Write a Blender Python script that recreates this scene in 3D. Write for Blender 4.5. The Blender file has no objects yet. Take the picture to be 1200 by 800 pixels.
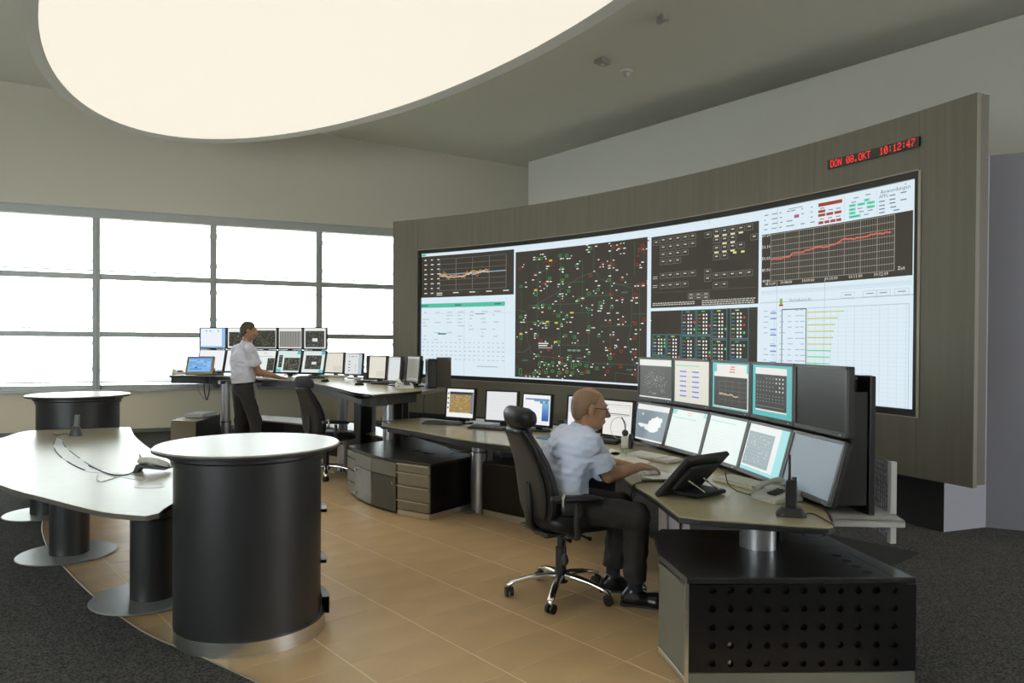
import bpy, bmesh, math, random
import numpy as np
from mathutils import Vector, Matrix

# ---------------------------------------------------------------- camera
EYE = 1.55                     # height of the lens above the floor
FPX = 847.3                    # focal length in pixels of the 1200x800 frame
PITCH, ROLL, CYOFF = 8.44e-3, 6.41e-3, 10.13
S = bpy.context.scene
COL = S.collection


def _rm():
    cp, sp, cr, sr = math.cos(PITCH), math.sin(PITCH), math.cos(ROLL), math.sin(ROLL)
    base = np.array([[1, 0, 0], [0, 0, -1], [0, 1, 0]], float)
    rx = np.array([[1, 0, 0], [0, cp, -sp], [0, sp, cp]])
    rz = np.array([[cr, -sr, 0], [sr, cr, 0], [0, 0, 1]])
    return rz @ rx @ base


RM = _rm()
cam_data = bpy.data.cameras.new('camera')
cam_data.sensor_width = 36.0
cam_data.lens = FPX / 1200 * 36.0
cam_data.shift_y = CYOFF / 1200
cam_data.clip_start = 0.05
cam_data.clip_end = 300
cam = bpy.data.objects.new('camera', cam_data)
COL.objects.link(cam)
_r = RM.T @ np.diag([1, -1, -1])      # camera axes (x right, y up, z back) in the world
_m = Matrix.Identity(4)
for i in range(3):
    for j in range(3):
        _m[i][j] = _r[i][j]
_m.translation = (0, 0, EYE)
cam.matrix_world = _m
S.camera = cam

# ---------------------------------------------------------------- sky, exposure
S.view_settings.view_transform = 'Standard'
S.view_settings.look = 'None'
S.view_settings.gamma = 1.0
S.view_settings.use_curve_mapping = False
S.view_settings.exposure = 0.0
S.cycles.use_denoising = True
S.cycles.max_bounces = 8
S.cycles.diffuse_bounces = 5
S.cycles.glossy_bounces = 4
S.cycles.transparent_max_bounces = 12
S.cycles.sample_clamp_indirect = 6.0
S.cycles.caustics_reflective = False
S.cycles.caustics_refractive = False
SKY_STRENGTH = 10.5
LIGHT_STRENGTH = 0.88
world = bpy.data.worlds.new('world')
S.world = world
world.use_nodes = True
_bg = world.node_tree.nodes['Background']
_bg.inputs[0].default_value = (0.93, 0.97, 1.0, 1)      # bright overcast sky
_bg.inputs[1].default_value = SKY_STRENGTH


# ---------------------------------------------------------------- measuring helpers
def U(x, y, h=0.0):
    """world point at height h that the lens sees at a pixel of the photograph"""
    d = RM.T @ np.array([(x - 600) / FPX, (y - 400 - CYOFF) / FPX, 1.0])
    t = (h - EYE) / d[2]
    return Vector((d[0] * t, d[1] * t, h))


def atY(x, y, depth):
    d = RM.T @ np.array([(x - 600) / FPX, (y - 400 - CYOFF) / FPX, 1.0])
    t = depth / d[1]
    return Vector((d[0] * t, depth, EYE + d[2] * t))


def onplane(x, y, a, n):
    """point seen at a pixel on the vertical plane through a with horizontal normal n"""
    d = RM.T @ np.array([(x - 600) / FPX, (y - 400 - CYOFF) / FPX, 1.0])
    t = (n[0] * a[0] + n[1] * a[1]) / (n[0] * d[0] + n[1] * d[1])
    return Vector((d[0] * t, d[1] * t, EYE + d[2] * t))


ANG = math.radians(40.86)              # the room's grid
NX, NY = math.cos(ANG), math.sin(ANG)  # n: towards the media wall
TX, TY = math.sin(ANG), -math.cos(ANG) # t: along it, towards the camera


def NT(n, t, z=0.0):
    return Vector((n * NX + t * TX, n * NY + t * TY, z))


def to_nt(p):
    return p[0] * NX + p[1] * NY, p[0] * TX + p[1] * TY


# ---------------------------------------------------------------- materials
def lin(c):
    def f(v):
        v /= 255.0
        return v / 12.92 if v <= 0.04045 else ((v + 0.055) / 1.055) ** 2.4
    return (f(c[0]), f(c[1]), f(c[2]), 1.0)


def mat(name, col, rough=0.5, metal=0.0, spec=0.5, coat=0.0, noise=None, bump=None, emit=None):
    """noise=(scale_xyz, amount): colour grain; bump=(scale, strength): fine relief"""
    m = bpy.data.materials.new(name)
    m.use_nodes = True
    nt = m.node_tree
    b = nt.nodes['Principled BSDF']
    b.inputs['Base Color'].default_value = (*col[:3], 1)
    b.inputs['Roughness'].default_value = rough
    b.inputs['Metallic'].default_value = metal
    b.inputs['Specular IOR Level'].default_value = spec
    b.inputs['Coat Weight'].default_value = coat
    if emit:
        b.inputs['Emission Color'].default_value = (*emit[0][:3], 1)
        b.inputs['Emission Strength'].default_value = emit[1]
    if noise or bump:
        tc = nt.nodes.new('ShaderNodeTexCoord')
    if noise:
        mp = nt.nodes.new('ShaderNodeMapping')
        mp.inputs['Scale'].default_value = noise[0]
        nz = nt.nodes.new('ShaderNodeTexNoise')
        nz.inputs['Scale'].default_value = 1.0
        nz.inputs['Detail'].default_value = 4
        cr = nt.nodes.new('ShaderNodeValToRGB')
        a = noise[1]
        cr.color_ramp.elements[0].position = 0.3
        cr.color_ramp.elements[1].position = 0.7
        cr.color_ramp.elements[0].color = (*[max(0, v * (1 - a)) for v in col[:3]], 1)
        cr.color_ramp.elements[1].color = (*[min(1, v * (1 + a)) for v in col[:3]], 1)
        nt.links.new(tc.outputs['Object'], mp.inputs[0])
        nt.links.new(mp.outputs[0], nz.inputs['Vector'])
        nt.links.new(nz.outputs['Fac'], cr.inputs[0])
        nt.links.new(cr.outputs[0], b.inputs['Base Color'])
    if bump:
        nb = nt.nodes.new('ShaderNodeTexNoise')
        nb.inputs['Scale'].default_value = bump[0]
        nb.inputs['Detail'].default_value = 3
        bp = nt.nodes.new('ShaderNodeBump')
        bp.inputs['Strength'].default_value = bump[1]
        bp.inputs['Distance'].default_value = 0.01
        nt.links.new(tc.outputs['Object'], nb.inputs['Vector'])
        nt.links.new(nb.outputs['Fac'], bp.inputs['Height'])
        nt.links.new(bp.outputs[0], b.inputs['Normal'])
    return m


M = {}
M['paint'] = mat('wall paint', (0.66, 0.62, 0.52), 0.85, bump=(60, 0.03))
M['paint_white'] = mat('white wall paint', (0.70, 0.69, 0.64), 0.85, bump=(60, 0.03))
M['paint_bounce'] = mat('wall paint with bounce light', (0.80, 0.71, 0.53), 0.7)  # floor bounce and ceiling light painted in as a lighter, yellower tone
M['paint_violet'] = mat('violet grey wall paint', (0.33, 0.33, 0.385), 0.8, bump=(60, 0.03))
M['ceiling'] = mat('ceiling paint', (0.84, 0.83, 0.74), 0.9, bump=(30, 0.03))
M['alu_frame'] = mat('grey aluminium window frame', (0.40, 0.41, 0.40), 0.45, 0.3)
M['tile'] = mat('sand brown tile', (0.60, 0.41, 0.215), 0.42, noise=((3, 3, 3), 0.07), bump=(90, 0.05))
M['grout'] = mat('pale tile joint', (0.86, 0.68, 0.47), 0.8)
M['carpet'] = mat('anthracite carpet', (0.090, 0.087, 0.082), 0.95, spec=0.1, noise=((85, 85, 85), 0.75), bump=(150, 0.8))
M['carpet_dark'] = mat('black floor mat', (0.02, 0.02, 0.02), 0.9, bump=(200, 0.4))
M['strip'] = mat('pale metal strip', (0.40, 0.36, 0.28), 0.5, 0.3)
M['wood'] = mat('grey brown veneer', (0.165, 0.153, 0.112), 0.45, noise=((22, 22, 0.5), 0.09))
M['wood_edge'] = mat('dark veneer edge', (0.10, 0.085, 0.065), 0.5)
M['black'] = mat('black lacquer', (0.006, 0.006, 0.0065), 0.38, spec=0.4, bump=(140, 0.02))
M['black_gloss'] = mat('glossy black top', (0.016, 0.017, 0.018), 0.30, spec=0.9)
M['black_matte'] = mat('matt black', (0.018, 0.018, 0.018), 0.6)
M['black_plastic'] = mat('black plastic', (0.022, 0.022, 0.023), 0.42, bump=(300, 0.05))
M['dark_grey'] = mat('dark grey lacquer', (0.045, 0.045, 0.046), 0.45)
M['drum'] = mat('charcoal drum lacquer', (0.021, 0.021, 0.022), 0.40, bump=(120, 0.03))
M['white_top'] = mat('pale laminate', (0.33, 0.305, 0.235), 0.27, spec=0.13, noise=((5, 60, 5), 0.03))
M['beige_top'] = mat('beige grey laminate', (0.37, 0.325, 0.20), 0.25, noise=((4, 4, 4), 0.05))
M['steel'] = mat('brushed steel', (0.74, 0.73, 0.70), 0.30, 1.0, noise=((1, 1, 80), 0.08))
M['disc'] = mat('grey powder coated steel', (0.44, 0.45, 0.45), 0.42, 0.75)
M['alu'] = mat('satin aluminium', (0.50, 0.50, 0.53), 0.34, 0.8, noise=((60, 60, 1), 0.05))
M['chrome'] = mat('chrome', (0.85, 0.85, 0.85), 0.08, 1.0)
M['grey_front'] = mat('grey beige lacquer', (0.16, 0.16, 0.13), 0.4)
M['brown_front'] = mat('taupe lacquer', (0.26, 0.225, 0.17), 0.4)
M['smoke_glass'] = mat('smoked glass', (0.07, 0.075, 0.07), 0.08, spec=0.7)
M['leather'] = mat('black leather', (0.012, 0.012, 0.0135), 0.42, spec=0.35, bump=(220, 0.12))
M['bezel'] = mat('dark grey bezel', (0.075, 0.075, 0.075), 0.4)
M['bezel_black'] = mat('black bezel', (0.014, 0.014, 0.014), 0.35)
M['grey_plastic'] = mat('light grey plastic', (0.50, 0.49, 0.45), 0.45)
M['white_plastic'] = mat('white plastic', (0.72, 0.71, 0.67), 0.4)
M['key_grey'] = mat('keyboard beige', (0.52, 0.49, 0.41), 0.5)
M['paper'] = mat('paper', (0.78, 0.74, 0.64), 0.8)
M['tan_frame'] = mat('tan panel housing', (0.33, 0.27, 0.17), 0.4)
M['shelf_grey'] = mat('pale grey shelf', (0.50, 0.49, 0.47), 0.35)
M['shelf_brown'] = mat('taupe shelf top', (0.20, 0.19, 0.16), 0.35)
M['mesh_grey'] = mat('grey perforated sheet', (0.34, 0.34, 0.37), 0.5, 0.2)
M['led_off'] = mat('clock face', (0.02, 0.012, 0.01), 0.2)
M['led_red'] = mat('red light dots', (0.3, 0, 0), 0.4, emit=((1.0, 0.035, 0.03), 1.0))
M['green_note'] = mat('yellow green note', (0.50, 0.62, 0.08), 0.8)
M['blue_paper'] = mat('blue folder', (0.12, 0.22, 0.34), 0.6)
M['cable'] = mat('black cable', (0.012, 0.012, 0.012), 0.5)
M['diffuser'] = mat('luminous ceiling fabric', (0.25, 0.25, 0.23), 0.9, emit=((1.0, 0.925, 0.78), LIGHT_STRENGTH))
M['outside_ground'] = mat('pale outdoor paving', (0.55, 0.55, 0.52), 0.9, noise=((0.3, 0.3, 0.3), 0.1))
M['outside_slat'] = mat('white sun louvre', (0.50, 0.51, 0.51), 0.6)


def m_screen():
    m = bpy.data.materials.new('lit display')
    m.use_nodes = True
    nt = m.node_tree
    b = nt.nodes['Principled BSDF']
    at = nt.nodes.new('ShaderNodeAttribute')
    at.attribute_name = 'Col'
    b.inputs['Base Color'].default_value = (0.004, 0.004, 0.004, 1)
    b.inputs['Roughness'].default_value = 0.35
    b.inputs['Specular IOR Level'].default_value = 0.3
    nt.links.new(at.outputs['Color'], b.inputs['Emission Color'])
    b.inputs['Emission Strength'].default_value = 1.0
    return m


M['screen'] = m_screen()


def m_thin(name, transp, other):
    m = bpy.data.materials.new(name)
    m.use_nodes = True
    nt = m.node_tree
    nt.nodes.remove(nt.nodes['Principled BSDF'])
    out = nt.nodes['Material Output']
    tr = nt.nodes.new('ShaderNodeBsdfTransparent')
    tr.inputs[0].default_value = (*transp, 1)
    mx = nt.nodes.new('ShaderNodeMixShader')
    mx.inputs[0].default_value = other[1]
    o = nt.nodes.new(other[0])
    o.inputs[0].default_value = (*other[2], 1)
    if 'Roughness' in o.inputs:
        o.inputs['Roughness'].default_value = 0.03
    nt.links.new(tr.outputs[0], mx.inputs[1])
    nt.links.new(o.outputs[0], mx.inputs[2])
    nt.links.new(mx.outputs[0], out.inputs[0])
    return m


M['glass'] = m_thin('window glass', (0.93, 0.96, 0.95), ('ShaderNodeBsdfGlossy', 0.05, (1, 1, 1)))
M['blind'] = m_thin('sheer blind fabric', (1, 1, 1), ('ShaderNodeBsdfTranslucent', 0.13, (0.95, 0.95, 0.95)))
M['frost'] = m_thin('frosted glass louvre', (1, 1, 1), ('ShaderNodeBsdfDiffuse', 0.5, (0.6, 0.62, 0.63)))
M['lens'] = m_thin('spectacle lens', (0.95, 0.95, 0.95), ('ShaderNodeBsdfGlossy', 0.12, (1, 1, 1)))


# ---------------------------------------------------------------- mesh helpers
def link(name, me, m, parent=None):
    o = bpy.data.objects.new(name, me)
    COL.objects.link(o)
    if m is not None and not me.materials:
        me.materials.append(m)
    if parent is not None:
        o.parent = parent
    return o


def obj(name, bm, m, parent=None, smooth=0.0, normals=True):
    if normals:
        bmesh.ops.recalc_face_normals(bm, faces=bm.faces[:])
    me = bpy.data.meshes.new(name)
    bm.to_mesh(me)
    bm.free()
    if smooth:
        me.shade_smooth()
        if smooth < 180:
            me.set_sharp_from_angle(angle=math.radians(smooth))
    return link(name, me, m, parent)


def thing(name, label, cat, loc=(0, 0, 0), rotz=0.0, group=None):
    o = bpy.data.objects.new(name, None)
    o.empty_display_size = 0.1
    COL.objects.link(o)
    o.location = loc
    o.rotation_euler = (0, 0, rotz)
    return tag(o, label, cat, group)


def tag(o, label, cat, group=None):
    o['label'] = label
    o['category'] = cat
    if group:
        o['group'] = group
    return o


def struct(o):
    o['kind'] = 'structure'
    return o


def NB():
    return bmesh.new()


def box(bm, c, s, rz=0.0, bev=0.0, mx=None, seg=1):
    """axis box centre c, full size s"""
    t = bmesh.new()
    bmesh.ops.create_cube(t, size=1.0)
    bmesh.ops.scale(t, vec=s, verts=t.verts)
    if bev:
        bmesh.ops.bevel(t, geom=t.edges[:], offset=bev, segments=seg, affect='EDGES', profile=0.5)
    mt = Matrix.Translation(c) @ Matrix.Rotation(rz, 4, 'Z')
    if mx is not None:
        mt = mx @ mt
    t.transform(mt)
    _merge(bm, t)
    return bm


def _merge(bm, t):
    me = bpy.data.meshes.new('tmp')
    t.to_mesh(me)
    t.free()
    bm.from_mesh(me)
    bpy.data.meshes.remove(me)


def prism(bm, poly, z0, z1, bev=0.0, seg=1, mx=None):
    t = bmesh.new()
    vs = [t.verts.new((p[0], p[1], z0)) for p in poly]
    f = t.faces.new(vs)
    r = bmesh.ops.extrude_face_region(t, geom=[f])
    up = [v for v in r['geom'] if isinstance(v, bmesh.types.BMVert)]
    bmesh.ops.translate(t, vec=(0, 0, z1 - z0), verts=up)
    bmesh.ops.recalc_face_normals(t, faces=t.faces[:])
    if bev:
        ed = [e for e in t.edges if abs(e.verts[0].co.z - e.verts[1].co.z) < 1e-6]
        bmesh.ops.bevel(t, geom=ed, offset=bev, segments=seg, affect='EDGES', profile=0.5)
    if mx is not None:
        t.transform(mx)
    _merge(bm, t)
    return bm


def lathe(bm, prof, seg=32, c=(0, 0, 0), sx=1.0, sy=1.0, a0=0.0, a1=2 * math.pi, mx=None):
    """profile of (radius, z) turned about z"""
    t = bmesh.new()
    full = abs(a1 - a0 - 2 * math.pi) < 1e-6
    n = seg if full else seg + 1
    rings = []
    for r, z in prof:
        if r < 1e-6:
            rings.append([t.verts.new((c[0], c[1], c[2] + z))])
        else:
            rings.append([t.verts.new((c[0] + sx * r * math.cos(a0 + (a1 - a0) * k / seg),
                                       c[1] + sy * r * math.sin(a0 + (a1 - a0) * k / seg), c[2] + z)) for k in range(n)])
    for a, b in zip(rings[:-1], rings[1:]):
        for k in range(seg):
            k2 = (k + 1) % n
            if len(a) == 1 and len(b) == 1:
                continue
            if len(a) == 1:
                t.faces.new((a[0], b[k], b[k2]))
            elif len(b) == 1:
                t.faces.new((a[k], a[k2], b[0]))
            else:
                t.faces.new((a[k], a[k2], b[k2], b[k]))
    if mx is not None:
        t.transform(mx)
    _merge(bm, t)
    return bm


def cyl(bm, c, r, z0, z1, seg=24, bev=0.0):
    if bev:
        return lathe(bm, [(0, z0), (r - bev, z0), (r, z0 + bev), (r, z1 - bev), (r - bev, z1), (0, z1)], seg, (c[0], c[1], 0))
    return lathe(bm, [(0, z0), (r, z0), (r, z1), (0, z1)], seg, (c[0], c[1], 0))


def tube(bm, pts, r, seg=8, caps=True):
    """round bar along points; r is a number or one radius per point"""
    pts = [Vector(p) for p in pts]
    rs = [r] * len(pts) if not hasattr(r, '__len__') else r
    rings = []
    up = None
    for i, p in enumerate(pts):
        d = (pts[min(i + 1, len(pts) - 1)] - pts[max(i - 1, 0)]).normalized()
        if up is None:
            up = d.orthogonal().normalized()
        a = (up - d * up.dot(d))
        a = a.normalized() if a.length > 1e-6 else d.orthogonal().normalized()
        up = a
        b = d.cross(a)
        rings.append([bm.verts.new(p + (a * math.cos(2 * math.pi * k / seg) + b * math.sin(2 * math.pi * k / seg)) * rs[i]) for k in range(seg)])
    for A, B in zip(rings[:-1], rings[1:]):
        for k in range(seg):
            bm.faces.new((A[k], A[(k + 1) % seg], B[(k + 1) % seg], B[k]))
    if caps:
        bm.faces.new(rings[0][::-1])
        bm.faces.new(rings[-1])
    return bm


def spline(pts, n=8):
    """Catmull-Rom through points"""
    P = [Vector(p) for p in pts]
    out = []
    for i in range(len(P) - 1):
        p0, p1, p2, p3 = P[max(i - 1, 0)], P[i], P[i + 1], P[min(i + 2, len(P) - 1)]
        for k in range(n):
            t = k / n
            out.append(0.5 * ((2 * p1) + (p2 - p0) * t + (2 * p0 - 5 * p1 + 4 * p2 - p3) * t * t + (3 * p1 - p0 - 3 * p2 + p3) * t ** 3))
    out.append(P[-1])
    return out


def offset_poly(pts, d):
    """open polyline moved sideways (left of its direction is positive)"""
    out = []
    for i, p in enumerate(pts):
        a = Vector(pts[max(i - 1, 0)][:2])
        b = Vector(pts[min(i + 1, len(pts) - 1)][:2])
        u = (b - a).normalized()
        out.append(Vector((p[0] - u.y * d, p[1] + u.x * d)))
    return out


def copy_tree(o, parent=None):
    c = o.copy()
    COL.objects.link(c)
    if parent is not None:
        c.parent = parent
    for ch in [x for x in bpy.data.objects if x.parent == o]:
        copy_tree(ch, c)
    return c


# ---------------------------------------------------------------- drawn screens: flat coloured shapes on a display face
class Canvas:
    """mapf(u, v, off) -> point; u, v in 0..1 from the top left corner"""
    def __init__(self, mapf, aspect, step=2.0, lift=0.0004):
        self.f, self.step, self.lift, self.asp = mapf, step, lift, aspect
        self.v, self.q, self.c = [], [], []

    def rect(self, u0, v0, u1, v1, col, layer=0):
        n = max(1, int(math.ceil(abs(u1 - u0) / self.step)))
        c = lin(col)
        for i in range(n):
            a, b = u0 + (u1 - u0) * i / n, u0 + (u1 - u0) * (i + 1) / n
            self.quad([(a, v0), (b, v0), (b, v1), (a, v1)], c, layer)

    def quad(self, uv, c, layer):
        k = len(self.v)
        for u, v in uv:
            self.v.append(self.f(u, v, layer * self.lift))
            self.c.append(c)
        self.q.append(tuple(range(k, k + len(uv))))

    def line(self, pts, w, col, layer=1):
        c = lin(col)
        for (u0, v0), (u1, v1) in zip(pts[:-1], pts[1:]):
            dx, dy = (u1 - u0) * self.asp, v1 - v0
            L = math.hypot(dx, dy) or 1
            ox, oy = -dy / L * w / 2 / self.asp, dx / L * w / 2
            n = max(1, int(math.ceil(abs(u1 - u0) / self.step)))
            for i in range(n):
                a, b = i / n, (i + 1) / n
                A = (u0 + (u1 - u0) * a, v0 + (v1 - v0) * a)
                B = (u0 + (u1 - u0) * b, v0 + (v1 - v0) * b)
                self.quad([(A[0] - ox, A[1] - oy), (B[0] - ox, B[1] - oy), (B[0] + ox, B[1] + oy), (A[0] + ox, A[1] + oy)], c, layer)

    def frame(self, u0, v0, u1, v1, w, col, layer=1):
        wu = w / self.asp
        self.rect(u0, v0, u1, v0 + w, col, layer)
        self.rect(u0, v1 - w, u1, v1, col, layer)
        self.rect(u0, v0, u0 + wu, v1, col, layer)
        self.rect(u1 - wu, v0, u1, v1, col, layer)

    def text(self, s, u, v, h, col, layer=2, align='LEFT'):
        cu = bpy.data.curves.new('writing', 'FONT')
        cu.body = s
        cu.align_x = align
        cu.resolution_u = 1
        to = bpy.data.objects.new('writing', cu)
        COL.objects.link(to)
        dg = bpy.context.evaluated_depsgraph_get()
        me = to.evaluated_get(dg).to_mesh()
        c = lin(col)
        k = len(self.v)
        for p in me.vertices:
            self.v.append(self.f(u + p.co.x * h / 0.72 / self.asp, v - p.co.y * h / 0.72, layer * self.lift))
            self.c.append(c)
        for p in me.polygons:
            self.q.append(tuple(k + i for i in p.vertices))
        to.evaluated_get(dg).to_mesh_clear()
        bpy.data.objects.remove(to)
        bpy.data.curves.remove(cu)

    def dashes(self, rnd, u0, v0, u1, v1, rows, col, layer=2, fill=0.6, hh=0.45):
        """lines of print too small to read"""
        dv = (v1 - v0) / rows
        for r in range(rows):
            u = u0
            while u < u1:
                w = rnd.uniform(0.006, 0.02) * 1.3 / max(self.asp, 1e-3) * 1.2
                if rnd.random() < fill:
                    self.rect(u, v0 + r * dv, min(u + w, u1), v0 + r * dv + dv * hh, col, layer)
                u += w + 0.006 / self.asp * 1.6

    def build(self, name, parent=None):
        me = bpy.data.meshes.new(name)
        me.from_pydata([tuple(p) for p in self.v], [], self.q)
        at = me.color_attributes.new('Col', 'FLOAT_COLOR', 'POINT')
        at.data.foreach_set('color', np.array(self.c, dtype=np.float32).ravel())
        return link(name, me, M['screen'], parent)


random.seed(7)
# ================================================================ the setting
# --- facade with the window band
FA = U(154, 507, 0)
FD = Vector((math.cos(math.radians(22.5)), math.sin(math.radians(22.5)), 0))     # along the facade
FN = Vector((FD.y, -FD.x, 0))                                                    # into the room


def fac(s, d=0.0, z=0.0):
    """s along the facade, d into the room, z up"""
    return FA + FD * s + FN * d + Vector((0, 0, z))


def fpx(x, y):
    p = onplane(x, y, FA, FN)
    return (p - FA).dot(FD), p.z


SILL = 0.5 * (fpx(150, 457)[1] + fpx(250, 455.8)[1])
WTOP = 0.5 * (fpx(150, 248.7)[1] + fpx(340, 261.3)[1])
RAIL2 = 0.5 * (fpx(108, 320.5)[1] + fpx(340, 330.5)[1])
RAIL1 = 0.5 * (fpx(108, 389.5)[1] + fpx(420, 392.5)[1])
MULL = [fpx(x, 330)[0] for x in (113, 250, 374)]
BAY = (MULL[2] - MULL[0]) / 2
MULL = [MULL[0] - 2 * BAY, MULL[0] - BAY] + MULL + [MULL[2] + BAY, MULL[2] + 2 * BAY]


def ceil_z(n):
    return 5.66 - 0.054 * (n - 2.04)


FTOP = 6.2
S0, S1 = MULL[0] - 4.5, 13.0


def fbox(bm, s0, s1, d0, d1, z0, z1):
    pts = [fac(s0, d0), fac(s1, d0), fac(s1, d1), fac(s0, d1)]
    prism(bm, [(p.x, p.y) for p in pts], z0, z1)


wb = NB()
fbox(wb, S0, S1, -0.30, 0.0, WTOP, FTOP)
fbox(wb, S0, MULL[0], -0.30, 0.0, SILL - 0.02, WTOP)
fbox(wb, MULL[-1], S1, -0.30, 0.0, SILL - 0.02, WTOP)
struct(obj('wall_back', wb, M['paint']))
wb = NB()
fbox(wb, S0, S1, -0.30, 0.0, -0.1, SILL - 0.02)
struct(obj('wall_back', wb, M['paint_bounce']))
bb = NB()
fbox(bb, S0, S1, 0.0, 0.015, 0.0, 0.07)
struct(obj('baseboard_back', bb, M['grey_front']))
tr = NB()
fbox(tr, S0, S1, -0.16, 0.10, SILL - 0.02, SILL + 0.02)
struct(obj('trim_1', tr, M['shelf_grey']))
hd = NB()
fbox(hd, MULL[0], MULL[-1], -0.12, 0.06, WTOP - 0.13, WTOP)
fbox(hd, MULL[0], MULL[-1], -0.12, 0.075, WTOP - 0.005, WTOP + 0.02)
struct(obj('trim_2', hd, M['alu_frame']))

for k in range(len(MULL) - 1):
    a, b = MULL[k], MULL[k + 1]
    base = fac((a + b) / 2, 0, 0)
    wm = NB()
    fbox(wm, a + 0.045, b - 0.045, -0.13, -0.05, SILL + 0.02, SILL + 0.09)
    w = struct(obj(f'window_{k + 1}', wm, M['alu_frame']))
    wm = NB()
    fbox(wm, b - 0.055, b + 0.055, -0.12, 0.03, SILL + 0.02, WTOP - 0.13)
    fbox(wm, b - 0.018, b + 0.018, 0.03, 0.055, SILL + 0.02, WTOP - 0.13)
    obj('mullion', wm, M['alu_frame'], w)
    zs = [SILL + 0.09, RAIL1, RAIL2, WTOP - 0.13]
    for z in (RAIL1, RAIL2):
        wm = NB()
        fbox(wm, a + 0.055, b - 0.055, -0.13, -0.01, z - 0.075, z + 0.015)
        obj('rail', wm, M['alu_frame'], w)
    for i in range(3):
        z0 = zs[i] + (0.015 if i else 0)
        z1 = zs[i + 1] - (0.075 if i < 2 else 0)
        wm = NB()
        fbox(wm, a + 0.055, b - 0.055, -0.112, -0.104, z0, z1)
        obj('pane', wm, M['glass'], w)
        wm = NB()
        vs = [wm.verts.new(fac(s, -0.055, z)) for s, z in ((a + 0.06, z0 + 0.06), (b - 0.06, z0 + 0.06), (b - 0.06, z1), (a + 0.06, z1))]
        wm.faces.new(vs)
        bl = obj('roller_blind', wm, M['blind'], w)
        wm = NB()
        fbox(wm, a + 0.06, b - 0.06, -0.065, -0.045, z0 + 0.045, z0 + 0.065)
        obj('bottom_bar', wm, M['alu_frame'], bl)

# sun louvres outside the glass
for k in range(len(MULL) - 1):
    for i, (z0, z1) in enumerate(((SILL + 0.09, RAIL1), (RAIL1, RAIL2), (RAIL2, WTOP))):
        for q in (0.28, 0.80):
            wm = NB()
            z = z0 + (z1 - z0) * q
            fbox(wm, MULL[k] + 0.01, MULL[k + 1] - 0.01, -0.95, -0.75, z - 0.035, z + 0.035)
            o = obj('sun_louvre', wm, M['frost'])
            tag(o, 'pale frosted horizontal sun louvre outside the window band', 'louvre', 'sun louvres outside the windows')
wm = NB()
pts = [fac(-60, -0.35), fac(80, -0.35), fac(80, -90), fac(-60, -90)]
prism(wm, [(p.x, p.y) for p in pts], -0.6, -0.5)
struct(obj('ground', wm, M['outside_ground']))

# --- slab, ceiling and the walls that close the room
WALLN = 9.0
c1 = NT(10.7, -16)
room = [fac(S0, 0.0), fac(S1, 0.0)]
wm = NB()
prism(wm, [(-14, -5), (14, -5), (14, 22), (-14, 22)], -0.12, -0.0012)
struct(obj('floor', wm, M['grout']))
FLOOR = bpy.data.objects['floor']
# ceiling: one sloping plane
wm = NB()
pts = [(-15, -4), (12, -4), (12, 20), (-15, 20)]
lo = [wm.verts.new((x, y, ceil_z(x * NX + y * NY))) for x, y in pts]
hi = [wm.verts.new((x, y, ceil_z(x * NX + y * NY) + 0.15)) for x, y in pts]
wm.faces.new(lo)
wm.faces.new(hi)
for i in range(4):
    wm.faces.new((lo[i], lo[(i + 1) % 4], hi[(i + 1) % 4], hi[i]))
struct(obj('ceiling', wm, M['ceiling']))


def ntbox(bm, n0, n1, t0, t1, z0, z1):
    prism(bm, [NT(n0, t0)[:2], NT(n1, t0)[:2], NT(n1, t1)[:2], NT(n0, t1)[:2]], z0, z1)


# free standing white wall behind the media wall (its top stays clear of the ceiling)
_nv = (NX, NY)
p_l = onplane(619.5, 190, NT(WALLN, 0), _nv)
p_r = onplane(1200, 17, NT(WALLN, 0), _nv)
t_l, t_r = to_nt(p_l)[1], to_nt(p_r)[1]
slope = (p_r.z - p_l.z) / (t_r - t_l)
wm = NB()
vs = []
for n in (WALLN, WALLN + 0.2):
    for t, z in ((t_l, 0), (t_l, p_l.z), (t_r + 6, p_r.z + slope * 6), (t_r + 6, 0)):
        vs.append(wm.verts.new(NT(n, t, z)))
a, b = vs[:4], vs[4:]
wm.faces.new(a)
wm.faces.new(b)
for i in range(4):
    wm.faces.new((a[i], a[(i + 1) % 4], b[(i + 1) % 4], b[i]))
struct(obj('wall_right', wm, M['paint_white']))
wm = NB()
_s = (10.6 - to_nt(FA)[0]) / to_nt(FD)[0]
ntbox(wm, 10.6, 10.8, to_nt(fac(_s))[1], 9, -0.1, 6.4)
struct(obj('wall_far_right', wm, M['paint_white']))
wm = NB()
box(wm, (4.25, -2.6, 3), (15.5, 0.2, 7))
box(wm, (-11.5, -2.6, 3), (4.5, 0.2, 7))
box(wm, (-6.5, -2.6, 0.2), (6, 0.2, 1.0))  # below and above an opening added to let frontal daylight in
box(wm, (-6.5, -2.6, 5.2), (6, 0.2, 3.0))
for x in (-9.0, -7.5, -6.0, -4.5):
    box(wm, (x, -2.6, 2.2), (0.12, 0.2, 3.2))
struct(obj('wall_front', wm, M['paint_white']))
wm = NB()  # unseen window added behind the camera to brighten facade and room
for x in (-9.0, -7.5, -6.0, -4.5):
    box(wm, (x, -2.6, 2.2), (0.08, 0.26, 3.1))
w = struct(obj('window_7', wm, M['alu_frame']))
for x in (-8.25, -6.75, -5.25, -4.0):
    wm = NB()
    box(wm, (x, -2.6, 2.2), (1.4 if x < -4.5 else 0.9, 0.01, 3.0))
    obj('pane', wm, M['glass'], w)

wm = NB()
box(wm, (-13.2, 3, 3), (0.2, 13, 7))
struct(obj('wall_left', wm, M['paint_white']))
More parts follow.
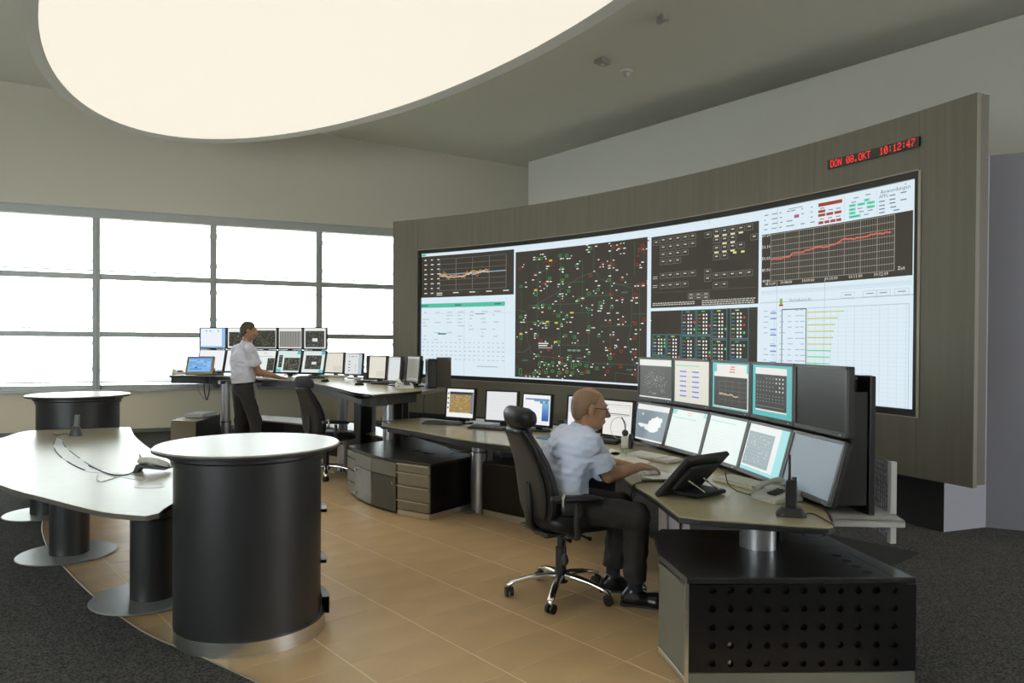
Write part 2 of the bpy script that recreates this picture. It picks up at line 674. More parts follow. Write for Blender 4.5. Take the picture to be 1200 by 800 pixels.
# low violet grey wall at the right
A = U(1105.9, 623.8, 0)
B = U(1155, 618, 0)
C_ = B + (U(1200, 622.5, 0) - B).normalized() * 5.0
zt = onplane(1156, 182, B, (0, 1)).z
wm = NB()
A2 = Vector((4.6, 7.6, 0))
prism(wm, [A[:2], B[:2], C_[:2], (C_ + Vector((1.2, 2.4, 0)))[:2], A2[:2]], 0, zt)
struct(obj('wall_niche', wm, M['paint_violet']))

# ---------------------------------------------------------------- media wall: concave veneered wall
PZ1, PZ0 = 3.463, 0.484
_tp = [(460.8, 259.5), (516.7, 254.2), (566.7, 247.5), (619, 240.3), (650, 235.5), (706.7, 225.3), (770, 213.3),
       (840, 196.7), (910, 179), (970, 162.5), (1030, 144.7), (1077.6, 130), (1144.8, 107.7)]
_q = np.array([U(*p, PZ1)[:2] for p in _tp])
_A = np.c_[_q, np.ones(len(_q))]
_s = np.linalg.lstsq(_A, -(_q ** 2).sum(1), rcond=None)[0]
MC = Vector((-_s[0] / 2, -_s[1] / 2))                # centre of the arc
MR = math.sqrt(MC.length_squared - _s[2])            # its radius
MA0 = math.atan2(_q[0][1] - MC.y, _q[0][0] - MC.x)   # left end
MA1 = math.atan2(_q[-1][1] - MC.y, _q[-1][0] - MC.x) # right end


def arc(a, off=0.0, z=0.0):
    """point on the media wall; off > 0 comes into the room"""
    r = MR - off
    return Vector((MC.x + r * math.cos(a), MC.y + r * math.sin(a), z))


def arc_of_px(x):
    """angle at which the face of the media wall stands at a pixel column"""
    lo_, hi_ = MA0, MA1
    for _ in range(50):
        m_ = (lo_ + hi_) / 2
        p = arc(m_, 0, 1.6)
        v = RM @ np.array([p.x, p.y, p.z - EYE])
        if 600 + FPX * v[0] / v[2] < x:
            lo_ = m_
        else:
            hi_ = m_
    return (lo_ + hi_) / 2


SA0, SA1 = arc_of_px(489), arc_of_px(1074.5)         # the display's frame


def arcbox(bm, a0, a1, o0, o1, z0, z1, z0b=None, z1b=None, n=None):
    n = n or max(1, int(abs(a1 - a0) * MR / 0.16))
    z0b = z0 if z0b is None else z0b
    z1b = z1 if z1b is None else z1b
    rows = []
    for i in range(n + 1):
        k = i / n
        a = a0 + (a1 - a0) * k
        l, h = z0 + (z0b - z0) * k, z1 + (z1b - z1) * k
        rows.append([bm.verts.new(arc(a, o0, l)), bm.verts.new(arc(a, o1, l)), bm.verts.new(arc(a, o1, h)), bm.verts.new(arc(a, o0, h))])
    for A_, B_ in zip(rows[:-1], rows[1:]):
        for j in range(4):
            bm.faces.new((A_[j], A_[(j + 1) % 4], B_[(j + 1) % 4], B_[j]))
    bm.faces.new(rows[0])
    bm.faces.new(rows[-1][::-1])


SZ1 = 2.982
SZ0L, SZ0R = 1.025, 0.978


def sz0(a):
    return SZ0L + (SZ0R - SZ0L) * (a - SA0) / (SA1 - SA0)


wm = NB()
arcbox(wm, MA0, MA1, -0.13, -0.045, PZ0 + 0.02, PZ1 - 0.005)
wall_curved = struct(obj('wall_curved', wm, M['wood_edge']))
GAP = (0.00016 if MA1 > MA0 else -0.00016) / 2
# boards left and right of the display, above and below it
nseg = 7
cuts = [SA0 + (SA1 - SA0) * i / nseg for i in range(nseg + 1)]


def board(a0, a1, z0, z1, z0b=None, z1b=None):
    b_ = NB()
    arcbox(b_, a0 + GAP, a1 - GAP, -0.045, 0.0, z0, z1, z0b, z1b)
    obj('veneer_board', b_, M['wood'], wall_curved, smooth=30)


board(MA0, SA0, PZ0, PZ1)
board(SA1, MA1, PZ0, PZ1)
for i in range(nseg):
    board(cuts[i], cuts[i + 1], SZ1, PZ1)
    board(cuts[i], cuts[i + 1], PZ0, sz0(cuts[i]), PZ0, sz0(cuts[i + 1]))
# dark plinth that carries it
wm = NB()
pa = arc_of_px(700)
P0 = U(1105.9, 623.8, 0)
off_r = MR - (P0.xy - MC).length
aP = math.atan2(P0.y - MC.y, P0.x - MC.x)
arcbox(wm, MA0 - (MA1 - MA0) * 0.03, aP, -0.9, min(off_r, -0.12), 0, PZ0 + 0.10)
struct(obj('trim_3', wm, M['black_matte']))

# ---------------------------------------------------------------- floor tiles and carpet
TN, TT = 0.522, 0.278
wm = NB()
box(wm, (0, 0, -0.006), (TN - 0.0085, TT - 0.0035, 0.012), bev=0.0008)
bmesh.ops.recalc_face_normals(wm, faces=wm.faces[:])
tile_me = bpy.data.meshes.new('floor_tile')
wm.to_mesh(tile_me)
wm.free()
tile_me.materials.append(M['tile'])
edge = [U(420, 860), U(300, 800), U(235, 770), U(170, 742), U(112, 701), U(78, 668), U(55, 640), U(50, 612), U(66, 588)]
edge = spline(edge, 5)
far = [edge[-1], Vector((-4.35, 7.9, 0)), Vector((-4.5, 9.2, 0)), U(199, 531)]
edge = edge[:-1] + spline(far, 4)
edge += [Vector((-2.2, 10.9, 0)), Vector((-0.6, 10.0, 0)), NT(4.9, -6.0), NT(4.75, -4.0), NT(4.2, -2.2), NT(3.2, -1.0)]
EDGE2 = [(p.x, p.y) for p in edge]


def inside(p, poly):
    r = False
    j = len(poly) - 1
    for i in range(len(poly)):
        if (poly[i][1] > p[1]) != (poly[j][1] > p[1]) and p[0] < (poly[j][0] - poly[i][0]) * (p[1] - poly[i][1]) / (poly[j][1] - poly[i][1]) + poly[i][0]:
            r = not r
        j = i
    return r


cnt = 0
tl = []
for i in range(-3, 9):
    for j in range(-45, 3):
        n0, t0 = 2.7365 + (i - 4) * TN, -2.58 + j * TT
        cs = [NT(n0 + dn * TN, t0 + dt * TT) for dn in (0, 0.5, 1) for dt in (0, 0.5, 1)]
        if any(inside(c, EDGE2) for c in cs):
            tl.append((cs[4].length, n0 + TN / 2, t0 + TT / 2))
tl.sort()
for d, n, t in tl[:300]:
    o = bpy.data.objects.new('floor_tile', tile_me)
    COL.objects.link(o)
    o.parent = FLOOR
    o.location = NT(n, t, -0.0)
    o.rotation_euler = (0, 0, ANG)
if len(tl) > 300:
    wm = NB()
    for d, n, t in tl[300:]:
        box(wm, NT(n, t, -0.006), (TN - 0.0085, TT - 0.0035, 0.012), ANG)
    o = obj('floor_tile', wm, M['tile'], FLOOR)
    o['kind'] = 'stuff'
# carpet: a sheet with the tiled area cut out
outer = [(-13.1, -2.5), (11, -2.5), (11, 20), (-13.1, 20)]
wm = NB()
ov = [wm.verts.new((x, y, 0.004)) for x, y in outer]
iv = [wm.verts.new((x, y, 0.004)) for x, y in EDGE2]
es = [wm.edges.new((ov[i], ov[(i + 1) % 4])) for i in range(4)] + [wm.edges.new((iv[i], iv[(i + 1) % len(iv)])) for i in range(len(iv))]
bmesh.ops.triangle_fill(wm, use_beauty=True, edges=es)
for f in [f for f in wm.faces if inside(f.calc_center_median(), EDGE2)]:
    wm.faces.remove(f)
cp = obj('floor_carpet', wm, M['carpet'])
struct(cp)
wm = NB()
strip = [Vector((p[0], p[1], 0.004)) for p in EDGE2]
tube(wm, strip + [strip[0]], 0.0055, 6)
struct(obj('trim_4', wm, M['strip']))

# ---------------------------------------------------------------- luminous ceiling and detectors
LZ = 4.6
LC = Vector((-1.975, 6.92, 0))
lt = thing('ceiling_light', 'huge oval luminous ceiling with a pale grey rim hung above the tables', 'light', (LC.x, LC.y, LZ), ANG - math.pi / 2)
ra, rb = 4.93, 2.06
wm = NB()
lathe(wm, [(0, 0.0), (1, 0.0)], 96, (0, 0, 0), ra, rb)
obj('diffuser', wm, M['diffuser'], lt, normals=False)
wm = NB()
seg = 96
rings = []
for (ex, z) in ((0.0, -0.004), (0.125, -0.03), (0.125, 0.10), (0.05, 0.16), (0.0, 0.05)):
    rings.append([wm.verts.new(((ra + ex) * math.cos(2 * math.pi * k / seg), (rb + ex) * math.sin(2 * math.pi * k / seg), z)) for k in range(seg)])
for i in range(5):
    for k in range(seg):
        wm.faces.new((rings[i][k], rings[i][(k + 1) % seg], rings[(i + 1) % 5][(k + 1) % seg], rings[(i + 1) % 5][k]))
obj('rim', wm, M['paint_white'], lt, smooth=40)
for i in range(6):
    wm = NB()
    a = 2 * math.pi * (i + 0.5) / 6
    x, y = ra * 0.7 * math.cos(a), rb * 0.7 * math.sin(a)
    wp = Matrix.Rotation(lt.rotation_euler.z, 3, 'Z') @ Vector((x, y, 0)) + LC
    tube(wm, [(x, y, 0.05), (x, y, ceil_z(wp.x * NX + wp.y * NY) - LZ)], 0.006, 6)
    obj('hanger', wm, M['steel'], lt)
wm = NB()
lathe(wm, [(1.0, 0.12), (0.0, 0.14)], 96, (0, 0, 0), ra, rb)
obj('housing', wm, M['paint_white'], lt)


def ceil_pt(x, y):
    d = RM.T @ np.array([(x - 600) / FPX, (y - 400 - CYOFF) / FPX, 1.0])
    lo_, hi_ = 1.0, 40.0
    for _ in range(60):
        m_ = (lo_ + hi_) / 2
        p = d * m_
        if EYE + p[2] > ceil_z(p[0] * NX + p[1] * NY):
            hi_ = m_
        else:
            lo_ = m_
    return Vector((d[0] * lo_, d[1] * lo_, EYE + d[2] * lo_))


p = ceil_pt(734, 83)
sd = thing('smoke_detector', 'white cone shaped smoke detector on the ceiling', 'detector', p)
wm = NB()
lathe(wm, [(0.085, 0.01), (0.085, -0.02), (0.06, -0.04), (0, -0.045)], 24)
obj('base', wm, M['white_plastic'], sd, smooth=40)
wm = NB()
lathe(wm, [(0.055, -0.04), (0.03, -0.085), (0, -0.095)], 24)
obj('sensor_cone', wm, M['white_plastic'], sd, smooth=40)
p = ceil_pt(706, 70.5)
sd = thing('ceiling_sensor', 'square grey motion sensor on the ceiling beside the cone detector', 'sensor', p, ANG)
wm = NB()
box(wm, (0, 0, -0.025), (0.19, 0.15, 0.06), bev=0.012)
obj('housing', wm, M['grey_plastic'], sd)
wm = NB()
lathe(wm, [(0.035, -0.05), (0.028, -0.07), (0, -0.078)], 16)
obj('lens', wm, M['white_plastic'], sd, smooth=60)
p = ceil_pt(777, 17)
sd = thing('ceiling_spotlight', 'small grey adjustable spotlight mounted on the ceiling', 'spotlight', p, ANG)
wm = NB()
tube(wm, [(0, 0, 0.01), (0, 0, -0.05)], 0.035, 16)
obj('base', wm, M['grey_plastic'], sd, smooth=40)
wm = NB()
tube(wm, [(0.03, 0, -0.05), (-0.07, 0.0, -0.09)], [0.03, 0.042], 16)
obj('lamp_head', wm, M['disc'], sd, smooth=40)
wm = NB()
tube(wm, [(0, 0, -0.02), (0.16, 0.05, -0.01)], 0.012, 8)
obj('bracket', wm, M['disc'], sd)
# ================================================================ the curved display and the clock
WHITE, DARK, TEAL = (219, 234, 243), (58, 54, 47), (84, 190, 160)
vw = thing('video_wall', 'very wide curved projection display with network diagrams and charts on the veneered wall', 'display',
           arc((SA0 + SA1) / 2, 0, SZ0L))
FR = 0.055
SG = 1 if MA1 > MA0 else -1
SI0, SI1 = SA0 + SG * FR / MR * 0.9, SA1 - SG * FR / MR * 0.7


def local(p, e):
    return Matrix.Rotation(-e.rotation_euler.z, 3, 'Z') @ (Vector(p) - e.location)


_arc = arc


def vwobj(name, bm, m, smooth=0):
    bm.transform(Matrix.Translation(-vw.location))
    return obj(name, bm, m, vw, smooth)


b_ = NB()
arcbox(b_, SA0, SA1, -0.044, -0.004, SZ1 - FR, SZ1)
arcbox(b_, SA0, SA1, -0.044, -0.004, sz0(SA0), sz0(SA0) + FR, sz0(SA1), sz0(SA1) + FR)
arcbox(b_, SA0, SI0, -0.044, -0.004, sz0(SA0), SZ1)
arcbox(b_, SI1, SA1, -0.044, -0.004, sz0(SA1), SZ1)
vwobj('frame', b_, M['bezel_black'])
b_ = NB()
arcbox(b_, SA0, SA1, -0.01, 0.006, SZ1, SZ1 + 0.01)
arcbox(b_, SA1, SA1 + SG * 0.0022, -0.01, 0.006, sz0(SA1), SZ1)
arcbox(b_, SA0, SA1 + SG * 0.0022, -0.01, 0.006, sz0(SA0) - 0.01, sz0(SA0), sz0(SA1) - 0.01, sz0(SA1))
vwobj('edge_trim', b_, M['strip'])


def vmap(u, v, off):
    a = SI0 + (SI1 - SI0) * u
    z1, z0 = SZ1 - FR, sz0(a) + FR
    return arc(a, -0.034 + off, z1 + (z0 - z1) * v) - vw.location


def pxuv(x, y):
    """photograph pixel -> place on the curved display"""
    a = arc_of_px(x)
    # the display face sits 45 mm behind the boards: refine
    lo_, hi_ = a - SG * 0.05, a + SG * 0.05
    for _ in range(40):
        m_ = (lo_ + hi_) / 2
        p = arc(m_, -0.034, 1.6)
        w = RM @ np.array([p.x, p.y, p.z - EYE])
        if 600 + FPX * w[0] / w[2] < x:
            lo_ = m_
        else:
            hi_ = m_
    a = lo_
    p = arc(a, -0.034, 0)
    d = RM.T @ np.array([(x - 600) / FPX, (y - 400 - CYOFF) / FPX, 1.0])
    z = EYE + d[2] * p.y / d[1]
    z1, z0 = SZ1 - FR, sz0(a) + FR
    return (a - SI0) / (SI1 - SI0), (z - z1) / (z0 - z1)


ASP = abs(SI1 - SI0) * MR / (SZ1 - SZ0L - 2 * FR)
V = Canvas(vmap, ASP, step=0.012, lift=0.0012)
rnd = random.Random(3)


class Sub:
    """a window of the display given by its corner pixels TL, TR, BL"""
    def __init__(self, tl, tr, bl, br):
        a, b, c, d = pxuv(*tl), pxuv(*tr), pxuv(*bl), pxuv(*br)
        self.u0, self.u1 = (a[0] + c[0]) / 2, (b[0] + d[0]) / 2
        self.v0, self.v1 = (a[1] + b[1]) / 2, (c[1] + d[1]) / 2

    def u(self, x):
        return self.u0 + (self.u1 - self.u0) * x

    def v(self, y):
        return self.v0 + (self.v1 - self.v0) * y

    def rect(self, x0, y0, x1, y1, col, layer=1):
        V.rect(self.u(x0), self.v(y0), self.u(x1), self.v(y1), col, layer)

    def line(self, pts, w, col, layer=2):
        V.line([(self.u(x), self.v(y)) for x, y in pts], w, col, layer)

    def frame(self, x0, y0, x1, y1, w, col, layer=2):
        V.frame(self.u(x0), self.v(y0), self.u(x1), self.v(y1), w, col, layer)

    def text(self, s, x, y, h, col, align='LEFT', layer=3):
        V.text(s, self.u(x), self.v(y), h, col, layer, align)


V.rect(0, 0, 1, 1, WHITE, 0)
# --- window 1: trend chart, top left
w1 = Sub((491.8, 301), (601.8, 292), (491.8, 348.4), (601.8, 345.4))
w1.rect(0, 0, 1, 1, DARK)
gx0, gx1 = 0.215, 0.92
for i in range(7):
    w1.line([(gx0, 0.09 + i * 0.125), (gx1, 0.09 + i * 0.125)], 0.0022, (130, 128, 120))
for i in range(5):
    x = gx0 + (gx1 - gx0) * i / 4
    w1.line([(x, 0.09), (x, 0.85)], 0.0026, (150, 148, 140))
w1.line([(gx0, 0.46), (gx1, 0.45)], 0.006, (150, 180, 205))
for x in (0.05, 0.12, 0.19):
    for i in range(8 if x < 0.15 else 7):
        w1.rect(x, 0.08 + i * 0.115, x + 0.022 + 0.008 * (i % 2), 0.105 + i * 0.115, (225, 225, 215), 3)
for k, (col, off, amp) in enumerate((((214, 130, 50), -0.02, 0.09), ((225, 200, 120), 0.0, 0.06), ((240, 235, 215), 0.02, 0.03))):
    pts, y = [], 0.0
    for i in range(70):
        x = gx0 + (0.74 - gx0) * i / 69
        y = 0.7 * y + rnd.uniform(-1, 1) * amp * (1.0 if (i < 16 or 30 < i < 55) else 0.5)
        pts.append((x, 0.47 + off + 0.05 * math.sin(i / 13) + y * 0.7))
    w1.line(pts, 0.004, col, 3)
for i in range(5):
    w1.rect(gx0 + (gx1 - gx0) * i / 4 - 0.03, 0.89, gx0 + (gx1 - gx0) * i / 4 + 0.03, 0.915, (215, 215, 205), 3)
w1.rect(gx0 - 0.03, 0.935, gx0 + 0.03, 0.955, (215, 215, 205), 3)
V.rect(0.0, 0.004, 0.012, 0.02, TEAL, 2)
# --- window 2: pale table below it
w2 = Sub((491.8, 352), (601.8, 348.4), (491.8, 438), (601.8, 444))
w2.rect(0.0, 0.045, 0.91, 0.10, TEAL)
for x in (0.02, 0.38, 0.80):
    w2.rect(x, 0.065, x + 0.07, 0.08, (50, 110, 95), 2)
w2.frame(0, 0.1, 0.91, 1.0, 0.0015, (190, 205, 212))
for r in range(9):
    for c in range(7):
        if rnd.random() < 0.65:
            x = 0.03 + c * 0.125 + rnd.uniform(0, 0.02)
            y = 0.16 + r * 0.045
            w2.rect(x, y, x + rnd.uniform(0.02, 0.075), y + 0.010, (170, 186, 194), 2)
w2.rect(0.2, 0.44, 0.29, 0.46, (70, 130, 110), 2)
w2.rect(0.60, 0.19, 0.70, 0.2, (120, 138, 148), 2)
for r in range(5):
    for c in range(18):
        w2.rect(0.03 + c * 0.05, 0.56 + r * 0.055, 0.03 + c * 0.05 + rnd.uniform(0.012, 0.03), 0.57 + r * 0.055, (168, 190, 198), 2)
w2.rect(0.62, 0.86, 0.84, 0.868, (150, 168, 176), 2)
# --- window 3: the network map
w3 = Sub((603.9, 295.3), (759.5, 277.5), (603.5, 441.6), (756.5, 450))
w3.rect(0, 0, 1, 1, DARK)
GR, RD, YE, WH, TL_ = (62, 150, 84), (150, 52, 44), (214, 190, 60), (236, 238, 232), (74, 104, 100)
# district borders and lines
for pts in ([(0, 0.46), (0.09, 0.48), (0.1, 0.7), (0.13, 0.8), (0.2, 0.83), (0.4, 0.84), (0.62, 0.87), (0.93, 0.87)],
            [(0.62, 0), (0.61, 0.18), (0.66, 0.26), (0.9, 0.34), (0.89, 0.6), (0.87, 0.72), (0.92, 0.88), (0.95, 0.98)],
            [(0.2, 0.83), (0.2, 0.93), (0.12, 0.97), (0, 1.0)], [(0, 0.8), (0.07, 0.8), (0.13, 0.76)],
            [(0.43, 0.84), (0.5, 0.98)], [(0.1, 0.46), (0.16, 0.43), (0.3, 0.36), (0.38, 0.31), (0.5, 0.24), (0.62, 0.2)],
            [(0.9, 0.52), (1.0, 0.52)], [(0.78, 1.0), (0.78, 0.93), (0.92, 0.94), (0.95, 0.99)]):
    w3.line(pts, 0.003, (88, 96, 92))
for x, y0, y1 in ((0.18, 0.1, 0.65), (0.36, 0.05, 0.99), (0.53, 0.1, 0.5), (0.74, 0.05, 0.9), (0.58, 0.5, 0.95), (0.91, 0.02, 0.25), (0.95, 0.3, 0.9), (0.05, 0.3, 0.75), (0.25, 0.12, 0.35)):
    w3.line([(x, y0), (x, y1)], 0.003, (50, 112, 66))
for y, x0, x1 in ((0.165, 0.2, 0.27), (0.43, 0.1, 0.52), (0.56, 0.02, 0.38), (0.60, 0.66, 0.9), (0.38, 0.5, 0.74), (0.27, 0.36, 0.55), (0.5, 0.3, 0.6), (0.74, 0.25, 0.58), (0.31, 0.8, 0.9)):
    w3.line([(x0, y), (x1, y)], 0.003, (50, 112, 66))
nodes = []
for x, n_ in ((0.035, 5), (0.17, 8), (0.22, 6), (0.28, 6), (0.36, 9), (0.42, 7), (0.48, 4), (0.58, 7), (0.66, 5), (0.74, 10), (0.82, 6), (0.93, 8), (0.98, 4)):
    for i in range(n_):
        nodes.append((x + rnd.uniform(-0.02, 0.02), (i + rnd.uniform(0.2, 0.8)) / n_))
for i in range(16):
    nodes.append((0.2 + 0.37 * (i % 8) / 7 + rnd.uniform(-0.01, 0.01), 0.885 + 0.06 * (i // 8) + rnd.uniform(-0.01, 0.01)))
for x, y in nodes:
    y = min(max(y, 0.03), 0.965)
    red = (x > 0.7 and rnd.random() < 0.72) or rnd.random() < 0.16 or (y < 0.25 and 0.08 < x < 0.34 and rnd.random() < 0.6)
    col = RD if red else GR
    hgt = 0.04 if rnd.random() < 0.12 else 0.016
    w3.frame(x - 0.011, y - hgt * 0.6, x + 0.013, y + hgt * 0.7, 0.0045, col)
    if hgt > 0.03 and rnd.random() < 0.3:
        w3.rect(x - 0.011, y - hgt * 0.6, x + 0.013, y - hgt * 0.25, YE, 3)
    for k in range(rnd.randint(2, 6) if y < 0.86 else rnd.randint(0, 2)):
        ax, ay = x + rnd.choice((-0.034, -0.02, 0.022, 0.034, 0.0)), y + rnd.choice((-0.032, -0.014, 0.004, 0.022, 0.04))
        w3.rect(ax, ay, ax + rnd.choice((0.008, 0.012, 0.018)), ay + 0.0075, WH if rnd.random() < 0.9 else RD, 3)
for x, y in ((0.26, 0.555), (0.33, 0.565), (0.45, 0.49), (0.325, 0.71)):
    w3.rect(x - 0.012, y, x + 0.014, y + 0.012, YE, 3)
w3.rect(0.19, 0.725, 0.27, 0.733, WH, 3)
w3.rect(0.19, 0.742, 0.26, 0.750, WH, 3)
w3.rect(0.19, 0.760, 0.30, 0.766, (190, 190, 185), 3)
for x, y in ((0.06, 0.86), (0.49, 0.83), (0.86, 0.9), (0.82, 0.36)):
    w3.rect(x, y, x + 0.045, y + 0.011, TL_, 3)
for i in range(3):
    w3.rect(0.42 + i * 0.035, 0.772, 0.448 + i * 0.035, 0.785, (120, 150, 130), 3)
for i in range(8):
    w3.rect(0.07 + i * 0.016, 0.986, 0.08 + i * 0.016, 0.994, WH if i % 2 else RD, 3)
# --- window 4: plant matrix
w4 = Sub((762.6, 278), (888.6, 258.4), (762.4, 361.5), (888, 355))
w4.rect(0, 0, 1, 1, DARK)
GY = (126, 124, 114)


def cells(x0, y0, n, dx=0.072, w=0.062, h=0.075, lab=True, mark=None):
    for i in range(n):
        x = x0 + i * dx
        w4.frame(x, y0, x + w, y0 + h, 0.0022, GY)
        w4.rect(x + 0.018, y0 + 0.022, x + 0.044, y0 + 0.036, (205, 205, 196), 3)
        if mark and i in mark:
            w4.rect(x + 0.012, y0 + h + 0.004, x + 0.05, y0 + h + 0.024, (238, 226, 190), 3)


cells(0.09, 0.03, 5)
cells(0.09, 0.13, 5)
cells(0.09, 0.23, 4)
cells(0.09, 0.33, 3)
cells(0.02, 0.05, 1)
cells(0.60, 0.02, 5, mark=(0, 1, 2, 3))
cells(0.60, 0.125, 3, mark=(1, 2))
cells(0.60, 0.23, 4, mark=(0, 1, 2))
cells(0.60, 0.34, 2)
cells(0.93, 0.15, 1)
cells(0.52, 0.04, 1)
cells(0.09, 0.52, 5)
cells(0.09, 0.66, 4)
cells(0.60, 0.58, 5)
cells(0.60, 0.70, 2)
cells(0.52, 0.52, 1)
cells(0.52, 0.61, 1)
for i in range(2):
    w4.rect(0.78 + i * 0.07, 0.335, 0.81 + i * 0.07, 0.36, (228, 226, 120), 3)
for y in (0.56, 0.585, 0.68, 0.705):
    w4.rect(0.02, y, 0.065, y + 0.009, (190, 190, 182), 3)
w4.line([(0.02, 0.785), (0.98, 0.80)], 0.0022, (96, 94, 86))
for i in range(3):
    for j in range(2):
        w4.frame(0.365 + i * 0.07, 0.82 + j * 0.045, 0.43 + i * 0.07, 0.86 + j * 0.045, 0.002, GY)
        w4.rect(0.38 + i * 0.07, 0.835 + j * 0.045, 0.415 + i * 0.07, 0.846 + j * 0.045, (190, 190, 182), 3)
for y in (0.93, 0.955):
    x = 0.02
    while x < 0.42:
        w_ = rnd.uniform(0.012, 0.03)
        w4.rect(x, y, x + w_, y + 0.013, (200, 200, 192), 3)
        x += w_ + 0.006
for y in (0.925, 0.95, 0.975):
    x = 0.5
    while x < 0.96:
        w_ = rnd.uniform(0.012, 0.03)
        w4.rect(x, y, x + w_, y + 0.012, (200, 200, 192), 3)
        x += w_ + 0.006
# --- window 5: unit table
w5 = Sub((762.6, 364.6), (887.8, 359.6), (762.4, 455), (887.4, 458))
w5.rect(0, 0, 1, 1, DARK)
cols_ = [(0.02, 0.31), (0.165, 0.31), (0.31, 0.0), (0.455, 0.0), (0.60, 0.0), (0.765, 0.0)]
for ci, (x, y0) in enumerate(cols_):
    wd = 0.135 if ci < 5 else 0.16
    y = y0
    while y < 0.95:
        nrow = rnd.choice((4, 5, 6)) if y0 else rnd.choice((4, 6, 7))
        hh = 0.05 + 0.045 * nrow
        w5.frame(x, y, x + wd, min(y + hh, 1), 0.003, (80, 150, 160))
        w5.rect(x + 0.03, y + 0.015, x + 0.09, y + 0.036, (70, 70, 62), 2)
        w5.rect(x + 0.045, y + 0.02, x + 0.075, y + 0.032, (225, 225, 90) if rnd.random() < 0.4 else (90, 170, 100), 3)
        for r in range(nrow):
            yy = y + 0.06 + r * 0.045
            if yy > 0.97:
                break
            w5.rect(x + 0.012, yy, x + 0.04, yy + 0.014, rnd.choice(((80, 150, 90), (80, 150, 90), (200, 200, 190), (180, 70, 60), (80, 110, 180))), 3)
            for k in (0.058, 0.085):
                w5.rect(x + k, yy - 0.003, x + k + 0.014, yy + 0.02, (238, 238, 232), 3)
            if rnd.random() < 0.3:
                w5.rect(x + 0.115, yy - 0.004, x + 0.13, yy + 0.022, rnd.choice(((90, 220, 120), (90, 220, 120), (215, 70, 60))), 3)
        y += hh + 0.01
# --- window 6: frequency header and chart
w6h = Sub((892, 245), (1068, 210), (892, 274), (1068, 246))
rnd2 = random.Random(11)
for r in range(4):
    for x, n_ in ((0.015, 1), (0.07, 1), (0.09, 1), (0.13, 1), (0.18, 1), (0.21, 1), (0.285, 1), (0.355, 1)):
        if rnd2.random() < 0.85:
            xx = x + rnd2.uniform(0, 0.008)
            w6h.rect(xx, 0.24 + r * 0.19, xx + rnd2.uniform(0.01, 0.03), 0.28 + r * 0.19, (128, 138, 148), 2)
w6h.rect(0.24, 0.44, 0.275, 0.56, (176, 86, 150), 2)
w6h.rect(0.20, 0.16, 0.30, 0.19, (150, 160, 170), 2)
w6h.rect(0.41, 0.18, 0.57, 0.31, (160, 62, 42), 2)
for x, y0, w_ in ((0.41, 0.44, 0.048), (0.41, 0.58, 0.048), (0.465, 0.58, 0.046), (0.52, 0.58, 0.046), (0.412, 0.86, 0.034), (0.453, 0.86, 0.034), (0.493, 0.86, 0.034), (0.532, 0.86, 0.034)):
    w6h.rect(x, y0, x + w_, y0 + 0.10, (165, 68, 48), 2)
for x, y in ((0.42, 0.36), (0.48, 0.47), (0.53, 0.47), (0.42, 0.76), (0.475, 0.76), (0.53, 0.76)):
    w6h.rect(x, y, x + 0.03, y + 0.035, (130, 140, 150), 2)
for x, y, w_ in ((0.71, 0.34, 0.035), (0.615, 0.44, 0.043), (0.668, 0.45, 0.05), (0.727, 0.46, 0.05), (0.615, 0.58, 0.043), (0.727, 0.60, 0.05), (0.615, 0.71, 0.043), (0.615, 0.84, 0.075)):
    w6h.rect(x, y, x + w_, y + 0.095, (110, 214, 180), 2)
    w6h.rect(x + 0.008, y + 0.035, x + w_ - 0.010, y + 0.06, (70, 140, 122), 3)
for x, y in ((0.645, 0.22), (0.72, 0.19), (0.63, 0.36), (0.67, 0.62), (0.68, 0.74), (0.735, 0.75), (0.71, 0.87)):
    w6h.rect(x, y, x + 0.03, y + 0.035, (130, 140, 150), 2)
for x in (0.585, 0.79):
    w6h.line([(x, 0.12), (x, 0.97)], 0.0014, (186, 200, 210))
w6h.text('Anwendungen', 0.81, 0.285, 0.019, (96, 110, 124))
w6h.text('APPL', 0.803, 0.43, 0.016, (96, 110, 124))
for x, y in ((0.865, 0.38), (0.93, 0.36), (0.803, 0.52), (0.865, 0.52), (0.803, 0.66), (0.865, 0.64), (0.93, 0.6), (0.803, 0.78), (0.87, 0.78), (0.803, 0.9), (0.89, 0.9)):
    w6h.rect(x, y, x + 0.035, y + 0.04, (120, 132, 144), 2)
w6h.rect(0.955, 0.1, 0.962, 0.14, (120, 132, 144), 2)
w6 = Sub((891.9, 274.6), (1068.6, 246.6), (891.9, 336), (1068.6, 322.9))
w6.rect(0, 0, 1, 1, DARK)
px0, px1, py0, py1 = 0.07, 0.895, 0.02, 0.90
for i in range(57):
    x = px0 + (px1 - px0) * i / 56
    w6.line([(x, py0), (x, py1)], 0.0030 if i % 7 else 0.0042, (112, 108, 98) if i % 7 else (150, 146, 136))
for i in range(9):
    y = py0 + (py1 - py0) * i / 8
    w6.line([(px0, y), (px1, y)], 0.0030, (150, 146, 136))
pts = []
base = [(0, .49), (.1, .49), (.17, .48), (.2, .42), (.3, .42), (.33, .40), (.42, .37), (.5, .385), (.58, .35), (.62, .30), (.7, .30), (.8, .31), (.85, .28), (1, .29)]
for i in range(90):
    k = i / 89
    for (a, ya), (b, yb) in zip(base[:-1], base[1:]):
        if a <= k <= b:
            y = ya + (yb - ya) * (k - a) / (b - a)
            break
    pts.append((px0 + (px1 - 0.02 - px0) * k, y + rnd.uniform(-0.012, 0.012)))
w6.line(pts, 0.0075, (214, 106, 88), 3)
for i, s in enumerate(('50.20', '50.10', '50.00', '49.90')):
    w6.text(s, 0.066, 0.05 + i * 0.22, 0.018, (232, 230, 220), 'RIGHT')
w6.text('49.80', 0.066, 0.915, 0.016, (232, 230, 220), 'RIGHT')
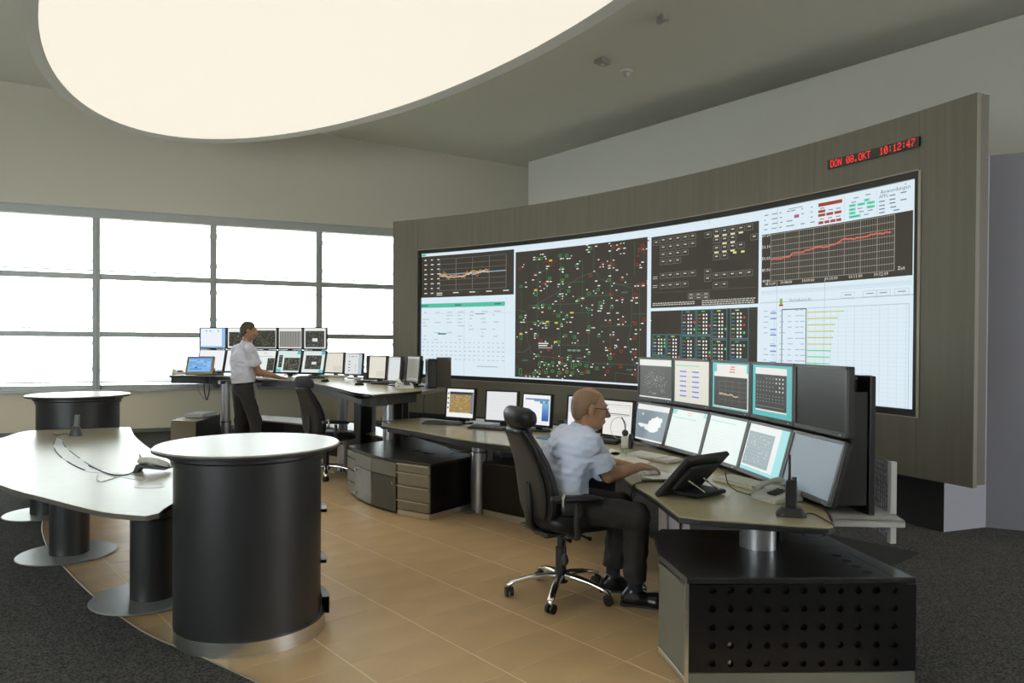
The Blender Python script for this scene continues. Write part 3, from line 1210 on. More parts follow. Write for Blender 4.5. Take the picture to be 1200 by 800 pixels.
w6.text('08.10.09', 0.03, 0.97, 0.014, (232, 230, 220))
for i, s in enumerate(('10:08:00', '10:09:00', '10:10:00', '10:11:00', '10:12:00')):
    w6.text(s, px0 + 0.115 + i * 0.158, 0.965, 0.016, (232, 230, 220), 'CENTER')
w6.text('Zeit', 0.915, 0.90, 0.016, (232, 230, 220))
# --- window 7: bar list
w7 = Sub((891.9, 341), (1068.6, 328), (891.9, 482), (1068.0, 484))
w7.rect(0.0, 0.0, 1, 0.022, (206, 224, 234))
w7.line([(0, 0.03), (1, 0.03)], 0.0012, (170, 190, 200))
w7.text('Netzübersicht', 0.21, 0.105, 0.017, (120, 134, 144))
w7.rect(0.14, 0.075, 0.16, 0.125, (150, 180, 60), 2)
w7.rect(0.135, 0.125, 0.165, 0.14, (190, 60, 50), 2)
for x in (0.57, 0.71, 0.79, 0.90):
    w7.frame(x, 0.055, x + 0.085, 0.1, 0.0014, (160, 176, 186))
    w7.rect(x + 0.02, 0.072, x + 0.065, 0.08, (140, 156, 166), 2)
for i in range(13):
    x = 0.345 + i * 0.052
    w7.line([(x, 0.165), (x, 0.975)], 0.0012 if i % 3 else 0.002, (186, 208, 218))
for i in range(26):
    y = 0.17 + i * 0.032
    w7.line([(0.345, y), (0.985, y)], 0.0011, (196, 214, 222))
w7.line([(0.345, 0.165), (0.985, 0.165), (0.985, 0.975), (0.345, 0.975)], 0.002, (150, 176, 190))
for r in range(17):
    y = 0.175 + r * 0.047
    for x in (0.02, 0.075, 0.14, 0.2, 0.255, 0.29):
        if rnd.random() < 0.75:
            w7.rect(x, y, x + rnd.uniform(0.02, 0.04), y + 0.007, (164, 182, 200), 2)
    if r % 3 != 2:
        w7.rect(0.07, y + 0.015, 0.115, y + 0.027, (120, 140, 210), 2)
w7.frame(0.155, 0.165, 0.335, 0.98, 0.0045, (40, 44, 48))
w7.line([(0.10, 0.165), (0.10, 0.98)], 0.0018, (170, 190, 200))
for i, L in enumerate((0.295, 0.245, 0.225, 0.215, 0.21, 0.20, 0.195, 0.185, 0.18)):
    y = 0.195 + i * 0.052
    w7.rect(0.34, y, 0.34 + L * 0.85, y + 0.010, (202, 206, 96) if i < 6 else (120, 216, 130), 2)
# faint seams of the projection cubes in the pale windows
for x, y0, y1 in ((544, 352, 440), (910, 330, 480), (966, 326, 482), (544, 292, 294), (660, 280, 284), (728, 272, 276), (830, 252, 262), (910, 240, 270)):
    u, v0_ = pxuv(x, y0)
    _, v1_ = pxuv(x, y1)
    V.rect(u, v0_, u + 0.0006, v1_, (172, 188, 198), 4)
u1_, _ = pxuv(601.5, 391)
V.rect(0.0, 0.5, u1_, 0.5016, (176, 192, 202), 4)
u0_, _ = pxuv(891, 391)
V.rect(u0_, 0.5, 1, 0.502, (128, 142, 152), 4)
V.build('display', vw)

# --- red matrix clock
ca0, ca1 = arc_of_px(969.5), arc_of_px(1076.5)
za = EYE + (RM.T @ np.array([(969.5 - 600) / FPX, (188.5 - 400 - CYOFF) / FPX, 1.0]))[2] * arc(ca0).y / (RM.T @ np.array([(969.5 - 600) / FPX, (188.5 - 400 - CYOFF) / FPX, 1.0]))[1]
zb = EYE + (RM.T @ np.array([(969.5 - 600) / FPX, (198.7 - 400 - CYOFF) / FPX, 1.0]))[2] * arc(ca0).y / (RM.T @ np.array([(969.5 - 600) / FPX, (198.7 - 400 - CYOFF) / FPX, 1.0]))[1]
ck = thing('digital_clock', 'red dot matrix clock with date and time set above the display', 'clock', arc((ca0 + ca1) / 2, 0, zb))
b_ = NB()
arcbox(b_, ca0, ca1, 0.0, 0.022, zb, za)
b_.transform(Matrix.Translation(-ck.location))
obj('housing', b_, M['led_off'], ck)
FONT = {'D': '11110100011000110001100011000111110', 'O': '01110100011000110001100011000101110', 'N': '10001110011100110101100111001110001',
        '0': '01110100011001110101110011000101110', '8': '01110100011000101110100011000101110', 'K': '10001100101010011000101001001010001',
        'T': '11111001000010000100001000010000100', '1': '00100011000010000100001000010001110', '2': '01110100010000100110010001000011111',
        '4': '00010001100101010010111110001000010', '7': '11111000010001000100010000100001000', '.': '00000000000000000000000000110001100',
        ':': '00000011000110000000011000110000000', ' ': '0' * 35}
FONT['4'] = '00010' '00110' '01010' '10010' '11111' '00010' '00010'
FONT['.'] = '00000' '00000' '00000' '00000' '00000' '01100' '01100'
FONT[':'] = '00000' '00100' '00100' '00000' '00100' '00100' '00000'
msg = 'DON 08.OKT  10:12:47'
b_ = NB()
hgt = za - zb
n_ = len(msg) * 6 - 1
ap = (ca1 - ca0) * 0.925 / n_
for i, chv in enumerate(msg):
    for k in range(35):
        if FONT[chv][k] == '1':
            cx, cy = i * 6 + k % 5, k // 5
            a = ca0 + (ca1 - ca0) * 0.04 + cx * ap
            z = za - hgt * 0.16 - cy * hgt * 0.68 / 6
            arcbox(b_, a - ap * 0.45, a + ap * 0.45, 0.022, 0.0245, z - hgt * 0.048, z + hgt * 0.048, n=1)
b_.transform(Matrix.Translation(-ck.location))
o = obj('lit_digits', b_, M['led_red'], ck)
o['kind'] = 'stuff'
# ================================================================ round bar tables
def drum_table(px, depth, label):
    c = atY(px, 470, depth)
    d = thing('bar_table', label, 'table', (c.x, c.y, 0), 0, 'round bar tables')
    R = 0.375
    b_ = NB()
    a0, a1 = math.radians(76), math.radians(76 + 304)      # open shelf niche on the far right side
    lathe(b_, [(R, 0.07), (R, 0.92)], 56, a0=a0, a1=a1)
    lathe(b_, [(R - 0.03, 0.055), (R - 0.03, 0.92)], 56, a0=a0, a1=a1)
    for a in (a0, a1):
        f = [b_.verts.new((r * math.cos(a), r * math.sin(a), z)) for r, z in ((R, 0.07), (R, 0.92), (R - 0.03, 0.92), (R - 0.03, 0.055))]
        b_.faces.new(f)
    obj('body', b_, M['drum'], d, smooth=40)
    b_ = NB()
    lathe(b_, [(0, 0.92), (R + 0.012, 0.92), (R + 0.012, 0.945), (R + 0.03, 0.955), (R + 0.03, 0.985), (0, 0.985)], 56)
    obj('collar', b_, M['drum'], d, smooth=40)
    b_ = NB()
    lathe(b_, [(0, 0.985), (0.462, 0.985), (0.475, 0.993), (0.475, 1.0), (0.468, 1.006), (0, 1.006)], 72)
    obj('tabletop', b_, M['white_top'], d, smooth=35)
    b_ = NB()
    lathe(b_, [(0.462, 0.982), (0.4775, 0.988), (0.4775, 0.9985), (0.466, 0.9995)], 72)
    obj('edge_band', b_, M['black_matte'], d, smooth=35)
    b_ = NB()
    lathe(b_, [(0, 0.0), (R + 0.012, 0.0), (R + 0.012, 0.075), (0, 0.075)], 56, (0.012, 0.004, 0))
    obj('base_ring', b_, M['steel'], d, smooth=40)
    b_ = NB()
    lathe(b_, [(0, 0.06), (R + 0.02, 0.06), (R + 0.02, 0.15), (R - 0.02, 0.15), (R - 0.02, 0.07), (0, 0.07)], 56, (0.028, 0, 0), a0=math.radians(12), a1=math.radians(84))
    obj('plinth', b_, M['drum'], d, smooth=40)
    for z in (0.34, 0.62):
        b_ = NB()
        lathe(b_, [(0, z), (R + 0.015, z), (R + 0.015, z + 0.018), (0, z + 0.018)], 32, (0.018, 0, 0), a0=math.radians(10), a1=math.radians(86))
        obj('shelf', b_, M['dark_grey'], d, smooth=40)
    b_ = NB()
    cyl(b_, (0, 0), 0.12, 0.06, 0.93, 20)
    obj('core_post', b_, M['drum'], d, smooth=40)
    for a in (-0.15, math.pi + 0.12):
        b_ = NB()
        tube(b_, [((R + 0.025) * math.cos(a), (R + 0.025) * math.sin(a), 0.97), ((R + 0.045) * math.cos(a), (R + 0.045) * math.sin(a), 0.97)], 0.011, 12)
        obj('knob', b_, M['chrome'], d, smooth=40)
    return d


D1 = drum_table(292.5, 3.90, 'charcoal round bar table with white top and steel base ring, standing in front')
D2 = drum_table(92.5, 7.45, 'charcoal round bar table partly hidden behind the white meeting table')

# ================================================================ white meeting table
TZ = 0.70
_sc = (EYE - TZ) / (1.55 - 0.70)


def tp(x, y):
    p = U(x, y, TZ)
    return Vector((p.x, p.y))


mt_out = [tp(171, 604.5), tp(120, 599.5), tp(60, 585), tp(0, 568)]
left = [Vector((-3.80, 5.0)), Vector((-4.35, 5.75)), tp(0, 513.5), tp(22, 506.5), tp(38, 504)]
back = [tp(90, 502.5), tp(152.5, 500)]
right = [tp(154, 502), tp(157, 509), tp(166, 518), tp(180, 527.5), tp(206, 540), Vector((-1.86, 4.9)), Vector((-1.70, 4.35)), tp(212, 585), tp(200, 591)]
corner = [tp(192, 596), tp(186, 601)]
poly = spline(mt_out + left, 4) + back + spline(right[:-2], 4) + [right[-2], right[-1]] + corner
poly = [Vector((p[0], p[1])) for p in poly]
pc = sum((p for p in poly), Vector((0, 0))) / len(poly)
mt = thing('meeting_table', 'large white boat shaped meeting table on three charcoal columns at the left', 'table', (pc.x, pc.y, 0))
b_ = NB()
prism(b_, [p - pc for p in poly], TZ - 0.004, TZ, bev=0.0015)
obj('tabletop', b_, M['white_top'], mt)
b_ = NB()
ins = [pc + (p - pc) * 0.9985 - pc for p in poly]
prism(b_, ins, TZ - 0.026, TZ - 0.0041)
obj('edge_band', b_, M['wood_edge'], mt)
cols_ = [tp(86, 600), tp(175, 600), Vector((-4.32, 6.62))]
foot = [U(78.5, 649, 0), U(174, 700, 0), U(52, 602, 0)]
for i, f in enumerate(foot):
    x, y = f.x - pc.x, f.y - pc.y
    b_ = NB()
    lathe(b_, [(0, 0.005), (0.315, 0.005), (0.32, 0.009), (0.315, 0.014), (0, 0.018)], 48, (x, y, 0))
    obj('base_disc', b_, M['disc'], mt, smooth=40)
    b_ = NB()
    cx = x + (0.03 if i == 1 else 0.02)
    lathe(b_, [(0, 0.015), (0.128, 0.015), (0.128, 0.49), (0.12, 0.495), (0.108, 0.49), (0.108, 0.665), (0, 0.665)], 36, (cx, y, 0))
    obj('column', b_, M['drum'], mt, smooth=40)
    b_ = NB()
    box(b_, (cx, y, 0.655), (0.5, 0.16, 0.02), ANG - math.pi / 2)
    box(b_, (cx, y, 0.645), (0.28, 0.22, 0.02), ANG - math.pi / 2)
    obj('top_bracket', b_, M['dark_grey'], mt)
# inlaid cable flap with dark slots
mid = [tp(66, 513), tp(63, 523), tp(70, 534), tp(86, 545), tp(106, 553.5)]
mid2 = [tp(72, 514.5), tp(77, 524), tp(90, 534.5), tp(106, 545.5), tp(122, 553)]
A_, B_ = spline(mid, 5), spline(mid2, 5)
b_ = NB()
prism(b_, [Vector((p.x, p.y)) - pc for p in A_] + [Vector((p.x, p.y)) - pc for p in B_[::-1]], TZ, TZ + 0.0015)
obj('cable_flap', b_, M['disc'], mt)
for line_, lst in ((A_, ((1, 5), (6, 12), (13, 19))), (B_, ((2, 6), (7, 12), (13, 19)))):
    for i0, i1 in lst:
        b_ = NB()
        pts = [Vector((p.x - pc.x, p.y - pc.y, TZ + 0.0015)) for p in line_[i0:i1]]
        tube(b_, pts, 0.0045, 4)
        obj('slot', b_, M['black_matte'], mt)
# oval inlay plate
p = tp(175, 570)
b_ = NB()
lathe(b_, [(0, 0.0), (1, 0.0), (1, 0.0015), (0, 0.0015)], 32, (p.x - pc.x, p.y - pc.y, TZ), 0.085, 0.05)
obj('inlay_plate', b_, M['disc'], mt)
p = tp(172, 545)
b_ = NB()
prism(b_, [(tp(x, y) - pc) for x, y in ((112, 553), (120, 550.5), (172, 560), (166, 563.5))], TZ, TZ + 0.0012)
obj('inlay_strip', b_, M['disc'], mt)

# ================================================================ consoles
def console_top(name, label, front, backp, z, mt_, th=0.028, apron=0.09, edge='black'):
    """front: polyline of the working edge, backp: back polyline running the other way"""
    poly_ = [Vector((p[0], p[1])) for p in front] + [Vector((p[0], p[1])) for p in backp]
    c = sum(poly_, Vector((0, 0))) / len(poly_)
    t = thing(name, label, 'desk', (c.x, c.y, 0))
    b = NB()
    prism(b, [p - c for p in poly_], z - th, z, bev=0.006, seg=2)
    obj('worktop', b, M[mt_], t)
    b = NB()
    fr = [Vector((p[0], p[1])) - c for p in front]
    fo = offset_poly(fr, 0.0)
    b2 = offset_poly(fr, 0.03)
    prism(b, [Vector((p[0], p[1])) for p in offset_poly(fr, -0.006)] + [Vector((p[0], p[1])) for p in offset_poly(fr, 0.05)][::-1], z - th - 0.006, z - 0.006, bev=0.004)
    obj('edge_band', b, M['black_plastic'], t)
    if apron:
        b = NB()
        fa = fr[:-9] if z < 0.9 else fr
        prism(b, offset_poly(fa, 0.07) + offset_poly(fa, 0.20)[::-1], z - th - apron, z - th)
        obj('apron', b, M['dark_grey'], t)
    return t, c


def lift_column(t, c, p, z, rot, w=0.13, sleeve=0.42, second=0.30, lab='column'):
    """height adjustable pair of aluminium columns with a black service duct"""
    x, y = p[0] - c.x, p[1] - c.y
    mx = Matrix.Translation((x, y, 0)) @ Matrix.Rotation(rot, 4, 'Z')
    b = NB()
    lathe(b, [(0, 0.0), (w / 2, 0.0), (w / 2, sleeve), (0, sleeve)], 20, mx=mx @ Matrix.Diagonal((1, 1.25, 1, 1)))
    obj('column_sleeve', b, M['alu'], t, smooth=40)
    b = NB()
    lathe(b, [(0, sleeve), (w / 2 - 0.014, sleeve), (w / 2 - 0.014, z - 0.05), (0, z - 0.05)], 20, mx=mx @ Matrix.Diagonal((1, 1.25, 1, 1)))
    for a in range(5):
        aa = math.pi + (a - 2) * 0.5
        box(b, ((w / 2 - 0.012) * math.cos(aa), 1.25 * (w / 2 - 0.012) * math.sin(aa), (sleeve + z - 0.05) / 2), (0.006, 0.006, z - 0.05 - sleeve), mx=mx)
    obj('inner_column', b, M['alu'], t, smooth=40)
    b = NB()
    lathe(b, [(w / 2 - 0.012, sleeve), (w / 2 + 0.003, sleeve), (w / 2 + 0.003, sleeve + 0.008), (w / 2 - 0.012, sleeve + 0.008)], 20, mx=mx @ Matrix.Diagonal((1, 1.25, 1, 1)))
    obj('collar', b, M['black_matte'], t)
    b = NB()
    box(b, (0.12 + second / 2, 0.0, z / 2 - 0.05), (second * 0.55, 0.16, z - 0.20), mx=mx, bev=0.01)
    obj('service_duct', b, M['black'], t)
    b = NB()
    box(b, (second + 0.1, 0.0, z / 2 - 0.02), (0.07, 0.09, z - 0.06), mx=mx, bev=0.01)
    obj('rear_column', b, M['alu'], t)
    b = NB()
    box(b, (0.16, 0, 0.01), (0.62, 0.10, 0.02), mx=mx, bev=0.005)
    obj('foot', b, M['alu'], t)
    b = NB()
    prism(b, [(-0.10, -0.05), (second + 0.2, -0.05), (second + 0.2, 0.05), (-0.10, 0.05)], z - 0.075, z - 0.028, mx=mx)
    obj('top_bracket', b, M['dark_grey'], t)


# --- console A, raised for standing work, far left
AZ = 1.037


def pa_(x, y, z=AZ):
    p = U(x, y, z)
    return Vector((p.x, p.y))


frontA = spline([pa_(198, 439.6), pa_(226, 439.8), pa_(262, 440.6), pa_(300, 442.3), pa_(354, 446.2), pa_(376, 449.8), pa_(401, 456), pa_(416, 459.4), pa_(438, 462.2)], 4)
frontA = [Vector((p.x, p.y)) for p in frontA] + [pa_(466, 459.8), pa_(494, 457.4)]
backA = [pa_(497, 449), pa_(470, 443.2), pa_(431, 439.2), pa_(405, 436.2), pa_(381, 434), pa_(300, 432.6), pa_(232, 432.2), pa_(203, 433.5)]
dA, cA = console_top('standing_console', 'long raised operator console with beige top on aluminium lift columns in front of the windows', frontA, backA, AZ, 'beige_top', apron=0.10)
for (fx, fy, rot) in ((402, 552, 0.75), (455, 561, 1.25)):
    p = U(fx, fy, 0)
    lift_column(dA, cA, p, AZ, rot, w=0.125, sleeve=0.40 if fx < 450 else 0.42)
p = Vector((-4.05, 10.25, 0))
lift_column(dA, cA, p, AZ, 0.75, w=0.13, sleeve=0.42)
# shelf behind the raised console with its taupe back screen
s0, s1 = pa_(494, 459), pa_(521, 455.5)
b_ = NB()
prism(b_, [s0 - cA, pa_(527, 455.2) - cA, pa_(527, 449) - cA, pa_(497, 449) - cA], AZ - 0.03, AZ)
obj('rear_shelf', b_, M['shelf_brown'], dA)

# --- console B, lowered, right of the middle
BZ = 0.714


def pb(x, y, z=BZ):
    p = U(x, y, z)
    return Vector((p.x, p.y))


frontB = spline([pb(447, 498.3), pb(490, 505), pb(530, 512.6), pb(567, 518.2), pb(600, 522.4), pb(646, 531.5), pb(672, 541), pb(700, 549), pb(722, 556), pb(747.5, 571.5), pb(767, 583), pb(795.5, 604.5)], 4)
frontB = [Vector((p.x, p.y)) for p in frontB] + [pb(820, 607.8), pb(907.5, 614), pb(970, 617.8), pb(977, 615.8)]
MB_ = [Vector(p) for p in ((1.08, 6.18), (1.27, 5.69), (1.43, 5.19), (1.545, 4.67), (1.62, 4.14), (1.68, 3.61))]   # foot line of the monitor wall
backB = [Vector((1.66, 3.86)), Vector((1.56, 4.4)), Vector((1.45, 4.95)), Vector((1.28, 5.55)), Vector((1.0, 6.2)), Vector((0.6, 6.75)), Vector((0.1, 7.22)), Vector((-0.5, 7.75)), Vector((-1.0, 8.15)), pb(448, 492.5)]
dB, cB = console_top('operator_console', 'long lowered operator console with beige top curving from the middle to the lower right', frontB, backB, BZ, 'beige_top', apron=0.045)
# pale shelf behind, carrying the monitors
b_ = NB()
sf = [pb(977.5, 608.5, 0.70), pb(1061, 610, 0.70), pb(1049, 602, 0.70)]
fl = [sf[0], sf[1], Vector((1.96, 3.70)), Vector((2.02, 4.1)), Vector((1.98, 4.6)), Vector((1.88, 5.2)), Vector((1.72, 5.80)), Vector((1.45, 6.45)), Vector((1.0, 7.05)), Vector((0.4, 7.65)), Vector((-0.4, 8.25))]
bl_ = [Vector((-0.5, 7.80)), Vector((0.12, 7.27)), Vector((0.62, 6.79)), Vector((1.02, 6.23)), Vector((1.30, 5.57)), Vector((1.47, 4.96)), Vector((1.58, 4.4)), Vector((1.68, 3.90))]
prism(b_, [p - cB for p in fl + bl_], 0.686, 0.70, bev=0.003)
lip = [Vector((1.685, 3.63)), sf[0], sf[1], sf[2]]
prism(b_, [p - cB for p in offset_poly([sf[0], sf[1], sf[2]], 0.0)] + [p - cB for p in offset_poly([sf[0], sf[1], sf[2]], 0.02)][::-1], 0.664, 0.70, bev=0.003)
obj('rear_shelf', b_, M['shelf_grey'], dB)
# perforated back screen hanging behind the shelf
b_ = NB()
scr = [Vector((1.945, 3.70)), Vector((1.985, 4.1)), Vector((1.94, 4.65)), Vector((1.84, 5.2))]
for a, c in zip(scr[:-1], scr[1:]):
    L = (c - a).length
    n_ = int(L / 0.028)
    ang = math.atan2((c - a).y, (c - a).x)
    for i in range(n_):
        q = a + (c - a) * (i / n_)
        box(b_, (q.x - cB.x, q.y - cB.y, 0.76), (0.009, 0.004, 0.40), ang)
    m_ = (a + c) / 2 - cB
    for k in range(15):
        box(b_, (m_.x, m_.y, 0.564 + k * 0.028), (L, 0.004, 0.009), ang)
o = obj('perforated_screen', b_, M['mesh_grey'], dB)
o['kind'] = 'stuff'
b_ = NB()
q = scr[0] - cB
box(b_, (q.x, q.y - 0.015, 0.755), (0.03, 0.03, 0.415), 0.1)
obj('screen_post', b_, M['shelf_grey'], dB)
# columns of console B
p = U(558, 601, 0)
lift_column(dB, cB, p + Vector((0.02, 0.08, 0)), BZ, 0.55, w=0.145, sleeve=0.55)
p = U(871, 640, 0.50)
lift_column(dB, cB, Vector((1.30, 3.80)), BZ, 1.0, w=0.15, sleeve=0.60)
p = U(775, 672, 0.0)
b_ = NB()
q = Vector((p.x + 0.06, p.y + 0.05)) - cB
box(b_, (q.x, q.y, 0.345), (0.10, 0.13, 0.67), 0.3, bev=0.012, seg=2)
box(b_, (q.x + 0.09, q.y - 0.0, 0.345), (0.06, 0.12, 0.67), 0.3, bev=0.01)
obj('panel_leg', b_, M['alu'], dB)
b_ = NB()
a, c = q + Vector((0.05, 0.05)), q + Vector((1.0, 0.55))
box(b_, ((q.x + 0.55), q.y + 0.35, 0.34), (1.1, 0.03, 0.66), 0.45)
obj('modesty_panel', b_, M['black_matte'], dB)
# ================================================================ monitors
def mosaic(c, r, u0, v0, u1, v1, n, dark=(52, 50, 44), cols=((200, 204, 190), (120, 124, 112), (90, 150, 90), (180, 190, 175)), layer=2):
    c.rect(u0, v0, u1, v1, dark, 1)
    for _ in range(n):
        u, v = r.uniform(u0, u1 - 0.03), r.uniform(v0, v1 - 0.02)
        if r.random() < 0.5:
            c.rect(u, v, u + r.uniform(0.008, 0.035), v + 0.012, r.choice(cols), layer)
        else:
            c.rect(u, v, u + 0.01, v + r.uniform(0.012, 0.05), r.choice(cols), layer)


def scr_map_dark(c, r):
    c.rect(0, 0, 1, 1, (226, 226, 220)); c.rect(0, 0.16, 1, 0.965, (84, 85, 80), 1)
    for _ in range(150):
        a, d = r.uniform(0, 6.28), r.random() ** 0.6
        u, v = 0.5 + 0.36 * d * math.cos(a), 0.56 + 0.31 * d * math.sin(a)
        c.line([(u, v), (u + r.uniform(-0.06, 0.06), v + r.uniform(-0.06, 0.06))], 0.006, r.choice(((150, 160, 146), (130, 156, 130), (170, 150, 140), (190, 192, 182))), 2)
    c.rect(0.42, 0.87, 0.54, 0.885, (190, 190, 184), 2)


def scr_bars(c, r):
    c.rect(0, 0, 1, 1, (222, 218, 206)); c.rect(0.02, 0.1, 0.72, 0.125, (150, 206, 196), 1)
    for i in range(6):
        for x in (0.16, 0.52):
            c.rect(x, 0.24 + i * 0.118, x + 0.19, 0.272 + i * 0.118, (108, 116, 226), 1)
        c.rect(0.37, 0.252 + i * 0.118, 0.5, 0.258 + i * 0.118, (196, 190, 196), 1)


def scr_chart(c, r):
    c.rect(0, 0, 1, 1, (112, 190, 192)); c.rect(0.05, 0.03, 0.97, 0.97, (228, 226, 218), 1)
    c.rect(0.0, 0.03, 0.13, 0.2, (112, 190, 192), 2); c.rect(0.93, 0.03, 1, 0.2, (112, 190, 192), 2)
    for i, y in enumerate((0.07, 0.12, 0.18)):
        c.rect(0.52 - 0.02 * i, y, 0.63, y + 0.025, (206, 120, 96), 2)
    c.rect(0.05, 0.3, 0.95, 0.95, (62, 60, 56), 2)
    for i in range(5):
        c.rect(0.2, 0.4 + i * 0.1, 0.93, 0.405 + i * 0.1, (120, 118, 112), 3)
        c.rect(0.2 + i * 0.18, 0.38, 0.205 + i * 0.18, 0.9, (120, 118, 112), 3)
    c.line([(0.2 + i * 0.018, 0.68 + r.uniform(-0.025, 0.025) + (0.02 if i > 20 else 0)) for i in range(30)], 0.02, (222, 196, 166), 4)


def scr_matrix(c, r):
    c.rect(0, 0, 1, 1, (92, 182, 184)); c.rect(0.08, 0.05, 0.86, 0.9, (226, 226, 220), 1); c.rect(0.08, 0.18, 0.86, 0.87, (58, 58, 56), 2)
    for i in range(4):
        for j in range(9):
            if r.random() < 0.8:
                c.rect(0.12 + j * 0.08, 0.24 + i * 0.08, 0.15 + j * 0.08, 0.27 + i * 0.08, (214, 214, 206) if j > 5 else (120, 120, 114), 3)
    for i in range(3):
        for j in range(9):
            c.rect(0.12 + j * 0.08, 0.58 + i * 0.06, 0.14 + j * 0.08, 0.6 + i * 0.06, (150, 150, 144), 3)
    c.rect(0.1, 0.8, 0.8, 0.815, (120, 120, 114), 3)


AUT = [(0.0, 0.62), (0.04, 0.52), (0.12, 0.55), (0.17, 0.6), (0.3, 0.54), (0.4, 0.55), (0.45, 0.48), (0.42, 0.36), (0.5, 0.3), (0.55, 0.18), (0.66, 0.12), (0.75, 0.02), (0.84, 0.1), (0.95, 0.08), (1.0, 0.22), (0.95, 0.4), (0.97, 0.55), (0.88, 0.66), (0.9, 0.78), (0.76, 0.92), (0.6, 0.95), (0.45, 0.86), (0.32, 0.8), (0.3, 0.7), (0.15, 0.74)]


def scr_country(c, r):
    c.rect(0, 0, 1, 1, (226, 228, 226)); c.rect(0, 0.15, 1, 0.955, (132, 146, 154), 1)
    pts = [(0.14 + 0.72 * x, 0.28 + 0.5 * y) for x, y in AUT]
    cx, cy = 0.6, 0.55
    for a, b in zip(pts, pts[1:] + pts[:1]):
        c.quad([(cx, cy), a, b], lin((236, 240, 238)), 2)
    c.rect(0.2, 0.24, 0.25, 0.31, (200, 208, 210), 2)
    c.rect(0.03, 0.87, 0.12, 0.93, (48, 56, 60), 2)


def scr_pale(c, r, top=True):
    c.rect(0, 0, 1, 1, (222, 232, 228))
    if top:
        c.rect(0, 0, 0.13, 0.12, (150, 212, 214), 1); c.rect(0.9, 0.0, 1, 0.12, (170, 218, 218), 1)
        for y in (0.05, 0.1):
            c.rect(0.44, y, 0.58, y + 0.015, (222, 170, 156), 1)
    c.rect(0.05, 0.2 if top else 0.1, 0.72, 0.222 if top else 0.122, (168, 216, 214), 1)
    for i in range(7):
        c.rect(r.uniform(0.1, 0.3), 0.35 + i * 0.08, r.uniform(0.4, 0.7), 0.355 + i * 0.08, (206, 216, 213), 1)


def scr_pale2(c, r):
    scr_pale(c, r, False)


def scr_grid_pale(c, r):
    c.rect(0, 0, 1, 1, (148, 212, 214)); c.rect(0.0, 0.0, 0.8, 0.93, (222, 226, 224), 1); c.rect(0.03, 0.16, 0.68, 0.88, (142, 158, 162), 2)
    for i in range(9):
        c.rect(0.06 + i * 0.066, 0.2, 0.064 + i * 0.066, 0.85, (172, 184, 186), 3)
        c.rect(0.05, 0.22 + i * 0.07, 0.64, 0.226 + i * 0.07, (172, 184, 186), 3)
    for _ in range(24):
        u, v = r.uniform(0.06, 0.6), r.uniform(0.2, 0.8)
        c.rect(u, v, u + 0.03, v + 0.02, (196, 204, 205), 4)


def scr_sheen(c, r):  # reflected room light painted as an even grey blue glow
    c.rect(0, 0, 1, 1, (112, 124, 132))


def scr_blue(c, r):
    c.rect(0, 0, 1, 1, (150, 190, 232)); c.rect(0.02, 0.03, 0.86, 0.92, (236, 242, 250), 1)
    for u in (0.2, 0.36, 0.68):
        c.rect(u, 0.12, u + 0.07, 0.15, (96, 110, 130), 2); c.rect(u + 0.03, 0.18, u + 0.09, 0.2, (130, 140, 156), 2)
    for i in range(4):
        c.rect(0.06, 0.4 + 0.11 * i, 0.7, 0.405 + 0.11 * i, (214, 224, 236), 2)


def scr_net(c, r):
    c.rect(0, 0, 1, 1, (236, 240, 240)); mosaic(c, r, 0.04, 0.2, 0.98, 0.92, 170)


def scr_net2(c, r):
    c.rect(0, 0, 1, 1, (226, 228, 222)); mosaic(c, r, 0.0, 0.12, 0.96, 0.96, 200, cols=((196, 200, 180), (150, 160, 130), (120, 150, 110)))


def scr_table(c, r):
    c.rect(0, 0, 1, 1, (230, 232, 228)); c.rect(0.03, 0.16, 0.97, 0.94, (128, 126, 120), 1)
    for i in range(24):
        c.rect(0.05 + i * 0.038, 0.18, 0.06 + i * 0.038, 0.92, (176, 176, 170) if i % 3 else (70, 68, 64), 2)
    for i in range(16):
        c.rect(0.05, 0.22 + i * 0.045, 0.95, 0.228 + i * 0.045, (158, 156, 150), 3)


def scr_mosaic(c, r):
    c.rect(0, 0, 1, 1, (230, 232, 228)); mosaic(c, r, 0.05, 0.14, 0.93, 0.94, 230, dark=(56, 56, 52), cols=((150, 154, 146), (190, 192, 186), (96, 100, 92)))
    c.rect(0.38, 0.5, 0.62, 0.66, (226, 228, 224), 4)


def scr_white(c, r):
    c.rect(0, 0, 1, 1, (240, 243, 245))
    for i in range(3):
        c.rect(0.1, 0.2 + i * 0.2, 0.8, 0.205 + i * 0.2, (220, 226, 230), 1)


def scr_teal_doc(c, r):
    c.rect(0, 0, 1, 1, (232, 236, 232)); c.rect(0, 0.0, 0.04, 1, (130, 200, 206), 1)
    c.rect(0.05, 0.25, 0.9, 0.28, (150, 206, 206), 1)
    for y in (0.08, 0.13):
        c.rect(0.45, y, 0.6, y + 0.02, (220, 176, 160), 1)
    mosaic(c, r, 0.66, 0.35, 0.98, 0.95, 60)


def scr_teal_net(c, r):
    c.rect(0, 0, 1, 1, (214, 230, 226)); c.rect(0.84, 0, 1, 0.16, (96, 190, 196), 1); c.rect(0, 0.84, 0.2, 1, (110, 200, 204), 1)
    mosaic(c, r, 0.3, 0.32, 0.98, 0.92, 170, cols=((176, 180, 150), (140, 150, 120), (196, 196, 180))); mosaic(c, r, 0.06, 0.2, 0.22, 0.78, 40)


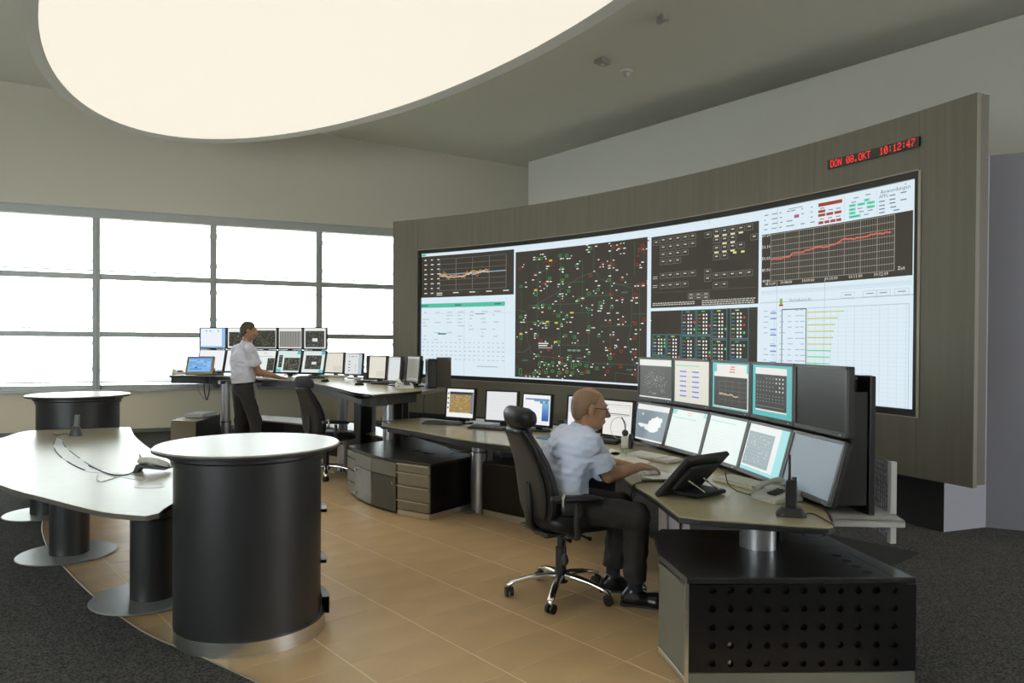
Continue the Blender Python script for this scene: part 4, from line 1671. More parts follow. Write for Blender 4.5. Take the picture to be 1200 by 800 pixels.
def scr_teal_mos(c, r):
    c.rect(0, 0, 1, 1, (224, 232, 230)); c.rect(0.82, 0, 1, 0.16, (96, 190, 196), 1); c.rect(0.78, 0.86, 1, 1, (110, 200, 204), 1)
    mosaic(c, r, 0.12, 0.2, 0.86, 0.84, 200, dark=(56, 56, 52), cols=((150, 154, 146), (180, 182, 176), (96, 100, 92))); c.rect(0.42, 0.5, 0.64, 0.62, (224, 228, 226), 4)


def scr_beige(c, r):
    c.rect(0, 0, 1, 1, (226, 222, 208)); c.rect(0.06, 0.03, 0.9, 0.06, (206, 200, 184), 1)
    for i in range(5):
        c.rect(0.1, 0.3 + 0.13 * i, 0.85, 0.305 + 0.13 * i, (212, 207, 192), 1)
    c.rect(0.45, 0.66, 0.95, 0.95, (214, 210, 196), 1)


def scr_dots(c, r):
    c.rect(0, 0, 1, 1, (222, 224, 224)); c.rect(0.78, 0, 1, 1, (176, 198, 206), 1)
    for i in range(4):
        c.rect(0.2, 0.36 + i * 0.15, 0.3, 0.41 + i * 0.15, (80, 86, 100), 2)
    for i in range(3):
        c.rect(0.6, 0.56 + i * 0.13, 0.66, 0.59 + i * 0.13, (110, 116, 130), 2)
    for u in (0.2, 0.36, 0.46, 0.62):
        c.rect(u, 0.1, u + 0.06, 0.16, (120, 128, 140), 2)


def scr_grey(c, r):
    c.rect(0, 0, 1, 1, (206, 208, 208)); c.rect(0.05, 0.05, 0.95, 0.09, (186, 190, 192), 1)


def scr_dim(c, r):
    c.rect(0, 0, 1, 1, (138, 138, 128)); c.rect(0.0, 0.0, 1, 0.08, (176, 178, 174), 1); c.rect(0.1, 0.88, 0.9, 0.93, (170, 170, 160), 1)


def scr_terrain(c, r):
    c.rect(0, 0, 1, 1, (240, 240, 238)); c.rect(0.1, 0.1, 0.98, 0.2, (54, 56, 80), 1); c.rect(0.9, 0.1, 0.98, 0.86, (120, 122, 140), 1)
    c.rect(0.1, 0.19, 0.9, 0.84, (158, 132, 78), 2)
    for _ in range(190):
        u, v = r.uniform(0.1, 0.84), r.uniform(0.19, 0.8)
        c.rect(u, v, u + r.uniform(0.015, 0.06), v + r.uniform(0.01, 0.04), r.choice(((176, 150, 92), (140, 116, 66), (186, 168, 120), (150, 132, 92), (196, 180, 140))), 3)
    p = [(0.1, 0.62), (0.2, 0.5), (0.27, 0.3), (0.4, 0.19)]
    c.line(p, 0.025, (140, 108, 170), 4)
    for _ in range(10):
        a = (r.uniform(0.15, 0.8), r.uniform(0.25, 0.8))
        c.line([a, (a[0] + r.uniform(-0.15, 0.15), a[1] + r.uniform(-0.1, 0.1))], 0.012, (200, 186, 110), 4)
    for i in range(4):
        c.rect(0.02, 0.14 + i * 0.17, 0.07, 0.2 + i * 0.17, (60, 56, 60), 2)


def scr_faint(c, r):
    c.rect(0, 0, 1, 1, (226, 227, 228))
    for i in range(8):
        c.rect(0.08, 0.15 + i * 0.1, r.uniform(0.6, 0.95), 0.155 + i * 0.1, (210, 212, 214), 1)


def scr_bluebar(c, r):
    c.rect(0, 0, 1, 1, (240, 242, 244)); c.rect(0.08, 0.12, 0.95, 0.17, (120, 130, 176), 1); c.rect(0.4, 0.17, 0.95, 0.22, (120, 170, 206), 1)
    for i in range(24):
        k = i / 23
        c.rect(0.7, 0.24 + 0.026 * i, 0.95, 0.267 + 0.026 * i, (130 - 80 * k, 186 - 96 * k, 214 - 44 * k), 1)
    for u in (0.62, 0.8):
        c.rect(u, 0.19, u + 0.1, 0.28, (90, 140, 176), 2)
    c.rect(0.3, 0.88, 0.42, 0.91, (120, 150, 196), 1)
    c.rect(0.04, 0.92, 0.9, 0.935, (206, 212, 220), 1)


def scr_doc(c, r):
    c.rect(0, 0, 1, 1, (236, 237, 240)); c.rect(0.02, 0.04, 0.35, 0.5, (206, 210, 232), 1)
    for i in range(10):
        c.rect(0.4, 0.1 + i * 0.08, r.uniform(0.6, 0.95), 0.11 + i * 0.08, (196, 200, 206), 1)


def scr_win(c, r):
    c.rect(0, 0, 1, 1, (232, 231, 226)); c.frame(0.05, 0.1, 0.93, 0.42, 0.012, (150, 152, 156)); c.rect(0.05, 0.36, 0.9, 0.385, (112, 116, 124), 1)
    c.rect(0.2, 0.16, 0.9, 0.17, (190, 190, 188), 1)
    c.frame(0.3, 0.46, 0.75, 0.9, 0.008, (206, 206, 204))


def monitor(label, bl, br, zb, h, content, tilt=0.0, stand=False, bez='bezel', depth=0.07, group=None, seed=0, bw=0.018, table=None, name='monitor'):
    bl, br = Vector((bl[0], bl[1])), Vector((br[0], br[1]))
    c = (bl + br) / 2
    w = (br - bl).length
    rz = math.atan2((br - bl).y, (br - bl).x)
    z0 = table if table is not None else zb
    t = thing(name, label, 'monitor', (c.x, c.y, z0), rz, group)
    mx = Matrix.Translation((0, 0, zb - z0)) @ Matrix.Rotation(-tilt, 4, 'X')
    w -= 0.006
    b = NB()
    box(b, (0, 0.022, h / 2), (w, 0.036, h), bev=0.005, mx=mx)
    box(b, (0, 0.03 + depth / 2, h / 2), (w * 0.80, depth, h * 0.72), bev=0.02, mx=mx, seg=2)
    obj('housing', b, M['bezel_black'], t)
    b = NB()
    for cx, cz, sx, sz in ((0, h - bw / 2, w, bw), (0, bw / 2 + 0.004, w, bw + 0.008), (-w / 2 + bw / 2, h / 2, bw, h), (w / 2 - bw / 2, h / 2, bw, h)):
        box(b, (cx, 0.0, cz), (sx, 0.012, sz), mx=mx, bev=0.002)
    fr = obj('bezel', b, M[bez], t)
    b = NB()
    box(b, (w * 0.40, -0.0065, 0.011), (0.014, 0.003, 0.006), mx=mx)
    obj('power_button', b, M['grey_plastic'], fr)
    iw, ih, x0, z1 = w - 2 * bw, h - 2 * bw - 0.008, -w / 2 + bw, h - bw
    if content is None:
        b = NB()
        box(b, (0, 0.002, (z1 + z1 - ih) / 2), (iw, 0.004, ih), mx=mx)
        obj('display', b, M['off_screen'], t)
    else:
        cv = Canvas(lambda u, v, off: mx @ Vector((x0 + u * iw, 0.002 - off, z1 - v * ih)), iw / ih)
        content(cv, random.Random(seed))
        cv.build('display', t)
    if stand:
        b = NB()
        box(b, (0, 0.06, (zb - z0 + 0.16) / 2), (0.07, 0.03, zb - z0 + 0.14), bev=0.006)
        obj('neck', b, M['bezel_black'], t)
        b = NB()
        prism(b, [(0.13 * math.cos(a) * 1.0, 0.05 + 0.10 * math.sin(a)) for a in [2 * math.pi * k / 20 for k in range(20)]], 0.0, 0.014, bev=0.004)
        obj('foot', b, M['bezel_black'], t)
    return t


M['off_screen'] = mat('switched off display', (0.012, 0.013, 0.013), 0.28, spec=0.6)
GB = 'monitor wall on the operator console'
upB = [scr_map_dark, scr_bars, scr_chart, scr_matrix, None]
loB = [scr_country, scr_pale, scr_pale2, scr_grid_pale, scr_sheen]
ulab = ['upper monitor showing a pale network tangle on dark grey',
        'upper monitor with two columns of blue bars on beige',
        'upper monitor with a dark line chart below a white header',
        'upper monitor with a dark matrix inside a wide teal border',
        'upper monitor switched off, black, at the near end of the wall']
llab = ['lower tilted monitor showing a white country map on grey blue',
        'lower tilted white monitor with pale teal top corners and small red lines',
        'lower tilted white monitor with a single teal line near its top',
        'lower tilted monitor with a grey grid and teal right border',
        'lower tilted monitor with a grey blue reflection painted as glow, at the near end of the wall']
for i in range(5):
    a, b = MB_[i], MB_[i + 1]
    u = (b - a).normalized()
    f = Vector((u.y, -u.x))              # towards the operator
    if f.x > 0:
        f = -f
    monitor(ulab[i], a, b, 1.087, 0.36, upB[i], group=GB, seed=20 + i, bez='bezel')
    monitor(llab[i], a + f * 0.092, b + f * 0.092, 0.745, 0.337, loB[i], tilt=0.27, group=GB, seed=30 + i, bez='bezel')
# black carriers behind the monitor wall, one per column
for i in range(5):
    a, b = MB_[i], MB_[i + 1]
    u = (b - a).normalized()
    f = Vector((u.y, -u.x))
    f = -f if f.x > 0 else f
    L = (b - a).length
    c = (a + b) / 2 - f * 0.138
    rk = thing('monitor_rack', 'black upright carrier behind a column of the monitor wall on the pale shelf', 'rack', (c.x, c.y, 0.70), math.atan2(u.y, u.x), 'carriers of the monitor wall')
    b_ = NB()
    box(b_, (0, 0, 0.35), (L * 0.985, 0.03, 0.70), bev=0.004)
    obj('back_plate', b_, M['black'], rk)
    for k in (-0.3, 0.3):
        b_ = NB()
        box(b_, (L * k, 0.03, 0.35), (0.05, 0.03, 0.70))
        obj('upright', b_, M['black_matte'], rk)
    if i == 4:
        b_ = NB()
        mx = Matrix(((0, 0, 1, L * 0.5 - 0.012), (1, 0, 0, 0), (0, 1, 0, 0), (0, 0, 0, 1)))
        prism(b_, [(-0.20, 0.05), (-0.03, 0.05), (-0.03, 0.62), (-0.115, 0.62), (-0.115, 0.36)], -0.006, 0.006, mx=mx)
        obj('end_cheek', b_, M['black'], rk)

# single monitors on the operator console
GS = 'single monitors on the operator console'


def mono(label, x0, y0, x1, y1, hp, content, zb, table, grp, seed, tilt=0.08, bez='bezel_black', wmax=0.47):
    a, b = U(x0, y0, zb), U(x1, y1, zb)
    c = (a + b) / 2
    d = c.y
    h = hp * d / FPX
    # keep the monitor a sensible width: turn it only as far as that needs
    px = (x1 - x0) * d / FPX
    want = min(max(px, h * 1.2), wmax)
    ang = math.acos(min(1.0, px / want)) * 0.9
    sg = -1 if (b - a).y < 0 else 1
    view = math.atan2(c.x, c.y)
    dr = Vector((math.cos(sg * ang - view), math.sin(sg * ang - view)))
    w = px / math.cos(ang)
    return monitor(label, c.xy - dr * w / 2, c.xy + dr * w / 2, zb, h, content, tilt=tilt, stand=True, bez=bez, depth=0.05, group=grp, seed=seed, bw=0.016, table=table)


mono('black monitor with a brown terrain map, far end of the lowered console', 521, 490.5, 555.5, 492.5, 37.5, scr_terrain, 0.755, BZ, GS, 41)
mono('black monitor with a nearly empty white page, right of the terrain map', 567.5, 493.5, 606.5, 496.8, 38, scr_faint, 0.755, BZ, GS, 42)
mono('black monitor with a blue gradient column, behind the chair headrest', 610, 498.5, 645.5, 502, 39.5, scr_bluebar, 0.755, BZ, GS, 43)
mono('black monitor half hidden behind the seated man\'s head', 662.8, 503, 702, 508, 42, scr_doc, 0.755, BZ, GS, 44)
mono('black monitor with a white form window, in front of the seated man', 704, 510, 741, 517, 45.5, scr_win, 0.755, BZ, GS, 45)

# monitors on the raised console
GA, GA2 = 'two rows of monitors on the raised console', 'single monitors on the raised console'
xs = [(233.5, 265.3), (265.8, 297), (297.5, 325), (325.5, 354.6), (355.2, 383)]
ua = [scr_blue, scr_net, scr_net2, scr_table, scr_mosaic]
la = [scr_white, scr_white, scr_teal_doc, scr_teal_net, scr_teal_mos]
ual = ['upper monitor white with a blue frame, at the window end', 'upper monitor with a dark network picture, left of the standing man\'s head',
       'upper monitor with a dark circuit picture, right of the standing man\'s face', 'upper monitor filled with a grey striped table', 'upper monitor with a square grey mosaic, end of the row']
lal = ['lower monitor blank white, behind the blue touch panel', 'lower monitor blank white, hidden by the standing man', 'lower monitor white with a dark block at its right edge',
       'lower monitor with teal corners and a wide brown green mosaic', 'lower monitor with a grey mosaic square and teal corners']
DA = 11.35
for i, (x0, x1) in enumerate(xs):
    def q(x, y, d):
        p = atY(x, y, d)
        return Vector((p.x, p.y)), p.z
    d0, d1 = DA + 0.25 - i * 0.11, DA + 0.25 - (i + 1) * 0.11
    (a, za_), (b, zb_) = q(x0, 408.8 + i * 0.25, d0), q(x1, 409.2 + i * 0.25, d1)
    h = 26.3 * DA / FPX
    monitor(ual[i], a, b, (za_ + zb_) / 2, h, ua[i], group=GA, seed=50 + i, bez='bezel_black', depth=0.05, bw=0.016)
    u = (b - a).normalized()
    f = Vector((u.y, -u.x))
    (a2, z2), (b2, z3) = q(x0 - 2, 436.3, d0), q(x1 - 2.5, 437, d1)
    zz = (za_ + zb_) / 2
    monitor(lal[i], a + f * 0.09, b + f * 0.09, AZ + 0.035, (zz - AZ - 0.035) / math.cos(0.25) - 0.002, la[i], tilt=0.25, group=GA, seed=60 + i, bez='bezel_black', depth=0.05, bw=0.016)
for x in (250, 281, 312, 340, 369):
    p = atY(x, 436, DA + 0.10 - (x - 308) / 150 * 0.55 + 0.08)
    rk2 = thing('monitor_rack', 'black upright post behind the two monitor rows on the raised console', 'rack', (p.x, p.y, AZ), -0.2, 'posts of the raised monitor rows')
    b_ = NB()
    box(b_, (0, 0, 0.36), (0.06, 0.05, 0.72))
    obj('upright', b_, M['black_matte'], rk2)
    b_ = NB()
    box(b_, (0, 0, 0.006), (0.18, 0.14, 0.012), bev=0.003)
    obj('foot', b_, M['black_matte'], rk2)
zb = AZ + 0.04
mono('black monitor with a beige page, left one of the pair beside the monitor rows', 379.7, 437.2, 402, 438.6, 25.8, scr_beige, zb, AZ, GA2, 71, bez='bezel')
mono('black monitor with a column of dark dots and a blue edge', 403, 438.9, 424.3, 441, 26.8, scr_dots, zb, AZ, GA2, 72, bez='bezel')
mono('black monitor with a beige page behind the open laptop', 431, 443.9, 452, 446.2, 29, scr_beige, zb, AZ, GA2, 73)
mono('black monitor with a plain light grey page, middle of the end group', 453.2, 447, 468.5, 449, 31, scr_grey, zb, AZ, GA2, 74)
mono('black monitor with a dim grey picture, last at the end of the raised console', 475, 447.5, 490.5, 450.2, 32.5, scr_dim, zb, AZ, GA2, 75)
for (x0, x1, y0, y1, lb) in ((427.3, 433.5, 444.6, 416.6, 'black upright computer case between two monitors on the raised console'), (498.4, 508.8, 455, 420.5, 'black upright computer case at the very end of the raised console')):
    a, b = U(x0, y0, AZ), U(x1, y0, AZ)
    c = (a + b) / 2
    hh = (y0 - y1) * c.y / FPX
    cs = thing('computer_case', lb, 'computer', (c.x, c.y + 0.12, AZ), 0.25, 'black computer cases on the raised console')
    w = (b - a).length
    b_ = NB()
    box(b_, (0, 0, hh / 2), (w, 0.24, hh), bev=0.006)
    obj('housing', b_, M['black'], cs)
    b_ = NB()
    box(b_, (0, -0.122, hh * 0.5), (w * 0.8, 0.006, hh * 0.9))
    obj('front_panel', b_, M['black_matte'], cs)
# taupe screen at the end of the raised console
a, b = U(509.5, 455, AZ), U(526.5, 454.5, AZ)
b_ = NB()
c = (a + b) / 2
box(b_, (c.x - 0.01, c.y + 0.30, AZ + 0.175), (0.175, 0.025, 0.35), 0.1, bev=0.003)
tag(obj('desk_screen', b_, M['wood_edge']), 'taupe upright screen panel at the end of the raised console', 'screen panel')
# ================================================================ low cabinets
M['grip'] = mat('pale beige metal', (0.62, 0.54, 0.40), 0.35, 0.3)
CZ = 0.49


def uc(x, y, z=CZ):
    p = U(x, y, z)
    return Vector((p.x, p.y))


def front_panel(t, c, a, b, k0, k1, z0, z1, m, name, proud=0.012, th=0.02, bev=0.002):
    """flat panel on the face a-b (outside on the right of a->b seen from above, i.e. towards the viewer)"""
    a, b = Vector(a), Vector(b)
    u = (b - a).normalized()
    n = Vector((u.y, -u.x))
    L = (b - a).length
    p = a + u * L * (k0 + k1) / 2 + n * (proud - th / 2) - c
    bm = NB()
    box(bm, (p.x, p.y, (z0 + z1) / 2), (L * (k1 - k0) - 0.004, th, z1 - z0 - 0.004), math.atan2(u.y, u.x), bev=bev)
    return obj(name, bm, m, t)


# --- curved drawer cabinet under the lowered console
P0, P1, P2, P3 = uc(408.5, 522), uc(418.5, 526.5), uc(466, 539), uc(504.5, 544)
dv = Vector((0.60, 0.80)).normalized()
P4, P5 = P3 + dv * 0.62, P0 + dv * 0.95
cb = thing('drawer_cabinet', 'low curved cabinet with grey drawers, smoked glass doors and taupe drawers under the lowered console', 'cabinet', (P2.x, P2.y, 0))
c = Vector((P2.x, P2.y))
mid_ = [P1 + (P2 - P1) * k for k in (0.25, 0.5, 0.75)]
nn = Vector(((P2 - P1).y, -(P2 - P1).x)).normalized()
mid_ = [p + nn * 0.035 * (1 - abs(k) * 4) for p, k in zip(mid_, (-0.07, 0.0, 0.07))]
poly_ = [P0, P1] + mid_ + [P2, P3, P4, P5]
b_ = NB()
prism(b_, [p - c for p in poly_], CZ - 0.022, CZ, bev=0.003)
obj('top_panel', b_, M['black_gloss'], cb)
cen = (P0 + P3 + P4 + P5) / 4
b_ = NB()
prism(b_, [cen + (p - cen) * 0.965 - c for p in poly_], 0.05, CZ - 0.022)
obj('carcass', b_, M['black'], cb)
b_ = NB()
prism(b_, [cen + (p - cen) * 0.955 - c for p in poly_], 0.0, 0.05)
obj('plinth', b_, M['black_matte'], cb)
for i, (z0, z1) in enumerate(((0.0, 0.115), (0.13, 0.245), (0.26, 0.375), (0.39, 0.455))):
    front_panel(cb, c, P0, P1, 0.0, 1.0, 0.03 + z0 * 0.93, 0.03 + z1 * 0.93, M['grey_front'], 'drawer')
front_panel(cb, c, P1, mid_[1], 0.0, 1.0, 0.335, CZ - 0.025, M['grey_front'], 'fascia', proud=0.02)
front_panel(cb, c, mid_[1], P2, 0.0, 1.0, 0.335, CZ - 0.025, M['grey_front'], 'fascia', proud=0.02)
for a, b, kx in ((P1, mid_[1], 0.08), (mid_[1], P2, 0.9)):
    d_ = front_panel(cb, c, a, b, 0.0, 1.0, 0.02, 0.332, M['smoke_glass'], 'glass_door', proud=0.02, th=0.008)
    u = (b - a).normalized()
    n = Vector((u.y, -u.x))
    for z in ((0.07, 0.30) if kx < 0.5 else (0.28,)):
        p = a + (b - a) * kx + n * 0.022 - c
        b_ = NB()
        tube(b_, [(p.x, p.y, z), (p.x + n.x * 0.014, p.y + n.y * 0.014, z)], 0.011, 10)
        obj('door_knob', b_, M['chrome'], d_, smooth=40)
for i, (z0, z1) in enumerate(((0.055, 0.135), (0.145, 0.265), (0.275, 0.385), (0.395, 0.462))):
    d_ = front_panel(cb, c, P2, P3, 0.02, 1.0, z0, z1, M['brown_front'], 'drawer')
    u = (P3 - P2).normalized()
    n = Vector((u.y, -u.x))
    p = (P2 + P3) / 2 + n * 0.012 - c
    b_ = NB()
    box(b_, (p.x, p.y, z1 + 0.002), ((P3 - P2).length * 0.96, 0.034, 0.009), math.atan2(u.y, u.x))
    obj('grip_rail', b_, M['grip'], d_)
front_panel(cb, c, P2, P3, 0.02, 1.0, 0.0, 0.05, M['grip'], 'base_strip')
front_panel(cb, c, P3, P4, 0.0, 1.0, 0.0, 0.05, M['steel'], 'base_strip', proud=0.006)
for (x, y, l_) in ((496, 530, 0.34), (490, 527.5, 0.05), (500, 531.5, 0.05)):
    p = uc(x, y) - c
    b_ = NB()
    box(b_, (p.x, p.y, CZ + 0.001), (l_, 0.03, 0.003), -0.75)
    obj('cable_slot', b_, M['black_matte'], cb)

# --- long black cabinet behind the chair
Q0, Q1 = U(566, 604, 0), U(648, 622, 0)
Q0, Q1 = Vector((Q0.x, Q0.y)), Vector((Q1.x, Q1.y))
u = (Q1 - Q0).normalized()
Q1 = Q0 + u * 1.05
n = Vector((u.y, -u.x))
dpt = -n * 0.55
lc = thing('base_cabinet', 'long black base cabinet with a steel plinth strip behind the seated man\'s chair', 'cabinet', (Q0.x, Q0.y, 0))
c = Q0
b_ = NB()
prism(b_, [p - c for p in (Q0, Q1, Q1 + dpt, Q0 + dpt)], 0.06, CZ - 0.02)
obj('carcass', b_, M['black'], lc)
b_ = NB()
prism(b_, [p - c for p in (Q0, Q1, Q1 + dpt, Q0 + dpt)], CZ - 0.02, CZ, bev=0.003)
obj('top_panel', b_, M['black_gloss'], lc)
b_ = NB()
prism(b_, [p - c for p in (Q0 - n * 0.005, Q1 - n * 0.005, Q1 + dpt, Q0 + dpt)], 0.0, 0.055)
obj('plinth_strip', b_, M['steel'], lc)
front_panel(lc, c, Q0, Q1, 0.0, 0.5, 0.06, CZ - 0.02, M['black'], 'door', proud=0.014)
front_panel(lc, c, Q0, Q1, 0.5, 1.0, 0.06, CZ - 0.02, M['black'], 'door', proud=0.014)

# --- perforated equipment cabinet, front right
S0_, S1_, S2_ = uc(776, 652), uc(805, 673), uc(1072, 676)
S0_, S1_, S2_ = [Vector((p.x, p.y)) for p in (U(772, 763, 0), U(804, 803, 0), U(1072, 801, 0))]
S3_ = Vector((1.80, 3.80))
S4_ = Vector((1.77, 4.12))
S5_ = Vector((0.80, 4.15))
sv = thing('equipment_cabinet', 'black equipment cabinet with a perforated side and grey end panel below the console\'s near end', 'cabinet', (S1_.x, S1_.y, 0))
c = S1_
foot_ = [S0_, S1_, S2_, S3_, S4_, S0_ + Vector((0.05, 0.42))]
cen = sum(foot_, Vector((0, 0))) / 6
b_ = NB()
prism(b_, [cen + (p - cen) * 0.94 - c for p in foot_], 0.05, CZ - 0.03)
obj('carcass', b_, M['black_matte'], sv)
b_ = NB()
prism(b_, [p - c for p in (S0_, S1_, S2_, S3_, foot_[5] + (S3_ - foot_[5]) * 0.0)], CZ - 0.03, CZ, bev=0.004)
obj('top_panel', b_, M['black_gloss'], sv)
b_ = NB()
prism(b_, [p - c for p in (foot_[5], S3_, S4_, S4_ + Vector((-0.9, 0.05)))], CZ - 0.03, CZ - 0.001, bev=0.004)
obj('top_panel', b_, M['black_gloss'], sv)
# perforated side: plate with real holes
u = (S2_ - S1_).normalized()
n = Vector((u.y, -u.x))
L = (S2_ - S1_).length
rz = math.atan2(u.y, u.x)
NXH, NZH = 11, 5
hx0, hx1 = 0.0, L
zz0, zz1 = 0.062, CZ - 0.03
x_first, x_last = 0.118 * L / 1.064, L * 0.905
dx = (x_last - x_first) / (NXH - 1)
zrow = [0.10 + 0.0832 * k for k in range(NZH)]
xs_ = [x_first + dx * k for k in range(NXH)]
b_ = NB()
xe = [0.0] + [(a + b) / 2 for a, b in zip(xs_[:-1], xs_[1:])] + [L]
ze = [zz0] + [(a + b) / 2 for a, b in zip(zrow[:-1], zrow[1:])] + [zz1]
SEG = 16
for i, hx in enumerate(xs_):
    for j, hz in enumerate(zrow):
        x0, x1, z0, z1 = xe[i], xe[i + 1], ze[j], ze[j + 1]
        ring, sq, inn = [], [], []
        for k in range(SEG):
            a = 2 * math.pi * k / SEG
            ca, sa = math.cos(a), math.sin(a)
            ring.append(b_.verts.new((hx + 0.0165 * ca, 0, hz + 0.0165 * sa)))
            inn.append(b_.verts.new((hx + 0.0165 * ca, 0.022, hz + 0.0165 * sa)))
            m_ = max(abs(ca), abs(sa))
            X = hx + (ca / m_) * ((x1 - hx) if ca > 0 else (hx - x0))
            Z = hz + (sa / m_) * ((z1 - hz) if sa > 0 else (hz - z0))
            sq.append(b_.verts.new((X, 0, Z)))
        for k in range(SEG):
            k2 = (k + 1) % SEG
            b_.faces.new((ring[k], ring[k2], sq[k2], sq[k]))
            b_.faces.new((ring[k], inn[k], inn[k2], ring[k2]))
bmesh.ops.remove_doubles(b_, verts=b_.verts[:], dist=0.0002)
b_.transform(Matrix.Translation((n.x * 0.004, n.y * 0.004, 0)) @ Matrix.Rotation(rz, 4, 'Z'))
obj('perforated_panel', b_, M['black'], sv)
front_panel(sv, c, S1_, S2_, 0.0, 1.0, 0.0, 0.058, M['grey_front'], 'base_strip', proud=0.005)
front_panel(sv, c, S0_, S1_, 0.03, 0.97, 0.03, CZ - 0.035, M['grey_front'], 'end_panel', proud=0.006)
front_panel(sv, c, S0_, S1_, 0.0, 1.0, 0.0, 0.03, M['steel'], 'base_strip', proud=0.004)
b_ = NB()
p = S1_ - c
box(b_, (p.x, p.y, CZ / 2 - 0.01), (0.016, 0.016, CZ - 0.03))
obj('corner_trim', b_, M['steel'], sv)
for (x, y) in ((980.5, 651), (992, 657.2), (1003.5, 663.6), (1016, 670.5)):
    p = uc(x, y) - c
    b_ = NB()
    lathe(b_, [(0, CZ - 0.02), (0.024, CZ - 0.02), (0.024, CZ + 0.0015), (0, CZ + 0.0012)], 20, (p.x, p.y, 0))
    obj('cable_hole', b_, M['black_matte'], sv)
b_ = NB()
a, b = uc(1044, 674.6) - c, uc(993, 647) - c
prism(b_, [a, a + Vector((0.004, 0)), b + Vector((0.004, 0)), b], CZ - 0.004, CZ + 0.0006)
obj('joint', b_, M['black_matte'], sv)
for i, j in ((1, 3), (1, 4)):
    b_ = NB()
    p = S1_ + u * xs_[i] - n * 0.016 - c
    lathe(b_, [(0, -0.011), (0.008, -0.009), (0.011, 0), (0.008, 0.009), (0, 0.011)], 12, (p.x, p.y, zrow[4 - j]))
    obj('plug', b_, M['grey_plastic'], sv, smooth=60)

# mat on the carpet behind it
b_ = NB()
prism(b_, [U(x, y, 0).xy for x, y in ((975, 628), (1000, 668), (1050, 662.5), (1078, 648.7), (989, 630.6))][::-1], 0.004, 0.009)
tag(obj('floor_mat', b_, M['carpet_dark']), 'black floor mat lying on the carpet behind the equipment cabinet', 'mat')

# --- low cabinets beneath and beside the raised console
a, b, c_ = uc(200.6, 492.5), uc(230, 493.5), uc(258, 484)
d = a + (c_ - b)
lw = thing('side_cabinet', 'low taupe cabinet with black sides near the windows, left of the standing man', 'cabinet', (b.x, b.y, 0))
b_ = NB()
prism(b_, [p - b for p in (a, b, c_, d)], 0.03, CZ - 0.02)
obj('carcass', b_, M['black'], lw)
b_ = NB()
prism(b_, [p - b for p in (a, b, c_, d)], CZ - 0.02, CZ, bev=0.003)
obj('top_panel', b_, M['white_top'], lw)
front_panel(lw, b, a, b, 0, 1, 0.03, CZ - 0.02, M['brown_front'], 'front_panel')
b_ = NB()
prism(b_, [(p - b) * 0.97 for p in (a, b, c_, d)], 0, 0.03)
obj('plinth', b_, M['black_matte'], lw)
p1, p2 = uc(224, 490.5), uc(246, 486)
q = (p1 + p2) / 2
bx = thing('document_case', 'flat grey document case lying on the low cabinet', 'case', (q.x, q.y, CZ), math.atan2((p2 - p1).y, (p2 - p1).x))
b_ = NB()
box(b_, (0, 0, 0.03), (0.42, 0.27, 0.045), bev=0.006)
obj('shell', b_, M['disc'], bx)
b_ = NB()
box(b_, (0, 0, 0.056), (0.40, 0.25, 0.008), bev=0.003)
obj('lid', b_, M['grey_plastic'], bx)

LZ_ = 0.45
fr = [uc(300, 491.5, LZ_), uc(332, 494, LZ_), uc(372, 497.8, LZ_), uc(398, 501.5, LZ_), uc(428, 507, LZ_), uc(452, 512, LZ_)]
bk = [uc(458, 503, LZ_), uc(428, 497, LZ_), uc(372, 491, LZ_), uc(300, 485.5, LZ_)]
c = (fr[2] + bk[2]) / 2
ll = thing('base_cabinet', 'long low cabinet with a pale top and black front below the raised console', 'cabinet', (c.x, c.y, 0))
b_ = NB()
prism(b_, [p - c for p in fr + bk], LZ_ - 0.022, LZ_, bev=0.003)
obj('top_panel', b_, M['white_top'], ll)
b_ = NB()
prism(b_, [p - c for p in offset_poly(fr, 0.012)] + [p - c for p in bk], 0.07, LZ_ - 0.022)
obj('carcass', b_, M['black'], ll)
b_ = NB()
prism(b_, [p - c for p in offset_poly(fr, 0.02)] + [p - c for p in bk], 0.0, 0.07)
obj('plinth', b_, M['strip'], ll)
# ================================================================ swivel chairs (facing +x in their own frame)
def loft(bm, rings, seg=24, e=2.6, caps=True):
    """rings: (centre, vector a, vector b); superellipse sections"""
    R = []
    for c, a, b in rings:
        c, a, b = Vector(c), Vector(a), Vector(b)
        row = []
        for k in range(seg):
            t = 2 * math.pi * k / seg
            ct, st = math.cos(t), math.sin(t)
            row.append(bm.verts.new(c + a * (abs(ct) ** (2 / e) * (1 if ct >= 0 else -1)) + b * (abs(st) ** (2 / e) * (1 if st >= 0 else -1))))
        R.append(row)
    for A_, B_ in zip(R[:-1], R[1:]):
        for k in range(seg):
            bm.faces.new((A_[k], A_[(k + 1) % seg], B_[(k + 1) % seg], B_[k]))
    if caps:
        bm.faces.new(R[0][::-1])
        bm.faces.new(R[-1])
    return bm


